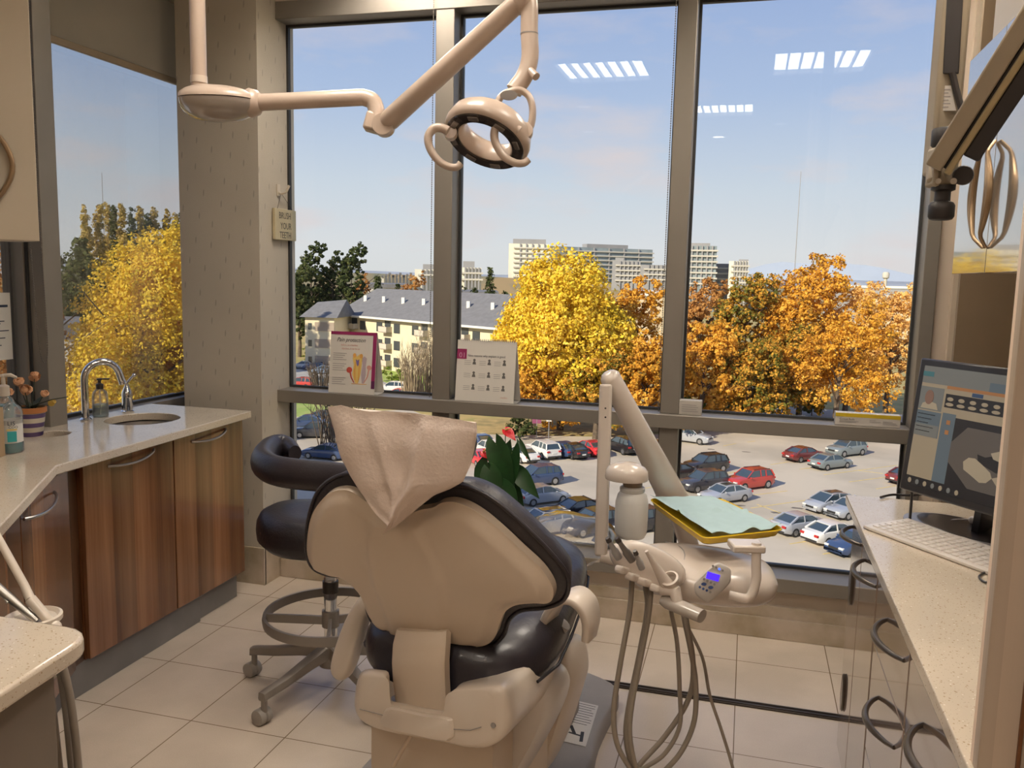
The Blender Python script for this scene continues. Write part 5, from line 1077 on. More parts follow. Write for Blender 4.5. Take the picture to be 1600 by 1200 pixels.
# ================================================================== MONITOR, KEYBOARD
M_bz=mat('black_bezel',(.018,.015,.016),.3,coat=.3)
TL=ond(1424,558,2.50); BL=ond(1404,763,2.50); wv=Vector((.607,-.794,0)).normalized(); hv=(TL-BL); MH=hv.length; hv=(hv-wv*hv.dot(wv)).normalized(); mn=wv.cross(hv); 
if mn.y>0: mn=-mn
MWd=.52; base=Vector((.60,2.62,CT))
t=empty('computer_monitor','black flat monitor showing a dental x-ray on the right worktop','monitor',base)
Q=lambda u,v,d=0: BL+wv*u+hv*v+mn*d
def mrect(m,u0,v0,u1,v1,d0=0,d1=.0006,mi=0): m.prism([Q(u0,v0,d0),Q(u1,v0,d0),Q(u1,v1,d0),Q(u0,v1,d0)],mn*(d1-d0),mi)
m=MB(); mrect(m,0,0,MWd,MH,-.045,0); m.build('housing',M_bz,t,bevel=.005)
def scr(n_,c,s_=.30,rough=.25): return mat('screen_'+n_,tuple(x*.35 for x in c),rough,emit=c,estr=s_)
SC={'grey':scr('grey',(.24,.24,.22)),'beige':scr('beige',(.46,.37,.25)),'blue':scr('blue',(.15,.19,.22)),'dark':scr('dark',(.03,.025,.025)),'mid':scr('mid',(.15,.125,.105)),'light':scr('light',(.52,.43,.30)),'orange':scr('orange',(.50,.22,.08)),'navy':scr('navy',(.05,.09,.18)),'teal':scr('teal',(.08,.22,.24)),'skin':scr('skin',(.30,.17,.12))}
sb=.020; W0,W1,H0,H1=sb,MWd-sb,.022,MH-sb; sw,sh=W1-W0,H1-H0
def sr(name_,c,u0,v0,u1,v1,layer=1):
    m=MB(); mrect(m,W0+sw*u0,H0+sh*v0,W0+sw*u1,H0+sh*v1,.0003,.0005+layer*.0004); return m.build(name_,SC[c],scr_o)
m=MB(); mrect(m,W0,H0,W1,H1,.0002,.0006); scr_o=m.build('screen',SC['beige'],t)
sr('tool_bar','grey',0,.86,1,1); sr('tool_bar_band','blue',.45,.86,1,.93,2); sr('logo_badge','teal',.0,.915,.075,.955,3); sr('orange_line','orange',.18,.835,1,.86,2)
sr('task_bar','dark',0,0,1,.075); sr('side_panel','blue',0,.42,.17,.63); sr('side_panel','grey',0,.42,.165,.52,2); sr('tool_strip','blue',.18,.075,.27,.64); sr('photo_thumbnail','grey',.0,.64,.165,.83)
m=MB()
def sblob(m,cu,cv,ru,rv,d=.0022,n=18): m.prism([Q(W0+sw*(cu+ru*math.cos(a)),H0+sh*(cv+rv*math.sin(a)),.0003) for a in [2*math.pi*k/n for k in range(n)]],mn*d)
sblob(m,.07,.745,.03,.06); m.build('thumbnail_face',SC['skin'],scr_o)
m=MB(); m.prism([Q(W0+sw*u,H0+sh*v,.0003) for u,v in((.02,.65),(.14,.65),(.125,.70),(.07,.715),(.03,.69))],mn*.002); m.build('thumbnail_shirt',SC['light'],scr_o)
sr('xray_strip','dark',.18,.685,.56,.795); sr('blue_tab','navy',.35,.80,.42,.83,2)
for k in range(5):
    m=MB(); sblob(m,.215+k*.075,.755,.020,.016); sblob(m,.215+k*.075,.712,.026,.014); m.build('strip_tooth',SC['beige'],scr_o)
sr('xray_window','dark',.27,.075,1,.615); 
m=MB(); m.prism([Q(W0+sw*u,H0+sh*v,.0003) for u,v in((.27,.42),(.36,.56),(.72,.56),(.98,.50),(.98,.09),(.42,.09),(.27,.26))],mn*.0016); m.build('xray_image',SC['mid'],scr_o)
m=MB(); m.prism([Q(W0+sw*u,H0+sh*v,.0003) for u,v in((.45,.37),(.50,.36),(.62,.42),(.66,.30),(.58,.26),(.46,.31))],mn*.0020); m.build('xray_shadow',SC['dark'],scr_o)
for pts in (((.37,.29),(.40,.33),(.44,.335),(.49,.30),(.545,.255),(.56,.215),(.53,.17),(.49,.16),(.43,.20),(.38,.23)),((.56,.215),(.62,.25),(.70,.25),(.76,.20),(.74,.14),(.66,.13),(.60,.16)),((.53,.40),(.60,.44),(.70,.43),(.72,.36),(.62,.34),(.55,.36))):
    m=MB(); m.prism([Q(W0+sw*u,H0+sh*v,.0003) for u,v in pts],mn*.0026); m.build('xray_tooth',SC['light'],scr_o)
for k in range(7): 
    m=MB(); sblob(m,.03+k*.055,.035,.012,.022,.0022,8); m.build('task_icon',SC['grey' if k%2 else 'beige'],scr_o)
sr('orange_button','orange',.215,.55,.24,.585,3); sr('orange_button','orange',.215,.47,.24,.505,3)
m=MB()
for k in range(5): mrect(m,W0+sw*.01,H0+sh*(.60-.035*k),W0+sw*(.13-.02*(k%3)),H0+sh*(.605-.035*k),.0003,.0022)
m.build('panel_text',SC['dark'],scr_o)
MB().box(Q(.325,MH-.010,.0008),(.022,.0015,.006),Matrix((wv,mn,hv)).transposed()).build('badge',M_steel,t)
ctr=Q(MWd/2,.02,-.04); neck=Vector((ctr.x,ctr.y,0))
M_bsil=mat('stand_silver',(.30,.29,.30),.35,metal=.4)
bc=Vector((.63,2.60,CT))
MB().bar(Q(MWd/2,.10,-.035),Vector((bc.x+.03,bc.y-.02,CT+.02)),.06,.02,hint=wv).build('neck',M_bz,t)
base_pts=[bc+Vector(((wv*math.cos(a)*.20+Vector((wv.y*-1,wv.x,0))*math.sin(a)*.115))) for a in [2*math.pi*k/36 for k in range(36)]]
m=MB(); m.loft([[p+Vector((0,0,.0005)) for p in base_pts],[p+Vector((0,0,.008)) for p in base_pts],[bc+(p-bc)*.86+Vector((0,0,.016)) for p in base_pts]]); m.build('stand_base',M_bsil,t)
m=MB(); m.loft([[bc+(p-bc)*.80+Vector((0,0,.0155)) for p in base_pts],[bc+(p-bc)*.78+Vector((0,0,.018)) for p in base_pts]]); m.build('stand_inlay',M_bz,t)
MB().tube([Q(.03,.01,-.02),Q(.03,.01,-.02)+Vector((.004,.02,-.135))],.004,8).build('rear_cable_clip',M_bz,t)
# keyboard
ka=onz(1348,826,CT); kb=onz(1404,800,CT); kd=wv; kw=(kb-ka); kn=Vector((-kd.y,kd.x,0)); kdp=.17; kl=.44
t=empty('keyboard','white keyboard under a clear cover on the right worktop','keyboard',ka+kd*.2+kn*.07)
m=MB(); o_=Vector((0,0,.001)); c4=[ka+o_,ka+kd*kl+o_,ka+kd*kl+kn*kdp+o_,ka+kn*kdp+o_]; m.loft([c4,[p+Vector((0,0,.010+.006*(i>1))) for i,p in enumerate(c4)]]); m.build('case',mat('keyboard_white',(.60,.55,.50),.35,coat=.3),t,bevel=.003)
M_key=mat('key_caps',(.66,.61,.56),.3,coat=.3)
for r_ in range(6):
    m=MB(); n_=17
    for c_ in range(n_):
        p=ka+kd*(.018+c_*(kl-.036)/n_+.011)+kn*(.016+r_*.022+.009)+Vector((0,0,.0125+.006*r_/6)); m.box(p,(.019,.018,.006),Matrix((kd,kn,Vector((0,0,1)))).transposed())
    m.build('key_row',M_key,t,bevel=.0015)
# connector and cables
p=onz(1518,812,CT+.03); t=empty('cable_connector','white cable connector lying on the black monitor stand','connector',p)
q=onz(1548,820,CT+.03); MB().tube([p-Vector((0,0,0)),q],.011,16).tube([p,p-(q-p).normalized()*.006],[.011,.006],16).build('plug',M_key,t)
MB().tube(spline([p,onz(1492,812,CT+.02),onz(1480,816,CT+.012),onz(1474,820,CT+.014)],6),.0022,8).build('cord',M_key,t)
t=empty('black_cable','black cable curling behind the monitor on the right worktop','cable',onz(1378,776,CT)); MB().tube(spline([onz(1376,777,CT+.005),onz(1395,773,CT+.006),onz(1425,774,CT+.008),onz(1450,772,CT+.006),onz(1500,778,CT+.006)],6),.004,8).build('cord',M_bz,t)
t=empty('black_cable','short black cable loop beside the pale tall cabinet','cable',onz(1545,900,CT)); MB().tube(spline([onz(1556,894,CT+.004),onz(1540,894,CT+.004),onz(1530,901,CT+.004),onz(1538,909,CT+.004),onz(1556,911,CT+.004)],6),.0028,8).build('cord',M_bz,t)
# ================================================================== DENTAL CHAIR
AH=R(12); cl=Vector((math.cos(AH),-math.sin(AH),0)); ca=Vector((math.sin(AH),math.cos(AH),0)); cz=Vector((0,0,1)); CO=Vector((-.794,1.964,0))
def W(s,a,z): return CO+cl*s+ca*a+cz*z
def PA(x,y,a0): return onp(x,y,CO+ca*a0,ca)
def q4(x,y): return (380+x*.4833,620+y*.4833)
M_shell=mat('cream_shell',(.64,.53,.42),.38,noise_amt=.02,noise_scale=3,coat=.15)
M_vinyl=mat('dark_vinyl',(.024,.017,.020),.42,noise_amt=.15,noise_scale=6,bump=.12,bump_scale=90,coat=.0,col2=(.020,.018,.024))
M_vins=mat('seat_vinyl',(.030,.026,.034),.36,noise_amt=.15,noise_scale=4,bump=.10,bump_scale=60,coat=.12)
M_chg=mat('chair_base_grey',(.30,.275,.26),.5,noise_amt=.04,noise_scale=20,bump=.1,bump_scale=300)
M_chw=mat('chair_white',(.66,.57,.48),.3,coat=.2)
chair=empty('dental_chair','reclined dental chair with cream back shell and dark upholstery','dental chair',W(.1,.9,0))
P0=ond(650,860,1.95); tl=R(25); nbk=(-ca*math.cos(tl)-cz*math.sin(tl)).normalized(); ubk=(-ca*math.sin(tl)+cz*math.cos(tl)).normalized()
def plate(pts,P,n,prof,n_sp=4,center=None,smooth_=True):
    """inflate an outline lying in the plane (P,n); prof = [(scale, offset along n)...]"""
    B=[onp(*q4(x,y),P,n) for x,y in pts]; B=cspline(B,n_sp) if smooth_ else B
    c=sum(B,Vector())/len(B) if center is None else onp(*q4(*center),P,n)
    m=MB()
    # inward offset per vertex along the local outline normal so concave outlines keep their shape
    N_=len(B); inn=[]
    for i in range(N_):
        d=(B[(i+1)%N_]-B[i-1]).normalized(); k=d.cross(n).normalized(); inn.append(k)
    if sum((c-B[i]).dot(inn[i]) for i in range(N_))<0: inn=[-k for k in inn]
    m.loft([[B[i]+inn[i]*ins+n*off for i in range(N_)] for ins,off in prof]); return m
shell_pts=[(300,300),(262,325),(228,375),(213,440),(212,505),(232,548),(275,572),(325,583),(362,608),(388,648),(403,690),(428,728),(470,755),(560,764),(640,775),(690,796),(750,803),(792,795),(818,770),(832,730),(850,690),(885,668),(940,662),(985,662),(1004,645),(1002,605),(965,548),(905,492),(850,440),(790,388),(735,352),(685,335),(645,338),(620,352),(585,358),(520,365),(450,360),(400,332),(350,300)]
spine_c=[(q4(455,375),q4(505,440),q4(560,600),q4(575,764)),]
Bs=cspline([onp(*q4(x,y),P0,nbk) for x,y in shell_pts],4)
spl=[onp(*q4(x,y),P0,nbk) for x,y in((440,375),(428,430),(430,500),(448,580),(474,650),(492,705),(496,790))]; spr=[onp(*q4(x,y),P0,nbk) for x,y in((572,375),(604,420),(640,480),(668,555),(678,625),(668,705),(658,790))]
def interp(L_,v):
    vs=[(p-P0).dot(ubk) for p in L_]
    for i in range(len(vs)-1):
        if vs[i+1]<=v<=vs[i]: t=(vs[i]-v)/max(vs[i]-vs[i+1],1e-6); return ((1-t)*L_[i]+t*L_[i+1]-P0).dot(cl)
    return (L_[0]-P0).dot(cl) if v>vs[0] else (L_[-1]-P0).dot(cl)
def shell_h(w_,d):
    u=(w_-P0).dot(cl); v=(w_-P0).dot(ubk); e=.006+.020*sstep(0,.03,d)+.006*sstep(.02,.12,d)
    lu,ru=interp(spl,v),interp(spr,v); e+=.011*sstep(-.012,.014,min(u-lu,ru-u))
    return e
pillow(Bs,nbk,shell_h,.012,.011).build('back_shell',M_shell,chair,smooth=45)
cush_pts=[(345,250),(292,262),(245,300),(218,365),(205,440),(205,505),(225,552),(270,575),(330,583),(370,602),(392,640),(404,700),(425,735),(470,762),(560,790),(660,806),(740,816),(800,806),(842,772),(860,722),(900,690),(975,682),(1030,662),(1052,625),(1048,572),(1000,508),(935,440),(870,380),(800,325),(730,292),(670,285),(620,300),(560,330),(480,330),(410,275)]
plate(cush_pts,P0-nbk*.02,nbk,[(.030,-.062),(.014,-.050),(.006,-.030),(.0,-.010),(.002,.0),(.012,.006)]).build('back_cushion',M_vinyl,chair,smooth=60)
# piping round the cushion edge
B=cspline([onp(*q4(x,y),P0-nbk*.02,nbk) for x,y in cush_pts],4); MB().tube([p+nbk*.001 for p in B+B[:2]],.0045,8,cap=False).build('piping',M_vinyl,chair)
spine=[(452,375),(432,430),(428,500),(442,580),(470,650),(490,720),(494,765),(570,768),(655,768),(668,705),(678,625),(668,555),(636,480),(600,420),(572,375),(510,372)]

# support strap, curving down from the back shell into the slot of the housing
sl=[(496,752),(484,800),(481,860),(484,915),(492,985)]; sr_=[(657,757),(655,800),(651,860),(652,920),(657,1012)]; dep=[-.128,-.140,-.145,-.140,-.135]
m=MB(); rings=[]
for (a_,b_,d_) in zip(sl,sr_,dep):
    A=PA(*q4(*a_),d_);B_=PA(*q4(*b_),d_); up_=ca*.022
    rings.append([A,A.lerp(B_,.06)-ca*.006,A.lerp(B_,.5)-ca*.010,A.lerp(B_,.94)-ca*.006,B_,B_+up_,A+up_])
R2=[]
for i in range(len(rings)-1):
    for k in range(4): R2.append([a.lerp(b,k/4) for a,b in zip(rings[i],rings[i+1])])
R2.append(rings[-1]); m.loft(R2); m.build('back_support',M_shell,chair,smooth=50)
# seat cushion
def superring(s0,hw,zb,zt,a,n=36,e=2.8,tiltx=0):
    r=[]
    for k in range(n):
        t_=2*math.pi*k/n; c_,s_=math.cos(t_),math.sin(t_); x=abs(c_)**(2/e)*(1 if c_>=0 else -1); y=abs(s_)**(2/e)*(1 if s_>=0 else -1)
        r.append(W(s0+hw*x,a,(zb+zt)/2+(zt-zb)/2*y))
    return r
ST=[(-.105,.095,.11,.655,.745),(-.095,.10,.17,.63,.77),(-.05,.105,.215,.612,.79),(.02,.11,.245,.605,.81),(.12,.11,.255,.61,.815),(.25,.09,.25,.625,.82),(.38,.065,.247,.65,.83),(.50,.04,.243,.675,.845),(.60,.015,.232,.68,.845),(.72,-.02,.20,.64,.82),(.9,-.07,.17,.58,.75),(1.06,-.13,.14,.52,.68),(1.12,-.15,.12,.51,.66),(1.14,-.15,.10,.53,.64)]
m=MB(); m.loft([superring(s0,hw,zb,zt,a) for a,s0,hw,zb,zt in ST]); m.build('seat_cushion',M_vins,chair,sub=1,smooth=60)
m=MB()
m.tube([W(s0+hw*1.005,a,zb+(zt-zb)*.35) for a,s0,hw,zb,zt in ST[3:11]],.004,8); m.tube([W(s0-hw*1.005,a,zb+(zt-zb)*.35) for a,s0,hw,zb,zt in ST[3:11]],.004,8)
m.tube([W(.105+.23*math.cos(t_),-.02-.068*math.sin(t_),.688) for t_ in [math.pi*k/16 for k in range(17)]],.004,8)
m.build('seat_piping',M_vinyl,chair)
# housing under the seat
def hring(a,s0,s1,z0,z1,r=.03,n=5,sk=0):
    c=[]
    for (cx,cz_,a0) in ((s1-r,z0+r,-90),(s1-r,z1-r,0),(s0+r,z1-r,90),(s0+r,z0+r,180)):
        for k in range(n+1):
            t_=R(a0+90*k/n); x=cx+r*math.cos(t_); c.append(W(x,a,cz_+r*math.sin(t_)+sk*(x-.12)))
    return c
HA=-.19
def rear(pts,a0,sp=3): return cspline([PA(x,y,a0) for x,y in pts],sp)
hp_=[(570,1048),(590,1049),(603,1053),(605,1072),(607,1092),(612,1099),(650,1107),(690,1114),(701,1112),(705,1098),(708,1080),(722,1073),(760,1072),(786,1075),(795,1098),(797,1130),(788,1152),(766,1167),(735,1168),(700,1160),(640,1149),(590,1138),(566,1126),(555,1108),(555,1082),(561,1056)]
B=rear(hp_,HA); c=sum(B,Vector())/len(B)
F=lambda k,off,up_=0: [c+(p-c)*k+ca*off+cz*up_ for p in B]
def G(t_,a0,k=1):
    Q_=[]
    for x,y in hp_:
        f=max(0,(x-640)/157); Q_.append((x+f*88*t_, y-(90*f)*t_-(0 if y>1100 else 0)))
    B2=rear(Q_,a0); c2=sum(B2,Vector())/len(B2); return [c2+(p-c2)*k for p in B2]
m=MB(); m.loft([F(.86,-.012),F(.95,-.008),F(.985,-.002),F(1,.010),G(.12,-.13),G(.35,-.03),G(.75,.14),G(.95,.24,.97),G(1.0,.29,.85),G(1.0,.31,.5)]); m.build('seat_housing',M_chw,chair,smooth=50)
lipB=rear([(610,1106),(660,1117),(700,1122),(708,1132),(702,1158),(640,1146),(598,1135),(597,1118)],HA-.016); c2=sum(lipB,Vector())/len(lipB); m=MB(); m.loft([[c2+(p-c2)*k+ca*o_ for p in lipB] for k,o_ in((.93,-.004),(1,.002),(1,.03))]); m.build('slot_cover',M_chw,chair,smooth=45)
m=MB(); m.tube([onp(x,y,CO+ca*(HA-.0145),ca) for x,y in((562,1108),(600,1118),(650,1130),(700,1139),(735,1141),(752,1136))],.0010,6); m.build('seam_line',M_chg,chair)
for x,y in((605,1132),(683,1148),(771,1133)): MB().lathe([(.006,0),(.006,.003),(.003,.0035)],PA(x,y,HA-.013),-ca,14).build('screw_cap',M_chg,chair)
# lower box, lever, lift arm, column, base
m=MB(); m.loft([hring(-.03,-.10,.265,.02,.515,.015),hring(.35,-.06,.24,.02,.53,.015)]); m.build('lower_housing',M_shell,chair,smooth=40)
m=MB(); A=PA(645,1142,-.10);B_=PA(616,1194,-.11); m.tube([A,A.lerp(B_,.6),B_],[.012,.011,.013],12,flat=.5); m.box(PA(655,1140,-.09),(.07,.03,.03)); m.build('release_lever',M_shell,chair,smooth=50)
def traced(pts,a0,dpt,bv=.012,sp=3):
    B=cspline([PA(x,y,a0) for x,y in pts],sp); c=sum(B,Vector())/len(B); m=MB()
    f=lambda k,off: [c+(p-c)*k+ca*off for p in B]
    m.loft([f(.80,-bv*.9),f(.93,-bv*.5),f(1,bv*.5),f(1,dpt-bv),f(.9,dpt)]); return m
traced([(830,1062),(848,1056),(862,1072),(865,1098),(848,1145),(815,1205),(790,1240),(770,1235),(768,1195),(795,1140),(815,1088)],.12,.12,.03).build('lift_arm',mat('lift_arm_white',(.62,.57,.53),.28,coat=.3),chair,smooth=60)
traced([(838,1050),(855,1022),(875,1008),(888,1012),(896,1035),(898,1062),(893,1085),(880,1128),(862,1180),(835,1225),(800,1240),(840,1150),(862,1100)],.38,.12,.03).build('column_cover',M_chw,chair,smooth=60)
m=MB(); pl_=[W(s,a,0) for s,a in((-.35,1.30),(-.1,1.33),(.06,1.30),(.135,1.24),(.155,1.15),(.19,.90),(.24,.70),(.25,.50),(.22,.30),(.15,.18),(-.3,.18),(-.42,.4),(-.42,1.1))]
pl_=cspline(pl_,4); cc=sum(pl_,Vector())/len(pl_); m.loft([[p+Vector((0,0,z))+(cc-p).normalized()*ins for p in pl_] for ins,z in((0,.001),(0,.045),(.006,.06),(.02,.068))]); m.build('base_plate',M_chg,chair,smooth=60)
m=MB(); m.loft([hring(.45,-.12,.14,.06,.34,.05),hring(.95,-.12,.09,.06,.26,.05)]); m.build('base_column',M_chg,chair,smooth=50)
m=MB(); lb=[onz(x,y,.0695) for x,y in((893,1093),(935,1103),(915,1167),(870,1156))]; m.loft([[p for p in lb],[p+Vector((0,0,.0008)) for p in lb]]); lab=m.build('instruction_label',mat('label_white',(.62,.58,.54),.5),chair)
m=MB()
for k in range(9):
    u=.06+.045*k*1.0
    a_=lb[0].lerp(lb[3],.05+.06*k); b_=lb[1].lerp(lb[2],.05+.06*k); m.bar(a_.lerp(b_,.08)+Vector((0,0,.001)),a_.lerp(b_,.92-.1*(k%3==2))+Vector((0,0,.001)),.0022,.0006)
def LB(u,v): return lb[0].lerp(lb[1],u).lerp(lb[3].lerp(lb[2],u),v)+Vector((0,0,.001))
m.bar(LB(.3,.62),LB(.5,.78),.012,.0006); m.bar(LB(.3,.78),LB(.8,.80),.008,.0006); m.bar(LB(.75,.70),LB(.8,.92),.012,.0006); m.build('label_print',M_dink,lab)
# armrests
def arch(path,a0,a1,th,w0=1):
    m=MB(); rings=[]
    P_=path
    for i,(s,z) in enumerate(P_):
        d=Vector((P_[min(i+1,len(P_)-1)][0]-P_[max(i-1,0)][0],P_[min(i+1,len(P_)-1)][1]-P_[max(i-1,0)][1])).normalized(); n_=Vector((-d.y,d.x))
        h=(a1-a0)/2*(.55+.45*math.sin(math.pi*min(1,max(0,(i+.8)/(len(P_)+.6))))); mid=(a0+a1)/2
        rings.append([W(s+n_.x*o_,mid+h*e_,z+n_.y*o_) for o_,e_ in((th/2,-.92),(th/2,.92),(th*.3,1),(-th*.3,1),(-th/2,.92),(-th/2,-.92),(-th*.3,-1),(th*.3,-1))])
    m.loft(rings); return m
arcp=[(p.x,p.y) for p in spline([Vector((.318,.735,0)),Vector((.325,.775,0)),Vector((.352,.835,0)),Vector((.395,.866,0)),Vector((.432,.850,0)),Vector((.446,.81,0)),Vector((.442,.762,0))],5)]
arch([(s-.012,z-.012) for s,z in arcp],.11,.21,.020).build('right_armrest',M_chw,chair,smooth=60)
m=MB(); m.tube([W(.30,.20,.70),W(.345,.20,.755)],.018,12); m.build('armrest_pivot',M_chg,chair)
B=cspline([PA(x,y,.02) for x,y in((574,922),(560,938),(545,965),(530,1005),(521,1040),(526,1058),(538,1062),(550,1048),(560,1015),(572,975),(582,940))],3)
c=sum(B,Vector())/len(B); m=MB(); m.loft([[c+(p-c)*k+ca*o_ for p in B] for k,o_ in((.75,-.024),(.93,-.018),(1,-.005),(1,.012),(.9,.022))]); m.build('left_armrest',M_chw,chair,smooth=60)
MB().tube([W(-.115,.06,.70),W(-.16,.05,.75),W(-.17,.03,.74)],.014,10).build('armrest_pivot',M_chg,chair)
# headrest and its paper cover
hr=[onp(x,y,P0,nbk) for x,y in((545,690),(630,672),(715,690),(725,730),(690,775),(630,795),(575,775),(540,730))]
B=cspline(hr,3); c=sum(B,Vector())/len(B); m=MB(); m.loft([[c+(p-c)*k-nbk*o_ for p in B] for k,o_ in((.8,-.002),(1,.01),(1,.05),(.8,.065))]); m.build('headrest',M_vinyl,chair,smooth=60)
M_ppr=mat('paper_cover',(.74,.62,.55),.85,noise_amt=.04,noise_scale=12,bump=.25,bump_scale=120)
cover=empty('headrest_paper_cover','pinkish paper cover draped over the headrest, pointed at the bottom','paper cover',onp(627,700,P0,nbk))
nh=(-ca*math.cos(R(8))-cz*math.sin(R(8))).normalized(); PH=P0+ubk*.24+nbk*.045; PH=onp(627,730,P0+nbk*.04,nbk)
Lp=[(512,636),(520,662),(528,690),(537,716),(548,742),(562,762),(575,782),(590,800),(602,815),(612,824)]
Rp=[(743,661),(744,676),(740,702),(733,728),(722,754),(702,765),(678,774),(655,792),(635,809),(615,825)]
Tp=[(512,636),(526,632),(545,638),(562,642),(590,641),(615,644),(650,645),(690,647),(722,651),(736,655),(743,661)]
rows=[]; NR=34; NC=40
def lerp2(L_,t_):
    f=t_*(len(L_)-1); i=min(int(f),len(L_)-2); u=f-i; return (L_[i][0]*(1-u)+L_[i+1][0]*u, L_[i][1]*(1-u)+L_[i+1][1]*u)
def fold(u,v):
    h=.010*math.sin(u*9+v*2.2)*(1-v*.5)+.0035*math.sin(u*17-v*6+1)*(.3+v)
    h+=.020*math.exp(-((u-.30-.25*v)/.05)**2)*(.4+.6*v)+.013*math.exp(-((u-.68+.12*v)/.045)**2)*(1-.3*v)
    h+=-.012*math.exp(-((u-.5)/.07)**2)*(1-v)+.0035*noise.noise(Vector((u*5,v*5,0)))*2
    return h
for r_ in range(NR+1):
    v=r_/NR; l_=lerp2(Lp,v); r2=lerp2(Rp,v); ring=[]
    for c_ in range(NC+1):
        u=c_/NC; x=l_[0]*(1-u)+r2[0]*u; y=l_[1]*(1-u)+r2[1]*u
        tpx,tpy=lerp2(Tp,u); y+=(tpy-(Lp[0][1]*(1-u)+Rp[0][1]*u))*max(0,1-v*2.5)
        p=onp(x,y,PH,nh); ring.append(p+nh*(math.sin(math.pi*u)*(.006+.028*sstep(0,.25,v))*(1-v*.6)+fold(u,v)*(.25+.75*sstep(0,.12,v))))
    for c_ in range(NC,-1,-2):
        u=c_/NC; x=l_[0]*(1-u)+r2[0]*u; y=l_[1]*(1-u)+r2[1]*u; p=onp(x,y+ (0 if v>0 else 0),PH,nh); ring.append(p-nh*(.004+math.sin(math.pi*u)*.07*(1-v)**.5*(.15+.85*sstep(0,.2,v))))
    rows.append(ring)
m=MB(); m.loft(rows,cap=True); m.build('paper',M_ppr,cover,smooth=75)
# clear plastic over the foot end
pc=W(.045,.83,.755); t=empty('foot_cover','clear crinkled plastic cover over the foot end of the chair','plastic cover',pc)
m=MB(); m.ball(pc,(.185,.27,.075),28,Matrix.Rotation(-AH,3,'Z'))
for v in m.b.verts: v.co+=Vector((noise.noise(v.co*14),noise.noise(v.co*14+Vector((5,5,5))),noise.noise(v.co*14+Vector((9,1,3)))))*.014
bmesh.ops.delete(m.b,geom=[v for v in m.b.verts if v.co.z<.705],context='VERTS')
m.build('sheet',glassmat('thin_plastic',(.86,.82,.74),1.3,.12,1.4,body=.16,bodycol=(.42,.36,.28)),t,smooth=30)
# ================================================================== STOOL
SC0=Vector((-1.522,2.93,0)); stool=empty('operator_stool','wheeled operator stool with dark padded seat, foot ring and curved arm','stool',SC0)
M_stl=mat('stool_grey',(.26,.225,.195),.4,metal=.3,noise_amt=.04)
M_cas=mat('caster_grey',(.30,.27,.24),.5)
MB().lathe([(.045,.10),(.05,.13),(.045,.19),(.03,.21)],SC0,n=24).build('hub',M_stl,stool)
MB().lathe([(.026,.18),(.026,.62)],SC0,n=24).build('column',M_chrome,stool); MB().lathe([(.031,.40),(.031,.445)],SC0,n=24).build('column_collar',M_pump,stool)
for k in range(5):
    a_=R(-107-72*k); d=Vector((math.cos(a_),math.sin(a_),0)); s_=Vector((-d.y,d.x,0)); m=MB(); rings=[]
    for r_,z,hw,hh in((.03,.165,.028,.028),(.12,.150,.024,.022),(.24,.125,.020,.017),(.33,.115,.018,.016),(.352,.110,.018,.016)):
        p=SC0+d*r_+Vector((0,0,z)); rings.append([p+s_*x*hw+Vector((0,0,y*hh)) for x,y in((-1,-.6),(-.8,-1),(.8,-1),(1,-.6),(.85,.8),(.6,1),(-.6,1),(-.85,.8))])
    m.loft(rings); lg=m.build('leg',M_stl,stool)
    p=SC0+d*.34; MB().tube([p+Vector((0,0,.11)),p+Vector((0,0,.05))],.012,10).build('caster_stem',M_stl,lg)
    ax=(d*math.cos(k*1.3)+s_*math.sin(k*1.3)).normalized(); c=p+Vector((0,0,.031))+ax.cross(Vector((0,0,1)))*.012
    MB().lathe([(.012,-.028),(.028,-.026),(.030,-.020),(.030,-.005),(.024,0),(.030,.005),(.030,.020),(.028,.026),(.012,.028)],c,ax,24).build('caster',M_cas,lg)
m=MB(); RZ=.305; RR=.252; m.loft([[SC0+Vector((math.cos(t_)*(RR+x),math.sin(t_)*(RR+x),RZ+z)) for x,z in((-.006,-.018),(.006,-.018),(.009,0),(.006,.018),(-.006,.018))] for t_ in [2*math.pi*k/48 for k in range(49)]],cap=False); m.build('foot_ring',M_stl,stool,smooth=50)
m=MB()
for k in range(4):
    a_=R(25+90*k); d=Vector((math.cos(a_),math.sin(a_),0)); m=MB(); m.bar(SC0+d*.028+Vector((0,0,RZ-.02)),SC0+d*(RR-.004)+Vector((0,0,RZ)),.012,.034,hint=Vector((0,0,1))); m.build('ring_spoke',M_stl,stool,bevel=.002)
MB().lathe([(.034,RZ-.045),(.034,RZ+.02)],SC0,n=24).build('ring_collar',M_stl,stool)
s0_=SC0+Vector((-.045,-.02,.0)); m=MB(); n_=40; prof=[(.70,.595),(.88,.60),(.985,.625),(1.0,.655),(.985,.69),(.93,.715),(.80,.732),(.5,.735),(.1,.725)]
m.loft([[s0_+Vector((math.cos(t_)*.235*k,math.sin(t_)*.215*k,z+.008*math.cos(2*t_)*k)) for t_ in [2*math.pi*j/n_ for j in range(n_)]] for k,z in prof]); m.build('seat',M_vinyl,stool,smooth=60)
MB().bx(SC0.x-.09,SC0.x+.09,SC0.y-.07,SC0.y+.07,.575,.60).build('seat_plate',M_stl,stool,bevel=.006)
ap=[onz(x,y,.95) for x,y in((461,708),(448,700),(428,701),(415,711),(412,724),(430,735),(465,741),(510,745),(550,750),(600,757),(640,760))]
ap=spline(ap,5); rr=[.030+.024*min(1,i/7) for i in range(len(ap))]; rr[-1]=.03
m=MB(); rings=[]
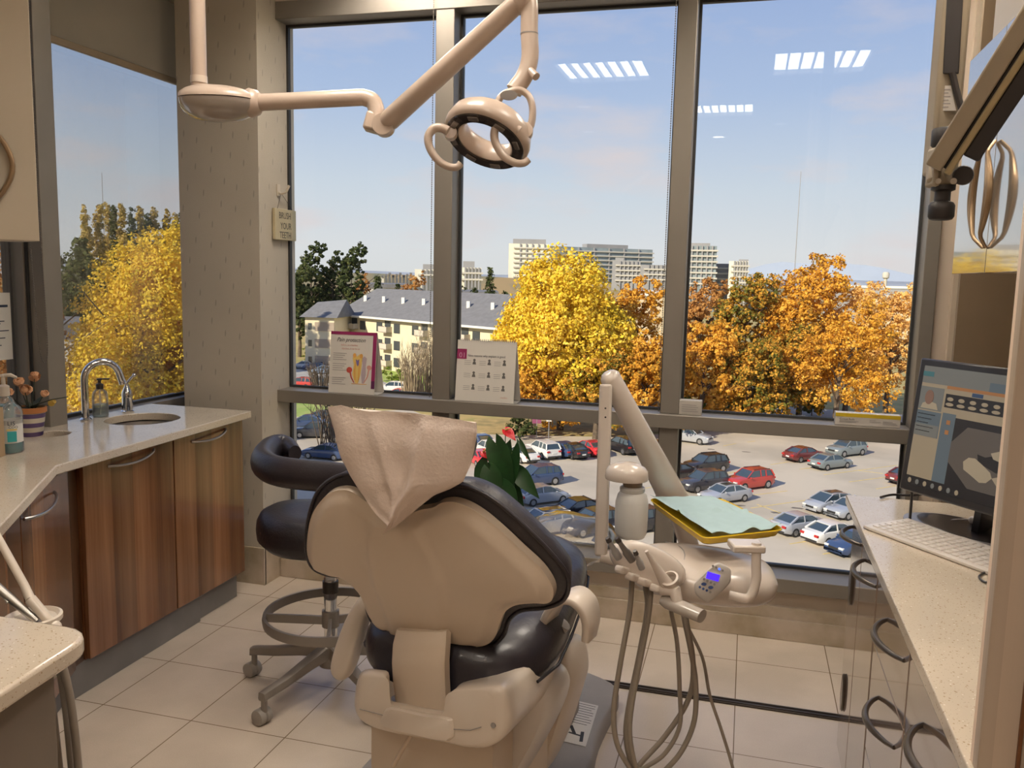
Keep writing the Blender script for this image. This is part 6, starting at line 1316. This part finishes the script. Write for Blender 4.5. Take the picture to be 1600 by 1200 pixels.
for i,p in enumerate(ap):
    d=(ap[min(i+1,len(ap)-1)]-ap[max(i-1,0)]); d.z=0; d.normalize(); s_=Vector((-d.y,d.x,0)); r_=rr[i]; rings.append([p+s_*math.cos(t_)*r_*.85+Vector((0,0,math.sin(t_)*r_*1.0)) for t_ in [2*math.pi*j/18 for j in range(18)]])
m.loft(rings); m.build('arm_pad',M_vinyl,stool,smooth=60)
q=ap[len(ap)*2//3]; MB().tube([q-Vector((0,0,.03)),q-Vector((-.02,-.02,.16)),SC0+Vector((.16,-.08,.60)),SC0+Vector((.05,-.02,.585))],[.013]*4,12).build('arm_post',M_stl,stool)
MB().tube([SC0+Vector((.03,.02,.585)),SC0+Vector((.05,-.10,.56)),SC0+Vector((.07,-.14,.50))],[.008,.008,.02],10,flat=.5).build('height_lever',M_chg,stool)
# ================================================================== DELIVERY UNIT
M_du=mat('unit_white',(.64,.56,.49),.25,coat=.3,noise_amt=.02); M_frost=mat('frosted_bottle',(.58,.57,.54),.35,noise_amt=.03)
T0=2.40
unit=empty('delivery_unit','white dental delivery unit with handpieces, control pad and hanging hoses','dental unit',ond(1090,900,T0))
ex=Vector((math.cos(R(5)),math.sin(R(5)),0)); ey=Vector((-ex.y,ex.x,0))
bc_=ond(1102,893,T0+.03)
m=MB(); rings=[]
for u,hd,zt,zb in((-.222,.03,.0,-.02),(-.21,.07,.028,-.045),(-.17,.115,.044,-.062),(-.10,.15,.052,-.070),(0,.165,.054,-.072),(.10,.155,.050,-.066),(.155,.13,.042,-.056),(.185,.09,.026,-.038),(.195,.04,.004,-.016)):
    c=bc_+ex*u+Vector((0,0,-.045*u)); ring=[]
    for k in range(28):
        t_=2*math.pi*k/28; c_,s_=math.cos(t_),math.sin(t_); x=abs(c_)**.75*(1 if c_>=0 else -1); y=abs(s_)**.85*(1 if s_>=0 else -1)
        ring.append(c+ey*hd*x+Vector((0,0,(zt if y>=0 else -zb)*y+.0)))
    rings.append(ring)
m.loft(rings); m.build('body',M_du,unit,sub=1,smooth=60)
m=MB(); m.tube([bc_+ex*(-.09+.03*math.sin(k*.4))+ey*(-.16+.32*k/10)+Vector((0,0,.052*math.sin(math.pi*(.15+.7*k/10))+.004)) for k in range(11)],.0018,6); m.build('seam_line',M_chg,unit)
# handpiece holder
hp=[((967,872),(952,846),.010,'dark'),((988,876),(967,846),.0105,'steel'),((1003,888),(994,866),.009,'dark')]
holder_px=[(952,868),(958,850),(985,843),(1015,850),(1050,868),(1071,890),(1068,912),(1048,922),(1020,922),(990,905),(965,890)]
B=cspline([ond(x,y,T0-.16) for x,y in holder_px],3); c=sum(B,Vector())/len(B); vn=(EYE-c).normalized(); m=MB(); m.loft([[c+(p-c)*k-vn*o_ for p in B] for k,o_ in((.62,-.010),(.85,-.006),(.96,.004),(1,.02),(1,.055),(.9,.07))]); m.build('holder',M_du,unit,smooth=60)
for (x,y) in ((972,893),(988,904),(1006,912),(1026,922)):
    p=ond(x,y,T0-.175); MB().box(p+Vector((0,0,.004)),(.030,.036,.020),Matrix.Rotation(R(-28),3,'Z')@Matrix.Rotation(R(-22),3,'X')).build('holder_cup',M_du,unit,bevel=.007,seg=3)
M_hpm=mat('handpiece_grey',(.22,.20,.18),.3,metal=.6)
for (a_,b_,r_,k_) in hp:
    A=ond(*a_,T0-.20);B_=ond(*b_,T0-.22); MB().tube([A,A.lerp(B_,.45),A.lerp(B_,.55),A.lerp(B_,.9),B_],[r_,r_*1.05,r_*.75,r_*.6,r_*.75],14).build('handpiece',M_hpm if k_=='steel' else M_wg,unit)
    MB().tube([B_,B_+(B_-A).normalized()*.012],[r_*.8,r_*.6],10).build('handpiece_tip',M_pump,unit)
A=ond(1045,918,T0-.19);B_=ond(1010,861,T0-.23); MB().tube([A,A.lerp(B_,.25),A.lerp(B_,.7),B_],[.019,.015,.008,.0045],16).build('syringe',M_du,unit)
m=MB(); c=ond(1048,908,T0-.20); m.lathe([(.020,-.006),(.024,0),(.024,.012),(.019,.014),(.018,.004)],c,(-.3,-.5,.8),24,cap=False); m.build('syringe_ring',M_du,unit)
# control pad
cp=[(1117,881),(1130,882),(1141,889),(1142,903),(1137,915),(1110,940),(1101,940),(1088,930),(1085,920),(1088,908)]
B=cspline([ond(x,y,T0-.20) for x,y in cp],3); c=sum(B,Vector())/len(B); vn=(EYE-c).normalized(); m=MB(); m.loft([[c+(p-c)*k-vn*o_ for p in B] for k,o_ in((.90,-.008),(.97,-.005),(1,0),(1,.02),(.8,.05))]); pad=m.build('control_pad',mat('pad_face',(.50,.46,.42),.35),unit,smooth=50)
def padq(name,x0,y0,w_,h_,mm,d=.0088,ang=-.42,nn_=None):
    ca_,sa_=math.cos(ang),math.sin(ang)
    if nn_: P_=[(x0+w_/2*math.cos(t_),y0+h_/2*math.sin(t_)) for t_ in [2*math.pi*k/nn_ for k in range(nn_)]]
    else: P_=[(x0+(u*w_*math.cos(.25)-v*h_*math.sin(-.28)*-1*0)-v*h_*.30, y0+v*h_+u*w_*.28) for u,v in((-.5,-.5),(.5,-.5),(.5,.5),(-.5,.5))]
    Q_=[ond(x,y,T0-.20)+vn*d for x,y in P_]; return MB().prism(Q_,vn*.0012).build(name,mm,pad)
M_lcd=mat('lcd_blue',(.03,.01,.3),.3,emit=(.06,.02,1.0),estr=1.5); M_led=mat('led_blue',(.05,.1,.5),.3,emit=(.05,.15,1.0),estr=1.6); M_btb=mat('button_blue',(.05,.09,.24),.4); M_btg=mat('button_grey',(.25,.24,.23),.4)
padq('display',1114,901,20,10,M_lcd)
for u in range(4): 
    x,y=1113+u*5.0,884.5+u*2.4
    padq('indicator',x+1,y+0,3.6,3.6,M_led if u==2 else M_btg,nn_=10)
for r_ in range(3):
    for u in range(4):
        x,y=1100+u*5.4-r_*3.2,905+u*2.6+r_*6.2
        if r_==1:
            if u in(0,2): padq('button',x+3,y+1.5,8.5,5,M_btb,nn_=12)
        else: padq('button',x,y,4.0,4.2,M_btb if r_==2 and u<3 else M_btg,nn_=10)
# hand grip
A=ond(1036,937,T0-.18);B_=ond(1097,963,T0-.26); MB().tube([A,A.lerp(B_,.15),A.lerp(B_,.6),B_],[.017,.023,.022,.021],18,flat=.8).build('hand_grip',mat('grip_grey',(.40,.35,.30),.22,coat=.4),unit)
MB().tube([A+Vector((0,0,.03)),A.lerp(B_,.3)+Vector((0,0,.035)),A.lerp(B_,.4)],[.02,.018,.014],12).build('grip_mount',M_du,unit)
# tray bracket
q0=ond(1182,848,T0-.17); q1=ond(1181,908,T0-.17); q2=ond(1170,932,T0-.17); q3=ond(1140,930,T0-.15)
MB().tube(spline([q0,q0.lerp(q1,.6),q1,q2+Vector((.0,0,-.004)),q3],6),.0125,16).build('tray_post',M_du,unit)
MB().box(ond(1166,853,T0-.15),(.085,.07,.02),Matrix.Rotation(YAW,3,'Z')).build('tray_mount',M_du,unit,bevel=.005)
# column and swing arm
cA=ond(947,600,T0+.16); cB=ond(939,868,T0+.16); m=MB(); m.bar(cA,cB,.038,.038,hint=ex); m.build('column',M_du,unit,bevel=.008,seg=3)
for y in(638,652): MB().lathe([(.003,0),(.003,.002)],ond(946,y,T0+.136),(EYE-ond(944,y,T0)).normalized(),8).build('screw_hole',M_dark,unit)
MB().tube([cB,cB+ex*.05-Vector((0,0,.01)),bc_-ex*.12],[.02,.022,.02],12).build('column_foot',M_du,unit)
A=ond(953,589,T0+.20);B_=ond(1058,790,T0+.46);C_=ond(1080,862,T0+.50)
MB().tube([A+(A-B_).normalized()*.014,A+(A-B_).normalized()*.010,A,A.lerp(B_,.5),B_],[.012,.024,.031,.039,.050],24).build('swing_arm',M_du,unit,smooth=50)
MB().tube([B_,C_],[.036,.032],20).build('arm_knuckle',M_du,unit)
MB().lathe([(.030,0),(.0305,.004),(.0305,.006),(.03,.008)],A+(B_-A)*.05,(B_-A),24,cap=False).build('arm_cap_seam',M_chg,unit)
# bottle
bb=ond(985,840,T0+.06); 
MB().lathe([(.028,.0),(.040,.004),(.046,.018),(.0475,.06),(.047,.105),(.041,.128),(.034,.136),(.036,.140),(.036,.148),(.030,.152)],bb,n=32).build('water_bottle',M_frost,unit,smooth=50)
MB().lathe([(.026,.150),(.028,.158),(.028,.170)],bb,n=24).build('bottle_neck',mat('brown_neck',(.25,.18,.12),.5),unit)
cp_=bb+Vector((-.018,.0,0)); m=MB(); m.lathe([(.050,.168),(.060,.170),(.062,.176),(.060,.196),(.052,.206),(.030,.217),(.002,.221)],cp_,n=36,sx=1,sy=.85); m.build('bottle_cap',M_du,unit,smooth=50)
# hoses
HO=[([(988,903),(983,960),(968,1044),(959,1110),(963,1158),(980,1193),(1005,1222),(1050,1228)],.0072,.14),([(1010,915),(1013,951),(1001,1020),(983,1110),(980,1155),(990,1195),(1015,1222)],.0098,.12),([(1018,915),(1014,960),(1005,1010),(990,1085),(984,1140),(990,1185),(1000,1215)],.0065,.15),([(1048,950),(1058,1005),(1062,1080),(1062,1134),(1040,1176),(1010,1198),(975,1218)],.0060,.10),([(1068,960),(1080,1020),(1087,1068),(1085,1125),(1067,1170),(1043,1200),(1010,1228)],.0072,.08),([(1072,965),(1083,1035),(1076,1092),(1040,1149),(1002,1192),(980,1225)],.0072,.06),([(1068,965),(1097,1026),(1109,1086),(1127,1140),(1145,1200),(1152,1240)],.0045,.05)]
for pts,r_,off in HO:
    P_=[ond(x,y,T0-off) for x,y in pts]; MB().tube(spline([ond(pts[0][0]+2,pts[0][1]-22,T0-off+.02)]+P_,6),r_,12).build('hose',M_hose,unit)
# tray on top
tz=.95; TC=[onz(x,y,tz) for x,y in((1014,780),(1128,780),(1226,828),(1100,842))]
# square the tray up a little
ctr_=sum(TC,Vector())/4; tray=empty('instrument_tray','yellow instrument tray above the delivery unit','tray',ctr_-Vector((0,0,.02)))
def rrect(c4,r=.028,n=5,grow=0,z=0):
    out_=[]
    for i in range(4):
        p=c4[i];a_=(c4[i-1]-p).normalized();b_=(c4[(i+1)%4]-p).normalized()
        p0=p+a_*r;p1=p+b_*r
        for k in range(n+1):
            u=k/n; out_.append(p0*(1-u)**2+p*2*u*(1-u)+p1*u*u)
    c=sum(out_,Vector())/len(out_)
    return [q+(q-c).normalized()*grow+Vector((0,0,z)) for q in out_]
M_ty=mat('tray_yellow',(.78,.53,.02),.35,coat=.2)
m=MB(); m.loft([rrect(TC,grow=-.014,z=-.020),rrect(TC,grow=-.004,z=-.004),rrect(TC,grow=.003,z=0),rrect(TC,grow=.001,z=.003),rrect(TC,grow=-.004,z=-.001),rrect(TC,grow=-.016,z=-.014)]); m.build('tray',M_ty,tray,smooth=50)
m=MB(); m.loft([rrect(TC,grow=-.03,z=-.027),rrect(TC,grow=-.02,z=-.0205)]); m.build('tray_plate',M_du,tray,smooth=50)
ppr=empty('tray_paper','creased pale blue green paper sheet lying on the yellow tray','paper sheet',ctr_)
NU,NV=26,30; PC=[onz(x,y,tz+.006) for x,y in((1016,776),(1112,775),(1221,822),(1112,836))]; g=[]
for i in range(NU+1):
    row_=[]
    for j in range(NV+1):
        u,v=i/NU,j/NV; p=PC[0].lerp(PC[1],u).lerp(PC[3].lerp(PC[2],u),v)
        z=.004*noise.noise(Vector((u*5,v*5,1)))+.007*math.exp(-((v-.50-.04*math.sin(u*7))/.018)**2)*(1+.8*math.sin(u*34))+.008*max(0,v-.9)*10*(.5+.5*math.sin(u*14))-.012*max(0,v-.9)*8*(.5-.5*math.sin(u*14))+.006*max(0,.1-u)*10
        row_.append(p+Vector((0,0,max(z,-.004))))
    g.append(row_)
m=MB(); V_=[[m.b.verts.new(p) for p in r] for r in g]
for i in range(NU):
    for j in range(NV): m.face([V_[i][j],V_[i+1][j],V_[i+1][j+1],V_[i][j+1]])
m.build('sheet',mat('blue_green_paper',(.40,.545,.56),.8,noise_amt=.04,noise_scale=30),ppr,solid=.0008,smooth=70)
# ================================================================== OVERHEAD LAMP
M_lw=mat('lamp_white',(.54,.43,.35),.28,coat=.25,noise_amt=.02)
TLm=2.55; lamp=empty('operating_lamp','ceiling hung dental operating lamp with ring shaped head on jointed arms','dental lamp',ond(311,130,TLm))
pt=ond(311,130,TLm); MB().tube([Vector((pt.x,pt.y,CZ-.001)),pt-Vector((0,0,.01))],.0228,24).tube([Vector((pt.x,pt.y,CZ-.001)),Vector((pt.x,pt.y,CZ-.03))],.07,24).build('ceiling_pole',M_lw,lamp)
MB().lathe([(.0245,0),(.0245,.02)],pt+Vector((0,0,.0)),n=24).build('pole_collar',M_chw,lamp)
hc_=ond(342,163,TLm+.0); hx=Vector((math.cos(YAW),math.sin(YAW),0)); 
m=MB(); rings=[]
for k in range(15):
    s=-1+2*k/14; w_=math.sqrt(max(0,1-abs(s)**2.4)); ring=[]
    for j in range(25):
        t_=math.pi*j/24; ring.append(hc_+hx*(s*.122)+Vector((-hx.y,hx.x,0))*math.cos(t_)*w_*.085+Vector((0,0,.012+math.sin(t_)*w_*.042*(1.0-.12*s))))
    rings.append(ring)
m.loft(rings); m.build('hub_top',M_lw,lamp,smooth=60)
m=MB(); rings=[]
for k in range(15):
    s=-1+2*k/14; w_=math.sqrt(max(0,1-abs(s)**2.4)); rings.append([hc_+hx*(s*.120)+Vector((-hx.y,hx.x,0))*math.cos(math.pi*j/24)*w_*.083+Vector((0,0,.010-math.sin(math.pi*j/24)*w_*.062)) for j in range(25)])
m.loft(rings); m.build('hub_lens',mat('lens_cover',(.36,.31,.27),.08,noise_amt=.05,coat=1,spec=.7),lamp,smooth=60)
A=ond(392,161,TLm);B_=ond(568,152,TLm-.03);
MB().lathe([(.040,-.008),(.043,0),(.036,.022),(.027,.03)],A,(B_-A),28).build('hub_socket',M_lw,lamp,smooth=50)
el1=ond(582,158,TLm-.03); el2=ond(588,172,TLm-.03); el3=ond(588,186,TLm-.03)
MB().tube([A,B_]+spline([B_,el1,el2,el3],5)[1:],.0245,20).build('horizontal_arm',M_lw,lamp,smooth=50)
m=MB(); m.bar(ond(588,178,TLm-.03),ond(580,206,TLm-.03),.048,.05,hint=hx); m.build('elbow_joint',M_lw,lamp,bevel=.008,seg=3)
A=ond(604,192,TLm-.06);B_=ond(816,-2,TLm-.26); dv=(B_-A).normalized()
MB().tube([A-dv*.004,A+dv*.01,A.lerp(B_,.5),B_],[.028,.036,.034,.031],24,flat=.8).build('spring_arm',M_lw,lamp,smooth=50)
MB().lathe([(.03,-.03),(.032,-.02),(.032,.02),(.03,.03)],A-dv*.012,hx.cross(Vector((0,0,1))),22).build('arm_pivot',M_lw,lamp)
MB().ball(B_,(.036,.036,.036)).build('arm_elbow',M_lw,lamp)
ps=[(812,0),(822,-6),(827,8),(827,50),(828,90),(820,118),(803,142)]
MB().tube(spline([ond(x,y,TLm-.26) for x,y in ps],5),.0235,20).build('drop_arm',M_lw,lamp,smooth=50)
c=ond(827,54,TLm-.26); MB().lathe([(.0242,0),(.0242,.003)],c,n=24).build('arm_ring',M_chg,lamp)
MB().tube([ond(826,108,TLm-.27),ond(838,120,TLm-.29)],[.010,.011],12).build('brake_knob',M_lw,lamp)
# yoke
HC=ond(764,207,TLm-.28); imr,imu=rt,up
vr_=ray(764,207).normalized(); ur_=rt.cross(vr_).normalized(); ax_=((imr*.41+ur_*.91)*.82+vr_*.57).normalized()
yk=[(776,163),(784,150),(797,143),(812,141),(826,150),(832,168),(831,190),(824,206)]
m=MB(); m.tube(spline([ond(x,y,TLm-.29) for x,y in yk],5),[.017]*36,14,flat=.55); m.build('yoke',M_lw,lamp,smooth=60)
MB().lathe([(.001,0),(.017,0),(.017,.003),(.001,.004)],ond(795,149,TLm-.313),(EYE-HC).normalized(),24,sx=1.35,sy=.75,hint=imu).build('name_plate',M_wg,lamp)
m=MB(); m.lathe([(.066,0),(.074,-.012),(.109,-.012),(.117,-.004),(.1185,.012),(.112,.038),(.098,.052),(.080,.050),(.070,.036)],HC-ax_*.020,ax_,48); 
# remove end caps to leave the ring open
bmesh.ops.delete(m.b,geom=[f for f in m.b.faces if len(f.verts)>10],context='FACES')
m.b.verts.ensure_lookup_table(); n_=48; a0=list(m.b.verts)[:n_]; a1=list(m.b.verts)[-n_:]
for i in range(n_): m.face([a0[i],a0[(i+1)%n_],a1[(i+1)%n_],a1[i]])
m.build('lamp_ring',M_lw,lamp,smooth=50)
m=MB(); m.lathe([(.076,-.0125),(.078,-.016),(.106,-.016),(.108,-.0125)],HC-ax_*.020,ax_,48); bmesh.ops.delete(m.b,geom=[f for f in m.b.faces if len(f.verts)>10],context='FACES'); face=m.build('reflector_band',mat('reflector_dark',(.10,.085,.075),.15,metal=.6,noise_amt=.4,noise_scale=40),lamp,smooth=50)
xr,yr=frame(ax_)
for k in range(8):
    t_=2*math.pi*k/8+.2; p=HC-ax_*.036+(xr*math.cos(t_)+yr*math.sin(t_))*.092; tg=(-xr*math.sin(t_)+yr*math.cos(t_)); MB().box(p,(.030,.015,.006),Matrix((tg,ax_.cross(tg),ax_)).transposed()).build('led_window',mat('led_glass',(.25,.22,.2),.08,metal=.5),face,bevel=.002)
for pts,d_ in (([(700,205),(690,200),(678,201),(669,214),(672,232),(684,250),(700,260),(714,261),(720,255)],TLm-.33),([(812,205),(797,195),(782,192),(773,204),(774,222),(786,243),(803,254),(818,255),(826,249)],TLm-.36)):
    P_=spline([ond(x,y,d_) for x,y in pts],5); MB().tube(P_,[.012-.003*k/len(P_) for k in range(len(P_))],14).build('handle',M_lw,lamp,smooth=60)
MB().lathe([(.001,0),(.020,0),(.022,.004),(.022,.03),(.018,.04)],ond(820,203,TLm-.33),fw,24).build('yoke_knob',M_lw,lamp)
MB().lathe([(.018,0),(.018,.03)],ond(703,205,TLm-.31),fw,20).build('handle_boss',M_lw,lamp)
# ================================================================== X-RAY ARM (upper right)
M_xr=mat('xray_arm_tan',(.36,.30,.22),.4,noise_amt=.03); M_xd=mat('xray_black',(.022,.018,.018),.45)
TX=1.95; xa=empty('xray_arm','tan and black folding x-ray arm in the upper right corner','x-ray arm',ond(1470,280,TX))
XQ=lambda x,y,d=0: ond(x,y,TX+d)
m=MB(); a_=XQ(1487,-60);b_=XQ(1473,250); 
A=XQ(1470,265); top=Vector((XQ(1490,0).x,XQ(1490,0).y,CZ-.002)); b0_=Vector((top.x,top.y,A.z-.01))
m.bar(top,b0_,.05,.062,hint=hx); m.build('vertical_housing',M_xr,xa,bevel=.01,seg=3)
vn=(EYE-b0_); vn.z=0; vn.normalize(); px_=Vector((-vn.y,vn.x,0)); 
if px_.dot(rt)<0: px_=-px_
def VF(x,y,d=.0): return onp(x,y,top+vn*(.028+d),vn)
m=MB(); m.prism([VF(1480,-20),VF(1506,-20),VF(1498,116),VF(1473,116)],vn*.006); m.build('black_insert',M_xd,xa,bevel=.002)
m=MB(); m.tube([VF(1488,114,.004),VF(1494,140,.004),VF(1503,172,.004)],.0075,10); m.build('cable',M_xd,xa)
lbx=[VF(1465,134,.0),VF(1486,134,.0),VF(1494,173,.0),VF(1462,173,.0)]; m=MB(); m.prism(lbx,vn*.0012); lb2=m.build('sticker',mat('label_white',(.6,.6,.6),.5),xa)
m=MB()
for k in range(6): y=139+k*5.5; m.prism([VF(1466,y,.0014),VF(1485-3*(k%2),y,.0014),VF(1485-3*(k%2),y+1.6,.0014),VF(1466,y+1.6,.0014)],vn*.0006)
m.build('sticker_print',M_gink,lb2)
MB().lathe([(.030,-.015),(.033,-.01),(.033,.025),(.030,.03)],XQ(1479,222),(0,0,1),28).build('swivel_band',M_xd,xa)
J=XQ(1470,268,-.04); K=ond(1650,-13,TX-.35); dv=(K-J).normalized(); vv=(EYE-J).normalized(); sd2=dv.cross(vv).normalized()
if sd2.dot(up)<0: sd2=-sd2
def xbar(name,o0,o1,th,mm,ext=0,dz=0,bv=.004):
    m=MB(); c0=J+sd2*((o0+o1)/2)+vv*dz-dv*ext; c1=K+sd2*((o0+o1)/2)+vv*dz
    x_=sd2; rot=Matrix((sd2,vv,dv)).transposed(); m.box((c0+c1)/2,(abs(o1-o0),th,(c1-c0).length),rot); return m.build(name,mm,xa,bevel=bv)
xbar('arm_shell',.0,.037,.05,M_xr,.0); xbar('arm_groove',-.010,.001,.030,M_xd,-.01); xbar('arm_rail',-.021,-.006,.05,mat('xray_rail',(.40,.32,.18),.35,metal=.4),.0); xbar('arm_underside',-.055,-.020,.036,M_xd,-.055)
MB().tube([XQ(1462,225,.01),XQ(1462,286,.0)],[.012,.02],14).box(XQ(1472,262),(.055,.05,.09),Matrix.Rotation(YAW,3,'Z')).build('knuckle',M_xr,xa,bevel=.008)
MB().lathe([(.020,-.02),(.022,0),(.020,.02)],XQ(1505,274,-.03),vv,20).build('hinge_wheel',M_xd,xa)
MB().tube([XQ(1466,283,-.03),XQ(1466,283,-.045)],.006,12).tube([XQ(1490,283,-.03),XQ(1490,283,-.05)],.007,12).build('bolt',M_steel,xa)
p=XQ(1474,290); MB().lathe([(.026,.0),(.026,-.010),(.017,-.014),(.017,-.035),(.024,-.038),(.028,-.045),(.028,-.070),(.024,-.076),(.018,-.078)],p,(0,0,1),28).build('knob',M_xd,xa)
